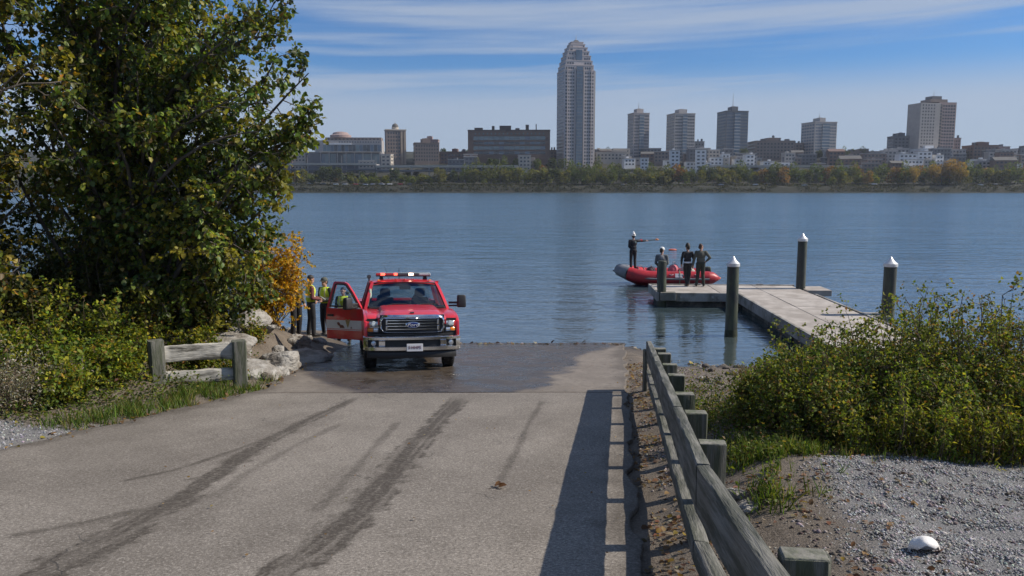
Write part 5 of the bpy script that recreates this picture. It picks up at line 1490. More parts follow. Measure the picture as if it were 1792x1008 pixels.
    # closed doors
    def door_panel(s, y0, y1):
        p = MB(); p.prism([(y0, 0.525), (y0, 1.235), (y1, 1.235), (y1, 0.525)], 'x', 0.93 * s, 0.995 * s); return p
    for s, y0, y1 in ((1, 0.67, 1.80), (1, 1.815, 2.83), (-1, 1.815, 2.83)):
        d = door_panel(s, y0, y1).build('door', M_red, root, bevel=0.012)
        MB().bb(0.985 * s, 1.02 * s, y1 - 0.26, y1 - 0.08, 1.05, 1.09).build('door_handle', M_blackp, d, bevel=0.01)
        MB().bb(0.99 * s, 0.9985 * s, y0 + 0.02, y1 - 0.02, 0.77, 0.97).build('stripe', M_whitep, d)
    for s in (-1, 1):
        MB().bb(1.0 * s, 1.0035 * s, 3.02, 3.38, 0.77, 0.97).build('stripe', M_whitep, body_o)
        MB().bb(1.0 * s, 1.0035 * s, 4.56, 5.2, 0.77, 0.97).build('stripe', M_whitep, body_o)
        MB().bb(1.0 * s, 1.0035 * s, 0.555, 0.635, 0.77, 0.97).build('stripe', M_whitep, body_o)
    # ---- open passenger door
    dr = thing_part('open_door', root); dr.name = 'door'
    dr.location = (HX, HY, 0); dr.rotation_euler = (0, 0, R(46))
    tag(dr, label='open red passenger door with white stripe and gold emblem')
    xo = lambda z: 0.0 if z < 1.24 else (z - 1.24) * 0.33          # upper frame leans inward
    d = MB(); d.prism([(0.012, 0.53), (0.0, 0.95), (0.012, 1.235), (1.12, 1.235), (1.135, 0.95), (1.10, 0.53)], 'x', -0.012, 0.05)
    outer = [(0.02, 1.235), (0.40, 1.60), (0.63, 1.795), (0.74, 1.835), (1.04, 1.845), (1.075, 1.82), (1.12, 1.235)]
    inner = [(0.14, 1.28), (0.44, 1.575), (0.665, 1.755), (0.75, 1.78), (0.985, 1.785), (1.0, 1.77), (1.02, 1.28)]
    r4 = []
    for off in (-0.008, 0.045):
        r4.append([(xo(z) + off, y, z) for y, z in outer]); 
    fr = MB()
    nn = len(outer)
    vs_ = [(xo(z) - 0.008, y, z) for y, z in outer] + [(xo(z) - 0.008, y, z) for y, z in inner] + [(xo(z) + 0.04, y, z) for y, z in outer] + [(xo(z) + 0.04, y, z) for y, z in inner]
    fs = []
    for k in range(nn - 1):
        fs += [(k, k + 1, nn + k + 1, nn + k), (2 * nn + k, 3 * nn + k, 3 * nn + k + 1, 2 * nn + k + 1), (k, 2 * nn + k, 2 * nn + k + 1, k + 1), (nn + k, nn + k + 1, 3 * nn + k + 1, 3 * nn + k)]
    fs += [(0, nn, 3 * nn, 2 * nn), (nn - 1, 3 * nn - 1, 4 * nn - 1, 2 * nn - 1), (nn, 2 * nn - 1, 4 * nn - 1, 3 * nn)]
    fr.add(vs_, fs)
    d.build('door_panel', M_red, dr, smooth=R(35), bevel=0.012)
    fr.build('window_frame', M_red, dr, smooth=R(35))
    sl = MB()
    loop = [(xo(z) + 0.0, y, z) for y, z in inner] + [(xo(1.28), 0.14, 1.28)]
    for k in range(len(loop) - 1): sl.tube([loop[k], loop[k + 1]], 0.02, n=6)
    sl.build('window_seal', M_blackp, dr)
    gl = MB(); gl.add([(xo(z) + 0.012, y, z) for y, z in inner], [tuple(range(nn))]); gl.build('window', M_sglass, dr)
    MB().bb(0.052, 0.10, 0.03, 1.09, 0.56, 1.22).build('inner_trim', M_blackp, dr, bevel=0.02)
    MB().bb(-0.0165, -0.0125, 0.025, 1.115, 0.765, 0.965).build('stripe', M_whitep, dr)
    MB().bb(-0.0165, -0.0125, 0.025, 1.115, 0.735, 0.752).build('stripe', M_whitep, dr)
    MB().bb(-0.055, -0.012, 0.88, 1.06, 1.045, 1.095).build('door_handle', M_blackp, dr, bevel=0.014)
    e = MB(); e.add([(-0.0195, y, z) for y, z in [(0.36, 0.985), (0.40, 0.995), (0.43, 0.95), (0.47, 0.995), (0.52, 0.975), (0.49, 0.90), (0.465, 0.84), (0.44, 0.79), (0.405, 0.86), (0.385, 0.93)]], [tuple(range(10))]); e.build('emblem', M_gold, dr)
    e = MB(); e.add([(-0.0195, y, z) for y, z in [(0.53, 0.785), (0.58, 0.85), (0.66, 0.86), (0.71, 0.92), (0.78, 0.905), (0.75, 0.85), (0.70, 0.83), (0.68, 0.785)]], [tuple(range(8))]); e.build('emblem', M_darkred, dr)
    e = MB(); e.add([(-0.0195, y, z) for y, z in [(0.30, 0.785), (0.36, 0.785), (0.34, 0.83)]], [(0, 1, 2)]); e.build('emblem', M_darkred, dr)
    def mirror(par, s, x, y, z):
        m_ = thing_part('mirror', par)
        a_ = MB(); beam(a_, (x, y, z), (x + 0.22 * s, y - 0.05, z), 0.07, 0.05); beam(a_, (x, y, z - 0.07), (x + 0.22 * s, y - 0.05, z - 0.07), 0.07, 0.04)
        a_.build('mirror_arm', M_blackp, m_, bevel=0.01)
        h_ = MB(); h_.box((x + 0.29 * s, y - 0.06, z + 0.035), (0.215, 0.13, 0.29), taper=(0.92, 0.8)); h_.build('mirror_housing', M_blackp, m_, bevel=0.035, segs=3, smooth=R(50))
        g_ = MB(); g_.box((x + 0.29 * s, y + 0.008, z + 0.035), (0.18, 0.006, 0.24)); g_.build('mirror_glass', M_chrome, m_)
    mirror(root, 1, 0.97, 0.80, 1.36)
    mm = thing_part('mirror', dr)
    a_ = MB(); a_.box((-0.11, 0.17, 1.33), (0.22, 0.06, 0.07)); a_.box((-0.11, 0.17, 1.265), (0.22, 0.06, 0.05)); a_.build('mirror_arm', M_blackp, mm, bevel=0.012)
    h_ = MB(); h_.box((-0.30, 0.17, 1.36), (0.23, 0.14, 0.27), taper=(0.92, 0.85)); h_.build('mirror_housing', M_blackp, mm, bevel=0.035, segs=3, smooth=R(50))
    # ---- wipers, cab roof lamps, light bar, aerial, spot lamp
    for x0 in (-0.62, 0.08):
        w = MB(); w.tube([(x0 + 0.08, 0.53, 1.30), (x0 + 0.30, 0.575, 1.345), (x0 + 0.62, 0.60, 1.345)], [0.012, 0.010, 0.008], n=5); w.build('wiper', M_blackp, root)
    for x in (-0.60, -0.20, 0.0, 0.20, 0.60):
        c = MB().box((x, 1.37 + 0.06 * x * x, 1.885 - 0.05 * abs(x) ** 3), (0.07, 0.09, 0.03), taper=(0.6, 0.6)); c.build('cab_lamp', M_amber if abs(x) > 0.3 else M_redlens, root, bevel=0.006)
    lb = thing_part('light_bar', root)
    MB().bb(-0.645, 0.645, 1.63, 1.87, 1.955, 1.98).build('light_bar_base', M_blackp, lb, bevel=0.01)
    for s in (-1, 1):
        MB().box((0.52 * s, 1.75, 1.92), (0.10, 0.14, 0.075), taper=(0.7, 0.8)).build('light_bar_foot', M_blackp, lb)
    segs = [(-0.65, -0.54, M_redlens, 'red_lens'), (-0.535, -0.44, M_redlit, 'lit_lamp'), (-0.435, -0.225, M_redlens, 'red_lens'), (-0.22, -0.145, M_redlit, 'lit_lamp'), (-0.14, 0.125, M_lampdk, 'lens'), (0.13, 0.235, M_warmlit, 'lit_lamp'), (0.24, 0.36, M_lampdk, 'lens'), (0.365, 0.60, M_clear, 'clear_lens'), (0.605, 0.65, M_clear, 'clear_lens')]
    for x0, x1, m_, nm in segs:
        MB().bb(x0, x1, 1.625, 1.875, 1.982, 2.035).build(nm, m_, lb, bevel=0.012)
    MB().bb(-0.64, 0.64, 1.66, 1.84, 2.036, 2.05).build('light_bar_cover', M_clear, lb, bevel=0.006)
    MB().tube([(-0.05, 2.4, 1.89), (-0.05, 2.4, 2.16)], [0.012, 0.006], n=6).build('aerial', M_blackp, root)
    MB().tube([(-0.30, 2.5, 1.89), (-0.40, 2.52, 2.2)], [0.006, 0.003], n=5).build('aerial', M_blackp, root)
    sp = MB().lathe([(0.0, -0.05), (0.06, -0.045), (0.07, 0.0), (0.05, 0.06), (0.0, 0.07)], n=14, axis='y'); sp.build('spot_lamp', M_lampdk, root, loc=(-0.80, 1.95, 1.955), smooth=R(50)).scale = (0.75, 0.75, 0.75)
    MB().tube([(-0.80, 1.98, 1.84), (-0.80, 1.96, 1.93)], 0.018, n=6).build('lamp_bracket', M_blackp, root)
    # ---- interior
    MB().prism([(0.60, 0.9), (0.60, 1.27), (0.80, 1.30), (1.02, 1.22), (1.05, 0.9)], 'x', -0.88, 0.88).build('dashboard', M_dash, root, bevel=0.03)
    for x in (-0.42, 0.42):
        s_ = MB(); s_.box((x, 1.62, 0.82), (0.52, 0.55, 0.2)); s_.box((x, 1.92, 1.15), (0.50, 0.15, 0.62), rot=Matrix.Rotation(-0.2, 3, 'X'), taper=(0.8, 0.8)); s_.box((x, 1.99, 1.57), (0.27, 0.11, 0.20), taper=(0.85, 0.8))
        s_.build('seat', M_cloth, root, bevel=0.05, segs=3, smooth=R(50))
    s_ = MB(); s_.box((0, 2.45, 0.82), (1.5, 0.45, 0.2)); s_.box((0, 2.73, 1.1), (1.5, 0.14, 0.5)); 
    for x in (-0.45, 0.45): s_.box((x, 2.76, 1.42), (0.25, 0.09, 0.14))
    s_.build('rear_seat', M_cloth, root, bevel=0.04, smooth=R(50))
    st = MB(); st.tube([(0.42 + 0.19 * math.cos(q), 1.16 - 0.06 * math.sin(q), 1.24 + 0.17 * math.sin(q)) for q in np.linspace(0, 2 * math.pi, 19)], 0.016, n=6, caps=False)
    st.box((0.42, 1.13, 1.23), (0.36, 0.04, 0.05)); st.build('steering_wheel', M_dash, root, smooth=R(50))
    MB().box((0, 1.17, 1.70), (0.26, 0.05, 0.085)).build('rear_view_mirror', M_blackp, root, bevel=0.015)
    MB().box((0.66, 0.83, 1.312), (0.13, 0.10, 0.02)).build('parking_tag', mat('green_tag', (0.25, 0.55, 0.08), rough=0.5), root, bevel=0.006)
    MB().box((-0.80, 1.0, 1.50), (0.05, 0.12, 0.40), rot=Matrix.Rotation(-0.75, 3, 'X')).build('grab_handle', mat('pale_trim', (0.35, 0.42, 0.33), rough=0.6), root, bevel=0.02)
    MB().bb(-0.85, 0.85, -0.45, 4.9, 0.40, 0.47).build('chassis', M_grilleb, root)
    for yy in (0, 3.97):
        MB().tube([(-0.8, yy, 0.42), (0.8, yy, 0.42)], 0.07, n=10).build('axle', M_grilleb, root)
    # tailgate and rear lamps
    MB().bb(-0.89, 0.89, 5.15, 5.22, 0.70, 1.33).build('tailgate', M_red, root, bevel=0.012)
    for s in (-1, 1): MB().bb(0.905 * s, 0.995 * s, 5.222, 5.245, 0.9, 1.28).build('tail_lamp', M_redlens, root, bevel=0.01)
    MB().bb(-0.98, 0.98, 5.24, 5.40, 0.52, 0.66).build('rear_bumper', M_chrome, root, bevel=0.02)
    # ---- wheels
    ty = MB().lathe([(0.24, -0.115), (0.30, -0.135), (0.37, -0.13), (0.41, -0.105), (0.418, -0.05), (0.418, 0.05), (0.41, 0.105), (0.37, 0.13), (0.30, 0.135), (0.24, 0.115)], n=36, axis='x')
    for k in range(36):          # tread blocks
        q = 2 * math.pi * k / 36
        for xx in (-0.075, 0.0, 0.075):
            qq = q + (0.06 if xx == 0 else 0)
            ty.box((xx, 0.418 * math.cos(qq), 0.418 * math.sin(qq)), (0.06, 0.045, 0.014), rot=Matrix.Rotation(qq - math.pi / 2, 3, 'X'))
    tym = ty.mesh('tyre', smooth=R(35))
    rm = MB().lathe([(0.0, 0.05), (0.07, 0.05), (0.08, 0.02), (0.15, 0.0), (0.20, 0.03), (0.235, 0.10), (0.245, 0.125), (0.245, -0.10), (0.0, -0.10)], n=28, axis='x')
    rmm = rm.mesh('rim', smooth=R(40))
    hm = MB()
    for k in range(8):
        q = 2 * math.pi * k / 8
        hm.lathe([(0.0, 0.003), (0.022, 0.003), (0.022, -0.02)], n=8, c=(0.022, 0.17 * math.cos(q), 0.17 * math.sin(q)), axis='x')
    hmm = hm.mesh('rim_holes')
    tym.materials.append(M_tyre); rmm.materials.append(M_rim); hmm.materials.append(M_grilleb)
    for s, y in ((-1, 0), (1, 0), (-1, 3.97), (1, 3.97)):
        w = thing_part('wheel', root); w.location = (0.845 * s, y, 0.415)
        if s < 0: w.rotation_euler = (0, 0, math.pi)
        if y == 0: w.rotation_euler = (0, 0, w.rotation_euler[2] + R(-4))
        link('tyre', tym, None, w); link('rim', rmm, None, w); tag(link('rim_holes', hmm, None, w), kind='stuff')
    return root
def thing_part(name, parent):
    """an Empty that groups the pieces of one part"""
    o = bpy.data.objects.new(name, None); COL.objects.link(o); o.empty_display_size = 0.1; o.parent = parent
    return o
truck = make_truck()
# ------------------------------------------------------------------ people
M_skin = mat('skin', (0.44, 0.25, 0.18), rough=0.55, var=0.08, scale=12)
M_hairb = mat('dark_hair', (0.022, 0.016, 0.012), rough=0.6, var=0.3, scale=40, bump=0.5, bscale=60)
M_eye = mat('eye_dark', (0.02, 0.015, 0.012), rough=0.3, var=0)
M_lip = mat('lip', (0.33, 0.13, 0.11), rough=0.5, var=0)
def fabric(name, col, col2=None):
    return mat(name, col, rough=0.85, var=0.22, scale=5, bump=0.7, bscale=11, col2=col2, c2amt=0.35, c2scale=4)
def cap_mesh(mb, p, q, r0, r1, n=12):
    p, q = Vector(p), Vector(q); d = q - p; L_ = d.length
    t = d.normalized() if L_ > 1e-6 else Vector((0, 0, 1))
    pts, rad = [], []
    for a in (-0.98, -0.8, -0.45): pts.append(p + t * r0 * a); rad.append(r0 * math.sqrt(1 - a * a))
    pts.append(p); rad.append(r0); pts.append(q + t * 1e-4); rad.append(r1)
    for a in (0.45, 0.8, 0.98): pts.append(q + t * r1 * a); rad.append(r1 * math.sqrt(1 - a * a))
    mb.tube(pts, rad, n=n)
def ell_mesh(mb, c, r, n=14):
    c = Vector(c); rings = []
    for th in np.linspace(0.06, math.pi - 0.06, 10):
        rings.append([c + Vector((r[0] * math.sin(th) * math.cos(q), r[1] * math.sin(th) * math.sin(q), -r[2] * math.cos(th))) for q in np.linspace(0, 2 * math.pi, n + 1)[:-1]])
    mb.loft(rings)
def remesh(prims, name, mats, voxel=0.011, grow=0.0, region=None):
    """one continuous skin round all the volumes; every face takes the cloth of the volume that it lies on"""
    mb = MB()
    for pr in prims:
        if pr[0] == 'c': cap_mesh(mb, pr[1], pr[2], pr[3] + grow, pr[4] + grow)
        else: ell_mesh(mb, pr[1], [a + grow for a in pr[2]])
    o = mb.build(name, None)
    md = o.modifiers.new('r', 'REMESH'); md.mode = 'VOXEL'; md.voxel_size = voxel; md.use_smooth_shade = True
    sm = o.modifiers.new('s', 'SMOOTH'); sm.iterations = 4; sm.factor = 0.5
    dg = bpy.context.evaluated_depsgraph_get()
    me = bpy.data.meshes.new_from_object(o.evaluated_get(dg))
    old = o.data; bpy.data.objects.remove(o); bpy.data.meshes.remove(old)
    me.name = name
    for m_ in mats: me.materials.append(m_)
    nf = len(me.polygons); C_ = np.empty(nf * 3, np.float32); me.polygons.foreach_get('center', C_); C_ = C_.reshape(-1, 3)
    best = np.full(nf, 1e9); idx = np.zeros(nf, np.int32)
    for pr in prims:
        if pr[0] == 'c':
            a = np.array(pr[1], float); b = np.array(pr[2], float); d = b - a
            t = np.clip(((C_ - a) @ d) / max(d @ d, 1e-9), 0, 1)
            dist = np.linalg.norm(C_ - a - t[:, None] * d, axis=1) - (pr[3] + (pr[4] - pr[3]) * t) - grow
        else:
            r_ = np.array(pr[2]) + grow
            dist = (np.linalg.norm((C_ - np.array(pr[1])) / r_, axis=1) - 1) * r_.min()
        m_ = dist < best; best = np.where(m_, dist, best); idx = np.where(m_, pr[-1], idx)
    if region is not None: idx = region(C_, idx)
    me.polygons.foreach_set('material_index', idx.astype(np.int32))
    me.polygons.foreach_set('use_smooth', np.ones(nf, bool))
    me.update()
    return me
SKIN, TOP, LEGS, SHOE, EYE, LIP, SLEEVE = range(7)
def hand(prims, w, d, up, side, curl=0.5):
    """palm, four fingers of different length and a thumb off the side; d = direction of the fingers"""
    w, d, up = Vector(w), Vector(d).normalized(), Vector(up).normalized()
    s = d.cross(up).normalized() * side; up = s.cross(d).normalized() * side
    prims.append(('c', w, w + d * 0.075, 0.026, 0.033, SKIN))
    k = w + d * 0.085
    for i, (o, l) in enumerate(((-0.030, 0.066), (-0.010, 0.076), (0.011, 0.072), (0.031, 0.056))):
        b0 = k + s * o; b1 = b0 + (d * math.cos(curl * 0.6) - up * math.sin(curl * 0.6)) * l * 0.55; b2 = b1 + (d * math.cos(curl * 1.6) - up * math.sin(curl * 1.6)) * l * 0.5
        prims.append(('c', b0, b1, 0.0098, 0.009, SKIN)); prims.append(('c', b1, b2, 0.009, 0.0075, SKIN))
    t0 = w + d * 0.025 - s * 0.026; t1 = t0 + (d * 0.6 - s * 0.75 - up * 0.25) * 0.045; t2 = t1 + (d * 0.9 - s * 0.3 - up * 0.3) * 0.035
    prims.append(('c', t0, t1, 0.013, 0.011, SKIN)); prims.append(('c', t1, t2, 0.011, 0.009, SKIN))
def person(label, loc, rz, cloth, pose=None, hgt=1.75, head_turn=0.0, head_tilt=0.0, hair='short', extra=None):
    P = dict(hipL=(-0.092, 0, 0.93), hipR=(0.092, 0, 0.93), kneeL=(-0.10, 0.03, 0.50), kneeR=(0.10, 0.03, 0.50), ankL=(-0.105, -0.02, 0.09), ankR=(0.105, -0.02, 0.09),
             toeL=(-0.125, 0.16, 0.035), toeR=(0.125, 0.16, 0.035), pel=(0, 0, 0.97), waist=(0, 0.0, 1.10), chest=(0, 0.0, 1.30), neck=(0, -0.01, 1.47), head=(0, 0.015, 1.635),
             shL=(-0.185, -0.01, 1.415), shR=(0.185, -0.01, 1.415), elL=(-0.25, -0.03, 1.13), elR=(0.25, -0.03, 1.13), wrL=(-0.24, 0.07, 0.90), wrR=(0.24, 0.07, 0.90), bulk=1.0)
    if pose: P.update(pose)
    V_ = {k: Vector(v) for k, v in P.items() if k != 'bulk'}
    bk = P['bulk']
    pr = []
    for s in 'LR':
        pr += [('c', V_['hip' + s], V_['knee' + s], 0.100 * bk, 0.076, LEGS), ('c', V_['knee' + s], V_['ank' + s] + Vector((0, 0, 0.03)), 0.076, 0.064, LEGS),
               ('c', V_['ank' + s], V_['ank' + s] - Vector((0, 0.02, 0.045)), 0.045, 0.042, SHOE), ('c', V_['ank' + s] + Vector((0, 0, -0.04)), V_['toe' + s], 0.046, 0.036, SHOE),
               ('c', V_['sh' + s], V_['el' + s], 0.070 * bk, 0.056, SLEEVE), ('c', V_['el' + s], V_['wr' + s], 0.056, 0.042, SLEEVE)]
        d = (V_['wr' + s] - V_['el' + s]).normalized()
        hand(pr, V_['wr' + s] + d * 0.015, d, (0, 0.3, 1) if abs(d.z) < 0.7 else (0, 1, 0.1), -1 if s == 'L' else 1)
    pr += [('e', V_['pel'], (0.170 * bk, 0.125 * bk, 0.115), LEGS), ('e', V_['waist'], (0.168 * bk, 0.125 * bk, 0.15), TOP), ('e', V_['chest'], (0.190 * bk, 0.132 * bk, 0.19), TOP),
           ('c', V_['shL'], V_['shR'], 0.068, 0.068, TOP), ('c', V_['neck'] - Vector((0, 0, 0.06)), V_['head'] - Vector((0, 0.02, 0.06)), 0.054, 0.050, SKIN)]
    # head, turned and tilted on the neck
    hd = []
    hd += [('e', (0, -0.01, 0.03), (0.077, 0.097, 0.098), SKIN), ('e', (0, 0.03, -0.045), (0.060, 0.066, 0.072), SKIN), ('c', (0, 0.088, 0.012), (0, 0.104, -0.022), 0.010, 0.014, SKIN),
           ('c', (-0.022, 0.082, -0.062), (0.022, 0.082, -0.062), 0.008, 0.008, LIP), ('e', (0, 0.072, -0.098), (0.028, 0.024, 0.02), SKIN)]
    for s in (-1, 1):
        hd += [('e', (0.031 * s, 0.083, 0.012), (0.013, 0.010, 0.009), EYE), ('c', (0.016 * s, 0.091, 0.034), (0.048 * s, 0.083, 0.034), 0.008, 0.007, SKIN), ('e', (0.079 * s, -0.005, 0.0), (0.012, 0.022, 0.032), SKIN)]
    Rh = Matrix.Rotation(head_turn, 3, 'Z') @ Matrix.Rotation(head_tilt, 3, 'X')
    for h in hd:
        if h[0] == 'c': pr.append(('c', V_['head'] + Rh @ Vector(h[1]), V_['head'] + Rh @ Vector(h[2]), h[3], h[4], h[5]))
        else: pr.append(('e', V_['head'] + Rh @ Vector(h[1]), h[2], h[3]))
    rt = thing('person', label, 'person', loc, (0, 0, rz))
    rt.scale = (hgt / 1.75,) * 3
    mats = [M_skin, cloth['top'], cloth['legs'], cloth['shoe'], M_eye, M_lip, cloth.get('sleeve', cloth['top'])]
    link('body', remesh(pr, 'body', mats), None, rt)
    if hair:
        hp = [('e', (0, -0.022, 0.05), (0.084, 0.098, 0.092), 0), ('e', (0, -0.06, -0.01), (0.074, 0.055, 0.075), 0)]
        ho = link('hair', remesh([(k, V_['head'] + Rh @ Vector(c), r_, 0) for k, c, r_, _ in hp], 'hair', [cloth.get('hair', M_hairb)], 0.012), None, rt)
    if cloth.get('cap') == 'cone':
        ho = MB(); ho.lathe([(0.125, 0.03), (0.13, 0.045), (0.105, 0.06), (0.095, 0.11), (0.05, 0.20), (0.012, 0.25)], n=18)
        link('hat', ho.mesh('hat', smooth=R(50)), cloth['capmat'], rt, loc=V_['head'], rot=Rh.to_euler())
    elif cloth.get('cap') == 'cap':
        ho = MB(); ho.lathe([(0.102, 0.045), (0.104, 0.075), (0.092, 0.12), (0.06, 0.148), (0.01, 0.155)], n=18)
        ho.add([(-0.07, 0.07, 0.05), (0.07, 0.07, 0.05), (0.06, 0.16, 0.04), (-0.06, 0.16, 0.04), (-0.07, 0.07, 0.06), (0.07, 0.07, 0.06), (0.06, 0.16, 0.048), (-0.06, 0.16, 0.048)], [(0, 1, 2, 3), (4, 7, 6, 5), (2, 6, 7, 3), (0, 3, 7, 4), (1, 5, 6, 2)])
        link('hat', ho.mesh('hat', smooth=R(50)), cloth['capmat'], rt, loc=V_['head'], rot=Rh.to_euler())
    elif cloth.get('cap') == 'beanie':
        ho = MB(); ho.lathe([(0.10, 0.03), (0.106, 0.05), (0.10, 0.10), (0.075, 0.16), (0.04, 0.20), (0.012, 0.215)], n=18)
        link('hat', ho.mesh('hat', smooth=R(50)), cloth['capmat'], rt, loc=V_['head'], rot=Rh.to_euler())
    if 'vest' in cloth:
        vp = [q for q in pr if q[-1] == TOP]
        vp = [('e', V_['waist'], (0.170 * bk, 0.127 * bk, 0.15), 0), ('e', V_['chest'], (0.188 * bk, 0.132 * bk, 0.185), 0), ('c', V_['shL'] * 0.8 + V_['shR'] * 0.2, V_['shR'] * 0.8 + V_['shL'] * 0.2, 0.068, 0.068, 0)]
        def bands(C_, idx):
            z = C_[:, 2]; x = np.abs(C_[:, 0])
            b = ((z > 1.14) & (z < 1.19)) | ((x > 0.075) & (x < 0.115) & (z > 1.19) & (z < 1.46))
            return np.where(b, 1, 0)
        link('vest', remesh(vp, 'vest', [cloth['vest'], cloth['band']], 0.011, grow=0.014, region=bands), None, rt)
    if extra: extra(rt, V_)
    return rt
M_lime = fabric('vest_lime', (0.50, 0.62, 0.03)); M_silver = mat('reflective_tape', (0.62, 0.60, 0.35), rough=0.35, var=0.1)
M_maroon = fabric('jacket_maroon', (0.15, 0.045, 0.04)); M_navy = fabric('trousers_dark', (0.018, 0.018, 0.021)); M_boot = mat('boots_black', (0.014, 0.013, 0.012), rough=0.5)
M_olive = fabric('shirt_olive', (0.085, 0.088, 0.072)); M_blackc = fabric('jacket_black', (0.016, 0.016, 0.020)); M_greyc = fabric('shirt_grey', (0.13, 0.135, 0.14), (0.26, 0.26, 0.26))
M_greent = fabric('trousers_green', (0.028, 0.034, 0.027)); M_whitec = fabric('cloth_white', (0.62, 0.64, 0.68)); M_whitehat = mat('hat_white', (0.72, 0.72, 0.70), rough=0.6)
M_brownb = mat('boots_brown', (0.07, 0.035, 0.025), rough=0.7)
M_paper = mat('paper', (0.75, 0.74, 0.72), rough=0.8, var=0.05)
def paper_sheet(rt, V_):
    MB().box(tuple(V_['wrR'] + Vector((-0.10, 0.11, 0.02))), (0.21, 0.02, 0.14), rot=Matrix.Rotation(0.9, 3, 'X')).build('clipboard', M_paper, rt)
fwd = dict(elL=(-0.25, -0.02, 1.14), elR=(0.25, -0.02, 1.14), wrL=(-0.12, 0.21, 1.10), wrR=(0.13, 0.22, 1.08))
def stand(px, py, z):
    p = at_z(px, py, z); return p
def on_bank(px, py):
    z = 0.3
    for _ in range(12):
        p = at_z(px, py, z); z = gz(p.x, p.y)
    return Vector((p.x, p.y, z))
def on_sheet(px, py):
    p = on_ramp(px, py); return p
p = on_bank(546, 588)
person('person in a lime safety vest over a maroon jacket, dark trousers, facing the truck', (p.x, p.y, p.z - 0.01), R(-62), dict(top=M_maroon, legs=M_navy, shoe=M_boot, vest=M_lime, band=M_silver), dict(fwd, ankL=(-0.14, -0.06, 0.09), toeL=(-0.17, 0.11, 0.035), kneeL=(-0.13, 0.0, 0.5), ankR=(0.13, 0.02, 0.09), toeR=(0.15, 0.19, 0.035)), hgt=1.74, head_turn=R(10), head_tilt=R(-16), extra=paper_sheet)
q = on_bank(566, 588)
person('person in a lime safety vest and dark cap, half hidden behind the open truck door', (q.x, q.y + 0.35, gz(q.x, q.y + 0.35)), R(150), dict(top=M_greent, legs=M_navy, shoe=M_boot, vest=M_lime, band=M_silver, cap='cap', capmat=M_olive), dict(fwd), hgt=1.70)
q = on_bank(519, 590)
person('person in dark clothes standing under the orange shrub on the rocky shore', (q.x, q.y, q.z - 0.02), R(-120), dict(top=M_olive, legs=M_navy, shoe=M_brownb), None, hgt=1.70, head_turn=R(-20))
q = on_ramp(603, 600)
person('person behind the open truck door, only boots below it and vest through its window', (q.x, q.y, ramp_z(q.y)), R(175), dict(top=M_greent, legs=M_navy, shoe=M_boot, vest=M_lime, band=M_silver), dict(ankL=(-0.17, 0, 0.09), ankR=(0.17, 0, 0.09), toeL=(-0.21, 0.17, 0.035), toeR=(0.21, 0.17, 0.035), kneeL=(-0.14, 0.03, 0.5), kneeR=(0.14, 0.03, 0.5)), hgt=1.62, head_tilt=R(-10))
# in the boat and on the dock
def hook(rt, V_):
    w = V_['wrR'] + Vector((0.10, 0.02, 0.0))
    MB().tube([w + Vector((-0.15, 0, 0)), w + Vector((0.42, 0.03, 0.03))], 0.016, n=8).build('throw_line_handle', M_blackc, rt)
    MB().tube([w + Vector((0.42, 0.03, 0.03)), w + Vector((0.50, 0.04, 0.06)), w + Vector((0.60, 0.04, 0.03))], [0.02, 0.05, 0.025], n=8).build('orange_tip', mat('tip_orange', (0.65, 0.24, 0.08), rough=0.6), rt)
    MB().box((0.04, 0.135, 1.06), (0.15, 0.05, 0.09)).build('yellow_pouch', mat('pouch_yellow', (0.45, 0.45, 0.06), rough=0.7), rt, bevel=0.02)
    MB().box((0.07, -0.128, 1.36), (0.07, 0.012, 0.07)).build('back_patch', mat('patch_pale', (0.22, 0.32, 0.28), rough=0.7), rt)
    MB().tube([V_['elR'] + Vector((-0.06, -0.01, 0.02)), V_['elR'] + Vector((0.05, -0.01, 0.02))], [0.06, 0.062], n=12).build('red_armband', mat('armband_red', (0.35, 0.02, 0.03), rough=0.8), rt)
q = on_boat(-boat_h + 0.72, -0.05, 0.40)
person('person in black with a white pointed hat standing in the boat bow, arm stretched out', (q.x, q.y, 0.685), R(10), dict(top=M_blackc, legs=M_navy, shoe=M_boot, cap='cone', capmat=M_whitehat), dict(elR=(0.42, 0.10, 1.40), wrR=(0.68, 0.18, 1.40), elL=(-0.22, -0.02, 1.14), wrL=(-0.10, 0.17, 1.05)), hgt=1.66, extra=hook)
q = dk(-0.62, ARM0 + 0.24, DZ)
person('person in a grey striped shirt and white cap behind the short piling', (q.x, q.y, DZ + 0.01), R(-12), dict(top=M_greyc, legs=M_greent, shoe=M_boot, cap='cap', capmat=M_whitehat), dict(elL=(-0.24, 0.03, 1.14), wrL=(-0.15, 0.2, 1.0), elR=(0.24, 0.03, 1.14), wrR=(0.15, 0.2, 1.0)), hgt=1.66, head_turn=R(-25))
def waist_cloth(rt, V_):
    link('waist_jacket', remesh([('e', (0, 0, 1.01), (0.18, 0.135, 0.075), 0), ('c', (-0.16, 0, 0.98), (-0.19, 0.01, 0.82), 0.03, 0.022, 0), ('c', (0.15, 0.02, 0.98), (0.20, 0.02, 0.84), 0.04, 0.03, 0)], 'waist_jacket', [M_whitec], 0.014), None, rt)
q = at_z(1196, 497.5, DZ); q = Vector((q.x, min(q.y, dk(FAR + 0.45, 0, 0).y), DZ))
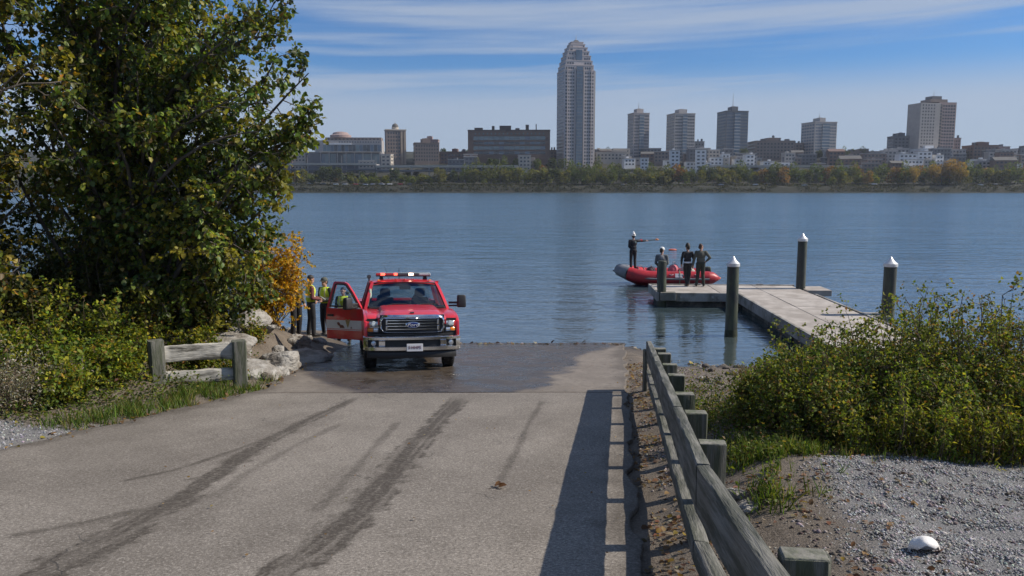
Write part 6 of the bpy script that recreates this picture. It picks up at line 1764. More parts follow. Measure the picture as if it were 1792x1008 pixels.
person('person in black with a white jacket tied round the waist, on the dock', (q.x, q.y, DZ + 0.01), R(8), dict(top=M_blackc, legs=M_navy, shoe=M_brownb, cap='beanie', capmat=M_hairb), dict(ankL=(-0.02, -0.05, 0.09), toeL=(-0.05, 0.10, 0.035), kneeL=(-0.05, 0.06, 0.5), ankR=(0.06, 0.02, 0.09), toeR=(0.10, 0.17, 0.035), elL=(-0.26, -0.02, 1.15), wrL=(-0.22, 0.12, 0.95), elR=(0.27, -0.03, 1.14), wrR=(0.27, 0.08, 0.92)), hgt=1.66, head_turn=R(15), extra=waist_cloth)
q = at_z(1225, 501.5, DZ)
person('person in an olive shirt on the dock, one elbow bent, watching the boat', (q.x, q.y, DZ + 0.01), R(-10), dict(top=M_olive, legs=M_greent, shoe=M_boot, hair=M_brownb), dict(bulk=1.06, ankL=(-0.15, -0.03, 0.09), toeL=(-0.18, 0.14, 0.035), ankR=(0.14, 0, 0.09), toeR=(0.17, 0.17, 0.035), elR=(0.37, -0.05, 1.20), wrR=(0.24, 0.10, 1.05), elL=(-0.27, 0.02, 1.12), wrL=(-0.30, 0.10, 0.88)), hgt=1.70, head_turn=R(-45), head_tilt=R(6))
# ------------------------------------------------------------------ rocks
M_rock = mat('pale_rock', (0.34, 0.325, 0.30), rough=0.88, var=0.22, scale=2.5, bump=1.0, bscale=3.5, bdist=0.10, col2=(0.19, 0.17, 0.145), c2amt=0.5, c2scale=1.6)
M_rockb = mat('brown_rock', (0.20, 0.17, 0.14), rough=0.9, var=0.25, scale=3, bump=1.0, bscale=4, bdist=0.08, col2=(0.11, 0.095, 0.08), c2amt=0.5, c2scale=2)
def rock_mesh(seed, m, facets=17):
    rs = np.random.default_rng(seed)
    bm = bmesh.new(); bmesh.ops.create_icosphere(bm, subdivisions=3, radius=1.0)
    nrm = rs.normal(0, 1, (facets, 3)); nrm /= np.linalg.norm(nrm, axis=1)[:, None]
    dd = rs.uniform(0.60, 0.90, facets)
    ph = rs.uniform(0, 9, 3)
    for v in bm.verts:
        c = np.array(v.co)
        k = 1.0
        for n_, d_ in zip(nrm, dd):
            t = c @ n_
            if t > 1e-3: k = min(k, d_ / t)
        c = c * k
        w = 1 + 0.05 * math.sin(c[0] * 5 + ph[0]) * math.sin(c[1] * 5 + ph[1]) + 0.03 * math.sin(c[2] * 11 + ph[2] + c[0] * 9) + 0.025 * math.sin(c[1] * 17 + ph[0]) * math.sin(c[0] * 15 + ph[2]) + rs.normal(0, 0.014)
        v.co = Vector(c * w)
    for f in bm.faces: f.smooth = True
    for e in bm.edges: e.smooth = not (len(e.link_faces) == 2 and e.calc_face_angle(0) > R(17))
    me = bpy.data.meshes.new('rock'); bm.to_mesh(me); bm.free(); me.materials.append(m)
    return me
ROCKS = [rock_mesh(k, M_rock) for k in range(6)] + [rock_mesh(10 + k, M_rockb) for k in range(3)]
def rock(px, py, size, sq=(1, 1, 0.7), kind=None, z=None, label=None, group='rocks of the shore bank', sink=0.25, dist=None):
    k = random.randrange(6) if kind is None else kind
    if dist is None:
        p = on_bank(px, py)
    else:
        p = at_y(px, py, dist); p.z = gz(p.x, p.y)
    o = link('rock', ROCKS[k], None, None, (p.x, p.y, p.z + size * sq[2] * (1 - sink) * 0.7), (random.uniform(-0.3, 0.3), random.uniform(-0.3, 0.3), random.uniform(0, 6)), (size * sq[0], size * sq[1], size * sq[2]))
    tag(o, label or ('pale grey angular rock in the bank between fence and ramp' if k < 6 else 'brown angular rock in the bank below the orange shrub'), 'rock', group + (' (pale)' if k < 6 else ' (brown)'))
    return o
# big pale slabs beside the ramp (read off the picture, set on the bank)
big = thing
def slab(x, y, size, sq, rz, label, kind, zoff=0.0, tilt=(0, 0)):
    o = link('boulder', ROCKS[kind], None, None, (x, y, gz(x, y) + zoff), (tilt[0], tilt[1], rz), (size * sq[0], size * sq[1], size * sq[2]))
    return tag(o, label, 'boulder')
slab(-5.1, 15.4, 0.66, (1.2, 0.85, 0.60), 0.5, 'largest pale flat-topped boulder just beyond the timber fence', 0, 0.05, (0.1, 0.15))
slab(-5.0, 16.85, 0.60, (1.0, 1.0, 0.6), 1.9, 'pale boulder at the ramp edge shaded by the truck', 1, 0.05, (-0.1, 0.1))
slab(-5.95, 16.3, 0.65, (1.2, 0.9, 0.6), 2.6, 'pale sloping boulder wedged behind the two ramp-edge boulders', 2, 0.15)
slab(-6.4, 15.4, 0.50, (1, 1, 0.7), 0.9, 'pale boulder half hidden in the shrubs behind the fence', 3, 0.15)
slab(-4.85, 18.2, 0.66, (1.1, 0.9, 0.55), 3.3, 'grey boulder by the truck shadow near the open door', 4, 0.0)
slab(-6.0, 18.2, 0.48, (1.2, 0.9, 0.7), 4.4, 'pale tilted boulder under the orange shrub', 5, 0.08, (0.2, 0.3))
slab(-6.6, 17.4, 0.42, (1.1, 0.8, 0.7), 5.2, 'pale pointed boulder at the foot of the big tree', 0, 0.10, (0.3, -0.2))
for k in range(150):
    y = random.uniform(14.8, 22.6)
    x = random.uniform(-8.2, -4.65)
    if y > 19.5 and x > -5.0: continue
    if abs(x + 5.7) < 0.6 and y > 21.6: continue
    s = random.uniform(0.10, 0.30) * (1.1 if y < 20 else 0.8)
    kk = random.choice([0, 1, 2, 3, 4, 5, 6, 7, 8])
    o = link('rock', ROCKS[kk], None, None, (x, y, gz(x, y) + s * 0.12), (random.uniform(-0.5, 0.5), random.uniform(-0.5, 0.5), random.uniform(0, 6)), (s * random.uniform(0.9, 1.4), s, s * random.uniform(0.6, 0.9)))
    if kk < 6: tag(o, 'small pale angular rock on the bank between the boulders and the water', 'rock', 'small pale rocks of the bank')
    else: tag(o, 'small brown angular rock on the bank between the boulders and the water', 'rock', 'small brown rocks of the bank')
for k in range(34):     # shore on the other side, between rail end and dock
    x = random.uniform(3.2, 6.6); y = random.uniform(14.2, 19.8)
    s = random.uniform(0.05, 0.16)
    o = link('rock', ROCKS[random.choice([6, 7, 8, 2])], None, None, (x, y, gz(x, y) + s * 0.1), (random.uniform(-0.4, 0.4), random.uniform(-0.4, 0.4), random.uniform(0, 6)), (s * 1.3, s, s * 0.7))
    tag(o, 'small rock on the muddy beach beyond the guard rail', 'rock', 'rocks of the muddy beach')
p = on_bank(1302, 893)
slab(p.x, p.y, 0.15, (1.2, 0.9, 0.6), 0.7, 'flat grey stone by the foot of a guard rail post', 3, 0.0)
p = on_bank(1290, 868)
slab(p.x, p.y, 0.11, (1.2, 0.9, 0.6), 2.7, 'smaller grey stone tucked against the rail post', 5, 0.0)

# ------------------------------------------------------------------ the big cottonwood and its neighbour on the bank
def tone_by_spray(rs, c, per):
    # leaves of one spray share their tint: some sprays deep green, some pale, some already yellow
    m = -(-len(c) // per)
    k = np.repeat(rs.uniform(0.6, 1.5, (m, 1)), per, 0)[:len(c)]
    yl = np.repeat((rs.random((m, 1)) < 0.16) * rs.uniform(0.3, 0.8, (m, 1)), per, 0)[:len(c)]
    c = c * k
    return np.clip(c * (1 - yl) + yl * np.array([0.34, 0.27, 0.035]), 0.004, 0.8)
def big_tree(label, base, trunk_top, limb_ends, cols, wts, seed, size=(0.05, 0.13), sub=12, twigs=5, leaves=10, tr=0.22):
    rs = np.random.default_rng(seed)
    base = np.array(base, float); top = np.array(trunk_top, float)
    rt = thing('tree', label, 'tree', tuple(base))
    TP = curve3(base, top, rs, 0.03, 12)
    lines = [(TP - base, tr, tr * 0.25)]
    limbs = []
    for e in limb_ends:
        e = np.array(e, float)
        h = np.clip((e[2] - base[2]) / (top[2] - base[2]) - 0.22 - rs.uniform(0, 0.12), 0.08, 0.93)
        s = TP[int(h * 11)]
        P = curve3(s, e, rs, 0.06, 9, 0.10)
        limbs.append(P)
        L_ = np.linalg.norm(e - s)
        lines.append((P - base, 0.022 + 0.016 * L_ * 0.6, 0.010))
    wood, C_, D_ = grow(rs, limbs, sub, 0.85, twigs, 0.36, leaves, start=0.2, spread=0.7, droop=0.22)
    for S_, k in wood: lines.append((S_ - base, 0.012 if k > 0.2 else 0.004, 0.004 if k > 0.2 else 0.002))
    link('trunk', wood_mesh('trunk', lines, 5), M_bark, rt)
    n = len(C_)
    sz = rs.uniform(size[0], size[1], n)
    link('crown', leaf_mesh('crown', C_ - base, D_, sz, tone_by_spray(rs, palette(rs, n, cols, wts), leaves * twigs), LEAF6, 0.8, rs), M_leaf, rt)
    return rt
rs = np.random.default_rng(21)
ends = []
# outline of the crown against sky and river, then its inside and what rises out of the frame
for px, py, d in [(528, 2, 14.5), (515, 62, 14.2), (556, 128, 14.0), (500, 100, 14.6), (492, 180, 13.8), (574, 216, 14.0), (535, 250, 14.3), (520, 285, 14.1), (478, 300, 14.6), (448, 350, 14.4), (440, 300, 13.2),
                  (470, 30, 13.6), (420, 60, 13.0), (455, 230, 13.3), (430, 170, 12.8), (465, 415, 15.6), (480, 455, 16.0), (440, 470, 15.0), (455, 505, 16.4), (420, 420, 14.0), (395, 510, 15.0), (505, 330, 15.4), (420, 540, 16.5), (490, 20, 15.5), (475, 140, 15.5),
                  (540, 225, 14.1), (552, 232, 14.2), (528, 262, 14.6), (470, 265, 13.6), (505, 232, 13.9)]:
    ends.append(at_y(px - (16 if py < 320 else 8), py, d + (1.0 if d < 14.9 else 0.4)))
for k in range(74):
    ends.append(at_y(rs.uniform(20, 400), rs.uniform(-60, 520), rs.uniform(13.8, 18.2)))
for k in range(26):
    ends.append(at_y(rs.uniform(-150, 480), rs.uniform(-520, -40), rs.uniform(13.8, 18.5)))
green = [(0.098, 0.137, 0.026), (0.150, 0.189, 0.033), (0.065, 0.091, 0.023), (0.260, 0.260, 0.039), (0.208, 0.130, 0.033), (0.351, 0.299, 0.046)]
b0 = (-7.9, 16.2, gz(-7.9, 16.2) - 0.1)
big_tree('tall broad green tree with turning leaves overhanging the shore rocks', b0, (-7.6, 16.0, 12.8), ends, green, [5, 4, 4, 1.6, 1.0, 0.5], 31, sub=14, twigs=5, leaves=10)
ends = [at_y(rs.uniform(-260, 110), rs.uniform(-420, 560), rs.uniform(12.8, 16.5)) for k in range(84)]
b1 = (-10.4, 13.4, gz(-10.4, 13.4) - 0.1)
yel = [(0.085, 0.111, 0.023), (0.137, 0.156, 0.029), (0.058, 0.072, 0.021), (0.338, 0.260, 0.033), (0.390, 0.247, 0.039)]
big_tree('green tree with yellowing leaves beside the tall tree, above the dry weeds', b1, (-10.2, 13.3, 10.5), ends, yel, [5, 4, 3, 1.7, 1.0], 32, tr=0.18)

# ------------------------------------------------------------------ shrubs
def shrub(label, base, rad, hgt, nst, cols, wts, seed, leaf=(0.035, 0.06), sub=6, twigs=3, leaves=6, sub_len=0.32, twig_len=0.16, group=None, name='shrub', lean=(0, 0), up=0.35, shape=LEAF4, stem=0.007, jit=0.25, aspect=0.75):
    rs = np.random.default_rng(seed)
    base = np.array(base, float)
    rt = thing(name, label, 'shrub', tuple(base), group=group)
    limbs = []; lines = []
    for k in range(nst):
        a = rs.uniform(0, 2 * np.pi); q = rs.random() ** 0.6
        e = np.array([math.cos(a) * q * rad[0] + lean[0], math.sin(a) * q * rad[1] + lean[1], hgt * (up + (1 - up) * rs.random()) * math.sqrt(max(0.1, 1 - 0.72 * q * q))])
        s = np.array([math.cos(a) * q * rad[0] * 0.45, math.sin(a) * q * rad[1] * 0.45, -0.05])
        P = curve3(s, e, rs, 0.06, 6, 0.05)
        limbs.append(P); lines.append((P, stem * 1.4, stem * 0.5))
    wood, C_, D_ = grow(rs, limbs, sub, sub_len, twigs, twig_len, leaves, start=0.12, spread=0.8, droop=0.08)
    for S_, k in wood:
        if k > 0.2: lines.append((S_, stem * 0.6, stem * 0.25))
    link('stems', wood_mesh('stems', lines, 4), M_stem, rt)
    n = len(C_); sz = rs.uniform(leaf[0], leaf[1], n)
    link('foliage', leaf_mesh('foliage', C_, D_, sz, palette(rs, n, cols, wts, jit), shape, aspect, rs), M_leafs, rt)
    return rt
# orange shrub by the water
p = Vector((-6.05, 18.9, gz(-6.05, 18.9)))
shrub('golden orange shrub leaning out over the shore rocks', (-6.1, 19.3, gz(-6.1, 19.3)), (0.85, 0.7), 2.75, 44, [(0.60, 0.41, 0.03), (0.52, 0.31, 0.025), (0.44, 0.33, 0.035), (0.17, 0.15, 0.03)], [5, 3, 3, 1], 51, leaf=(0.055, 0.10), sub=7, twigs=4, leaves=6, sub_len=0.38, twig_len=0.2, lean=(0.30, 0), up=0.45)
# dark understorey below the big tree
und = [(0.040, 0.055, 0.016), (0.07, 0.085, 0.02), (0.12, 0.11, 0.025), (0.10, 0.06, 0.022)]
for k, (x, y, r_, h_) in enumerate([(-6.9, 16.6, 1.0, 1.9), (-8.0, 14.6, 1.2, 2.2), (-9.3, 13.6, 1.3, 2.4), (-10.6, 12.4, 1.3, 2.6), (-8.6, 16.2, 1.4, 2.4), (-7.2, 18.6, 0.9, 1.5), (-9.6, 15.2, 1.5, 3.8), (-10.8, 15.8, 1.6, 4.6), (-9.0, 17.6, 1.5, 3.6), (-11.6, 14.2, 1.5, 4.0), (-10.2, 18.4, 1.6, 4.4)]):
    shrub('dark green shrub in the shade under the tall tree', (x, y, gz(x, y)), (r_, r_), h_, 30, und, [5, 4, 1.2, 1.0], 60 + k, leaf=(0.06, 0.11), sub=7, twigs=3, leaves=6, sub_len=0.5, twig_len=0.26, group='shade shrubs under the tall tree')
# bright bramble beside the fence
brm = [(0.115, 0.172, 0.023), (0.196, 0.230, 0.029), (0.368, 0.345, 0.034), (0.063, 0.092, 0.018), (0.253, 0.149, 0.029)]
for k, (x, y, r_, h_) in enumerate([(-6.55, 12.75, 0.4, 0.75), (-6.85, 13.5, 0.5, 1.35), (-7.2, 12.3, 0.65, 1.15), (-7.9, 12.0, 0.7, 1.15), (-6.9, 14.7, 0.55, 1.35), (-6.0, 14.9, 0.45, 0.85), (-6.75, 11.6, 0.45, 0.7), (-8.6, 12.9, 0.8, 1.5), (-7.7, 13.6, 0.7, 1.5)]):
    shrub('bright yellow green bramble between the road edge and the tall tree', (x, y, gz(x, y)), (r_, r_ * 0.8), h_, 26, brm, [4, 5, 3.0, 1.5, 0.8], 70 + k, leaf=(0.045, 0.085), sub=6, twigs=3, leaves=6, sub_len=0.34, twig_len=0.18, group='brambles beside the fence')
for k, (x, y, r_, h_) in enumerate([(-5.75, 17.5, 0.28, 0.55), (-5.3, 14.75, 0.22, 0.4), (-6.3, 16.9, 0.3, 0.7)]):
    shrub('small tuft of green and yellow leaves growing between the boulders', (x, y, gz(x, y) + 0.05), (r_, r_), h_, 14, brm, [4, 4, 2, 2, 1], 93 + k, leaf=(0.035, 0.065), sub=5, twigs=3, leaves=5, sub_len=0.2, twig_len=0.12, group='tufts between the boulders')
# grey dry weeds in the left foreground
for k, (px, py, r_, h_) in enumerate([(20, 715, 0.6, 0.85), (70, 690, 0.55, 0.8), (-40, 690, 0.7, 1.1)]):
    q = on_bank(px, py)
    shrub('pale dry weed clump at the edge of the gravel shoulder', (q.x, q.y, q.z), (r_, r_ * 0.8), h_, 34, [(0.36, 0.34, 0.28), (0.46, 0.43, 0.36), (0.16, 0.17, 0.10), (0.26, 0.22, 0.15)], [4, 4, 2, 2], 80 + k, leaf=(0.03, 0.06), sub=7, twigs=3, leaves=4, sub_len=0.26, twig_len=0.15, group='dry weeds on the shoulder', name='weed_clump', aspect=0.35)
# the thicket on the right bank
thk = [(0.111, 0.150, 0.026), (0.182, 0.215, 0.036), (0.286, 0.273, 0.052), (0.221, 0.130, 0.046), (0.072, 0.098, 0.023)]
TH = [(3.15, 8.6, 0.5, 0.95), (3.75, 8.7, 0.65, 1.35), (3.55, 9.9, 0.6, 1.0), (4.3, 8.6, 0.75, 1.75), (5.0, 8.4, 0.8, 1.85), (5.7, 8.1, 0.8, 1.75), (4.0, 10.0, 0.9, 1.5), (5.0, 9.8, 1.0, 1.8), (6.1, 9.2, 1.0, 1.8), (6.7, 8.0, 0.9, 1.7), (4.0, 11.6, 0.6, 0.8), (4.9, 11.6, 0.9, 1.1), (7.6, 8.4, 1.0, 1.7), (6.0, 11.0, 1.1, 1.5), (4.2, 7.75, 0.6, 0.95), (5.1, 7.45, 0.6, 0.95), (3.3, 8.0, 0.5, 0.75), (3.05, 9.3, 0.4, 0.7)]
for k, (x, y, r_, h_) in enumerate(TH):
    near = y < 9.3
    shrub('dense green shrub with reddish leaves in the thicket behind the gravel lot', (x, y, gz(x, y)), (r_, r_), h_ * 0.95, 44 if near else 30, thk, [5, 4, 2, 1.7, 3], 100 + k, leaf=(0.022, 0.048) if near else (0.03, 0.058), sub=9, twigs=3, leaves=8, sub_len=0.30, twig_len=0.15, group='shrubs of the thicket')
# tall golden-green stalks at the thicket's edge
for k, (px, py) in enumerate([(1600, 786), (1640, 792), (1680, 792), (1712, 800), (1745, 800), (1770, 796), (1690, 775), (1540, 780), (1655, 780), (1730, 780), (1620, 780), (1570, 785), (1700, 786), (1785, 800), (1500, 783), (1665, 796), (1757, 786), (1590, 770), (1725, 796)]):
    q = on_bank(px, py + 13)
    shrub('upright golden green stalks with narrow leaves at the thicket edge', (q.x, q.y, q.z), (0.10, 0.08), random.uniform(0.40, 0.85), 9, [(0.20, 0.24, 0.03), (0.28, 0.28, 0.04), (0.12, 0.16, 0.025), (0.25, 0.18, 0.05)], [4, 3, 2, 1], 140 + k, leaf=(0.035, 0.06), sub=9, twigs=1, leaves=5, sub_len=0.07, twig_len=0.05, group='stalks at the thicket edge', name='stalk_plant', up=0.7, aspect=0.35, stem=0.004)
# thin sprigs by the dock and behind the truck door
for k, (px, py, h_) in enumerate([(1405, 640, 0.5), (1345, 660, 0.45), (1305, 668, 0.4)]):
    q = on_bank(px, py)
    shrub('thin red-brown seed stalks rising at the water end of the thicket', (q.x, q.y, q.z), (0.25, 0.2), h_, 14, [(0.15, 0.10, 0.05), (0.11, 0.12, 0.03), (0.20, 0.17, 0.06)], [3, 3, 2], 160 + k, leaf=(0.02, 0.045), sub=6, twigs=2, leaves=4, sub_len=0.14, twig_len=0.08, group='seed stalks by the water', name='stalk_plant', up=0.6, aspect=0.4, stem=0.004)
q = Vector((-5.15, 23.0, gz(-5.15, 23.0)))
shrub('tall thin sapling with few leaves on the shore behind the truck door', (q.x + 0.35, q.y, q.z), (0.12, 0.1), 1.95, 4, [(0.13, 0.12, 0.04), (0.09, 0.10, 0.03)], [1, 1], 170, leaf=(0.06, 0.10), sub=5, twigs=2, leaves=4, sub_len=0.2, twig_len=0.14, name='sapling', up=0.85)

# ------------------------------------------------------------------ grass, gravel stones, fallen leaves (nobody could count them)
def grass(label, pts, seed, cols, wts, hgt=(0.08, 0.22), per=1, name='grass'):
    rs = np.random.default_rng(seed)
    n = len(pts)
    z = ground_z(pts[:, 0], pts[:, 1])
    C_ = np.stack([pts[:, 0], pts[:, 1], z - 0.01], -1)
    D_ = unit(rs.normal(0, 0.38, (n, 3)) * np.array([1, 1, 0.2]) + np.array([0, 0, 1.0]))
    sz = rs.uniform(*hgt, n)
    me = leaf_mesh(name, C_, D_, sz, palette(rs, n, cols, wts), BLADE, 0.075, rs, flat=rs.normal(0, 1, (n, 3)))
    o = link(name, me, M_grass)
    return tag(o, label, 'grass', kind='stuff')
def scatter(rs, n, x0, x1, y0, y1, f):
    P = np.stack([rs.uniform(x0, x1, n), rs.uniform(y0, y1, n)], -1)
    return P[rs.random(n) < f(P[:, 0], P[:, 1])]
rs = np.random.default_rng(77)
gcol = [(0.075, 0.125, 0.018), (0.12, 0.17, 0.025), (0.19, 0.20, 0.04), (0.20, 0.15, 0.06)]
def patch_r(x, y):
    q1 = smooth01(1.0, 0.55, np.hypot((x - 2.15) / 0.85, (y - 7.2) / 1.35))
    q2 = 0.75 * smooth01(1.0, 0.4, np.hypot((x - 2.1) / 0.55, (y - 6.35) / 0.55))
    q3 = 0.25 * smooth01(1.0, 0.5, np.hypot((x - 2.6) / 0.8, (y - 10) / 2.2))
    return np.maximum(np.maximum(q1, q2), q3) * smooth01(0.35, 0.6, fbm(x * 3.5, y * 3.5, 3, 2)) * smooth01(0.1, 0.4, x - np.interp(y, [4, 14], [1.4, 2.7]))
grass('green grass tufts growing between guard rail posts and the thicket', scatter(rs, 40000, 1.3, 3.6, 4.6, 12.5, patch_r), 78, gcol, [5, 4, 2, 1], (0.06, 0.20))
def edge_r(x, y):
    return smooth01(0.6, 0.1, np.abs(y - np.interp(x, [2.3, 3, 5, 8], [7.6, 7.35, 7.0, 6.9]))) * smooth01(0.3, 0.6, fbm(x * 4, y * 4, 2, 4))
grass('fringe of grass where the thicket meets the gravel lot', scatter(rs, 9000, 2.2, 8, 6.2, 8.4, edge_r), 79, gcol, [4, 2, 2, 3], (0.04, 0.16))
def verge_l(x, y):
    d = road_left(y) - x
    return smooth01(-0.05, 0.10, d) * smooth01(1.1, 0.35, d) * smooth01(0.30, 0.6, fbm(x * 3, y * 3, 3, 6)) * smooth01(10.0, 11.0, y) * smooth01(16.2, 14.5, y)
grass('green grass verge along the road edge around the timber fence', scatter(rs, 52000, -8.5, -3.5, 9, 16.5, verge_l), 80, gcol, [5, 4, 2, 1.3], (0.06, 0.24))
def tall_dry(x, y):
    return smooth01(1, 0.4, np.hypot((x + 8.6) / 1.2, (y - 11.6) / 1.2))
grass('tall dry grass stalks beside the dry weeds', scatter(rs, 900, -10.5, -6.8, 10, 13.5, tall_dry), 81, [(0.30, 0.24, 0.13), (0.22, 0.18, 0.09)], [1, 1], (0.5, 1.2), name='dry_grass')

def pebbles(label, pts, seed, size, cols, name, zf=ground_z, material=None):
    rs = np.random.default_rng(seed); n = len(pts)
    T = np.array([[1, 0, 0], [0.3, 0.9, 0], [-0.8, 0.55, 0], [-0.8, -0.6, 0], [0.35, -0.9, 0], [0.1, 0.05, 0.75], [0, 0, -0.5]])
    F = np.array([[0, 1, 5], [1, 2, 5], [2, 3, 5], [3, 4, 5], [4, 0, 5], [1, 0, 6], [2, 1, 6], [3, 2, 6], [4, 3, 6], [0, 4, 6]])
    a = rs.uniform(0, 2 * np.pi, n); c, s = np.cos(a), np.sin(a)
    sz = np.exp(rs.uniform(np.log(size[0]), np.log(size[1]), n))
    sc3 = rs.uniform(0.6, 1.3, (n, 1, 3)) * sz[:, None, None]
    W = T[None] * (1 + rs.normal(0, 0.12, (n, 7, 3))) * sc3
    X = W[..., 0] * c[:, None] - W[..., 1] * s[:, None]; Y = W[..., 0] * s[:, None] + W[..., 1] * c[:, None]
    z = zf(pts[:, 0], pts[:, 1])
    V = np.stack([X + pts[:, 0:1], Y + pts[:, 1:2], W[..., 2] + z[:, None]], -1)
    me = np_mesh(name, V.reshape(-1, 3), (F[None] + (np.arange(n) * 7)[:, None, None]).reshape(-1, 3))
    set_attr(me, 'leafcol', np.repeat(palette(rs, n, cols, [1] * len(cols), 0.2), 7, 0), 'FLOAT_COLOR')
    return tag(link(name, me, material or leaf_mat('stone_chips', rough=0.85, trans=0.0, spec=0.3)), label, name.split('_')[-1], kind='stuff')
greyc = [(0.12, 0.118, 0.122), (0.21, 0.207, 0.21), (0.31, 0.305, 0.305), (0.43, 0.42, 0.41)]
pebbles('loose grey crushed stone covering the lot behind the rail', scatter(rs, 150000, 1.5, 7.5, 3.0, 8.2, lambda x, y: np.clip(grav(x, y) * 1.1, 0, 1) * smooth01(9.5, 4.5, y) * (x < 0.62 * y + 0.6)), 82, (0.005, 0.014), greyc, 'gravel')
pebbles('loose stones scattered over the soil beside the guard rail', scatter(rs, 26000, 1.3, 4.2, 3.4, 19, lambda x, y: 0.8 * smooth01(0.35, 0.65, fbm(x * 2.5, y * 2.5, 3, 1)) * (x > road_right(y) + 0.1)), 83, (0.006, 0.028), [(0.14, 0.115, 0.10), (0.22, 0.19, 0.17), (0.32, 0.29, 0.27), (0.09, 0.075, 0.065)], 'loose_stones')
pebbles('pale crushed stone on the road shoulder by the dry weeds', scatter(rs, 16000, -12, -5.5, 7, 11.5, lambda x, y: grav(x, y) * (x > -0.66 * y - 1)), 84, (0.008, 0.025), [(0.24, 0.24, 0.24), (0.36, 0.36, 0.35), (0.16, 0.16, 0.165)], 'shoulder_gravel')
def litter(label, pts, seed, size, cols, wts, name, zf):
    rs = np.random.default_rng(seed); n = len(pts)
    z = zf(pts[:, 0], pts[:, 1])
    C_ = np.stack([pts[:, 0], pts[:, 1], z + 0.008 + rs.random(n) * 0.012], -1)
    D_ = rs.normal(0, 1, (n, 3)) * np.array([1, 1, 0.16])
    me = leaf_mesh(name, C_, D_, rs.uniform(*size, n), palette(rs, n, cols, wts), LEAF6, 0.75, rs, flat=np.array([0, 0, 1.0]) + rs.normal(0, 0.3, (n, 3)))
    return tag(link(name, me, M_leafs), label, 'leaves', kind='stuff')
lcol = [(0.20, 0.12, 0.06), (0.28, 0.19, 0.10), (0.12, 0.07, 0.04), (0.34, 0.28, 0.20), (0.30, 0.20, 0.04)]
litter('brown fallen leaves on the dirt strip between the road and the guard rail', scatter(rs, 9500, 0.6, 3.3, 3.5, 18, lambda x, y: smooth01(-0.15, 0.15, x - road_right(y)) * smooth01(0.75, 0.25, x - road_right(y)) * smooth01(0.3, 0.6, fbm(x * 4, y * 3, 3, 3))), 85, (0.025, 0.075), lcol, [4, 3, 3, 2, 0.8], 'fallen_leaves', ground_z)
litter('brown fallen leaves along the grass verge by the fence', scatter(rs, 2600, -8, -3.8, 8.5, 17.5, lambda x, y: smooth01(0.35, 0.0, np.abs(road_left(y) - x - 0.05)) ), 86, (0.03, 0.08), lcol, [4, 3, 3, 1, 2.0], 'verge_leaves', lambda x, y: np.maximum(ground_z(x, y), np.where(x > road_left(y), road_z(y) + 0.01, -9)))
litter('small scattered leaf scraps and twigs on the road', scatter(rs, 420, -6, 2.2, 5, 21, lambda x, y: (x > road_left(y)) * (x < road_right(y)) * (0.35 + 0.65 * (x > road_right(y) - 0.7))), 87, (0.012, 0.04), lcol, [4, 3, 3, 1, 1], 'leaf_scraps', lambda x, y: road_z(y) + 0.012)
litter('bits of driftwood and leaves washed up along the waterline', scatter(rs, 2600, -4.4, 5.5, 19.0, 23.4, lambda x, y: smooth01(0.28, 0.0, np.abs(y - np.interp(x, [-4.4, 3.2, 4.2, 5.5], [22.55, 22.35, 20.3, 19.4]) + 0.25 * (fbm(x * 1.5, x * 0 + 4, 3, 2) - 0.5)))), 88, (0.04, 0.17), [(0.16, 0.12, 0.09), (0.42, 0.39, 0.34), (0.07, 0.055, 0.045)], [3, 2, 3], 'driftline', lambda x, y: np.maximum(np.where(x < road_right(y), road_z(y), ground_z(x, y)), -0.0) + 0.012)
# the one large dead leaf on the asphalt
q = on_ramp(876, 854)
lf = thing('dead_leaf', 'single curled brown leaf lying on the asphalt', 'leaf', (q.x, q.y, ramp_z(q.y) + 0.004), (0, 0, 0.4))
o = leaf_mesh('leaf_blade', np.array([[-0.06, 0, 0.02], [-0.03, -0.02, 0.025], [-0.02, 0.01, 0.02]]), np.array([[1, 0.2, 0.25], [1, -0.5, 0.35], [0.3, 0.8, 0.4]], float), np.array([0.12, 0.085, 0.075]), np.array([[0.20, 0.10, 0.05], [0.14, 0.07, 0.035], [0.24, 0.13, 0.06]]), LEAF6, 0.8, rs, flat=np.array([[0, 0.3, 1], [0.2, -0.4, 1], [-0.3, 0, 1.0]]))
link('leaf_blade', o, M_leafs, lf)
MB().tube([(-0.06, 0, 0.02), (-0.11, -0.01, 0.012), (-0.14, 0.01, 0.006)], [0.003, 0.0025, 0.002], n=5).build('leaf_stalk', M_stem, lf)
# white shell of crumpled plastic on the gravel
q = on_bank(1619, 968)
sh = thing('broken_shell', 'white broken bowl-shaped scrap lying on the grey gravel', 'litter', (q.x, q.y, q.z + 0.022), (R(-34), R(10), 0.3))
sh.scale = (1.3, 1.3, 1.45)
rings = []
rsx = np.random.default_rng(5)
for j, t in enumerate(np.linspace(0.03, 1, 7)):
    rings.append([(math.cos(a) * 0.085 * math.sin(t * 1.45) * (1 + 0.13 * math.sin(3 * a + 1) * t + (rsx.normal(0, 0.04) if j == 6 else 0)), math.sin(a) * 0.068 * math.sin(t * 1.45) * (1 + 0.1 * math.sin(2 * a) * t), 0.062 * math.cos(t * 1.45) + 0.006 * math.sin(5 * a) * t) for a in np.linspace(0, 2 * math.pi, 25)[:-1]])
inner = [[(x * 0.93, y * 0.93, z - 0.006) for x, y, z in r_] for r_ in rings[::-1]]
MB().loft(rings + inner, caps=False).build('shell', mat('white_shell', (0.70, 0.68, 0.66), rough=0.6, var=0.12, scale=25, bump=0.3, bscale=40), sh, smooth=R(60))
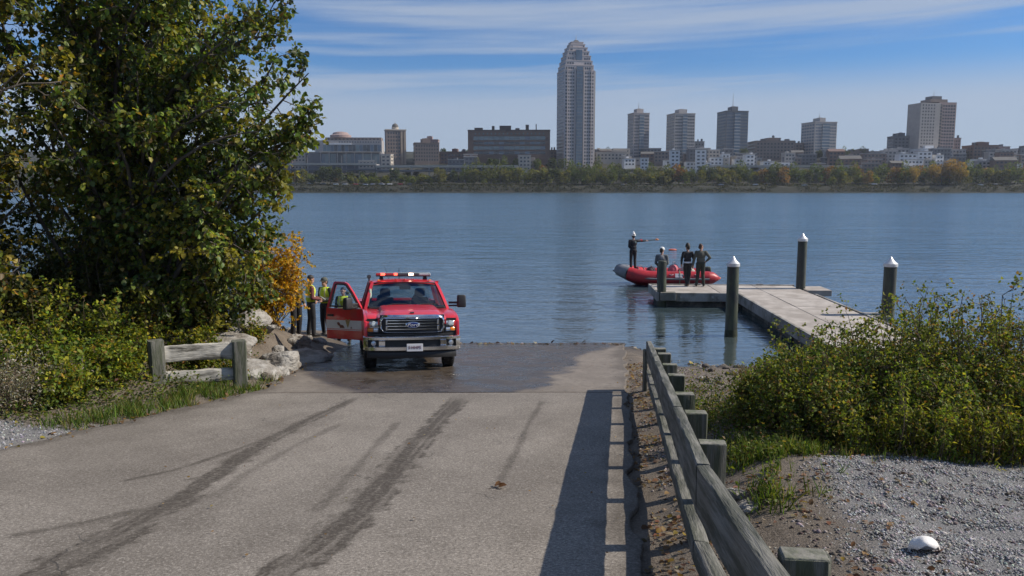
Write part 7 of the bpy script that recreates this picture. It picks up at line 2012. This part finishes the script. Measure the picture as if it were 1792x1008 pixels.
MB().tube([(0.085 * math.cos(a), 0.07 * math.sin(a), -0.003) for a in np.linspace(-0.9, 0.5, 8)], 0.004, n=5).build('torn_rim', mat('rim_brown', (0.35, 0.22, 0.17), rough=0.7), sh)

# low leafy ground cover on both verges
def cover(label, pts, seed, cols, wts, size, name, h=0.12):
    rs = np.random.default_rng(seed); n = len(pts)
    C_ = np.stack([pts[:, 0], pts[:, 1], ground_z(pts[:, 0], pts[:, 1]) + rs.random(n) ** 1.5 * h * (0.3 + 1.4 * fbm(pts[:, 0] * 3, pts[:, 1] * 3, 2, 2))], -1)
    me = leaf_mesh(name, C_, rs.normal(0, 1, (n, 3)) * np.array([1, 1, 0.6]) + np.array([0, 0, 0.3]), rs.uniform(*size, n), palette(rs, n, cols, wts), LEAF4, 0.7, rs)
    return tag(link(name, me, M_leafs), label, 'ground cover', kind='stuff')
ccol = [(0.085, 0.12, 0.022), (0.14, 0.17, 0.03), (0.055, 0.075, 0.018), (0.22, 0.19, 0.05), (0.15, 0.10, 0.05)]
cover('low leafy plants under the brambles and around the fence', scatter(rs, 30000, -10, -4.6, 9.5, 16.5, lambda x, y: smooth01(0.35, 0.9, road_left(y) - x) * smooth01(0.28, 0.5, fbm(x * 1.6, y * 1.6, 3, 1)) * (1 - grav(x, y))), 301, ccol, [4, 4, 3, 2, 1.5], (0.03, 0.07), 'verge_plants', 0.26)
cover('low leafy plants at the foot of the thicket', scatter(rs, 30000, 2.3, 8, 6.4, 13.5, lambda x, y: smooth01(-0.1, 0.4, y - np.interp(x, [2.3, 3, 5, 8], [7.9, 7.3, 6.95, 6.9])) * smooth01(0.3, 0.5, fbm(x * 2, y * 2, 3, 6))), 302, ccol, [4, 3, 4, 2, 2], (0.025, 0.055), 'thicket_plants', 0.28)

cover('low green weeds among the grass by the guard rail', scatter(rs, 34000, 1.3, 3.4, 4.8, 12.5, patch_r), 303, ccol, [5, 4, 2, 1.2, 1], (0.02, 0.05), 'rail_weeds', 0.16)

litter('dead leaves and twigs scattered on the soil behind the guard rail', scatter(rs, 2600, 1.5, 3.4, 3.4, 12, lambda x, y: smooth01(0.35, 0.6, fbm(x * 2.5, y * 2.5, 3, 4)) * (x > np.interp(y, [3, 14], [1.45, 2.75])) * (1 - 0.8 * grav(x, y))), 304, (0.02, 0.06), lcol, [4, 3, 4, 1, 0.5], 'soil_leaves', ground_z)
# ------------------------------------------------------------------ thin autumn haze over the river
hz = MB().bb(-1700, 1900, -80, 1900, -6, 190).mesh('haze')
hm_ = bpy.data.materials.new('haze_air'); hm_.use_nodes = True
hn = hm_.node_tree.nodes; hn.clear()
ho_ = hn.new('ShaderNodeOutputMaterial'); hv = hn.new('ShaderNodeVolumePrincipled')
hv.inputs['Color'].default_value = (0.80, 0.88, 1.0, 1); hv.inputs['Density'].default_value = 0.00010; hv.inputs['Anisotropy'].default_value = 0.2
hm_.node_tree.links.new(hv.outputs[0], ho_.inputs['Volume'])
haze = link('haze', hz, hm_)
tag(haze, 'thin blue haze over the river and the far town', 'haze', kind='stuff')
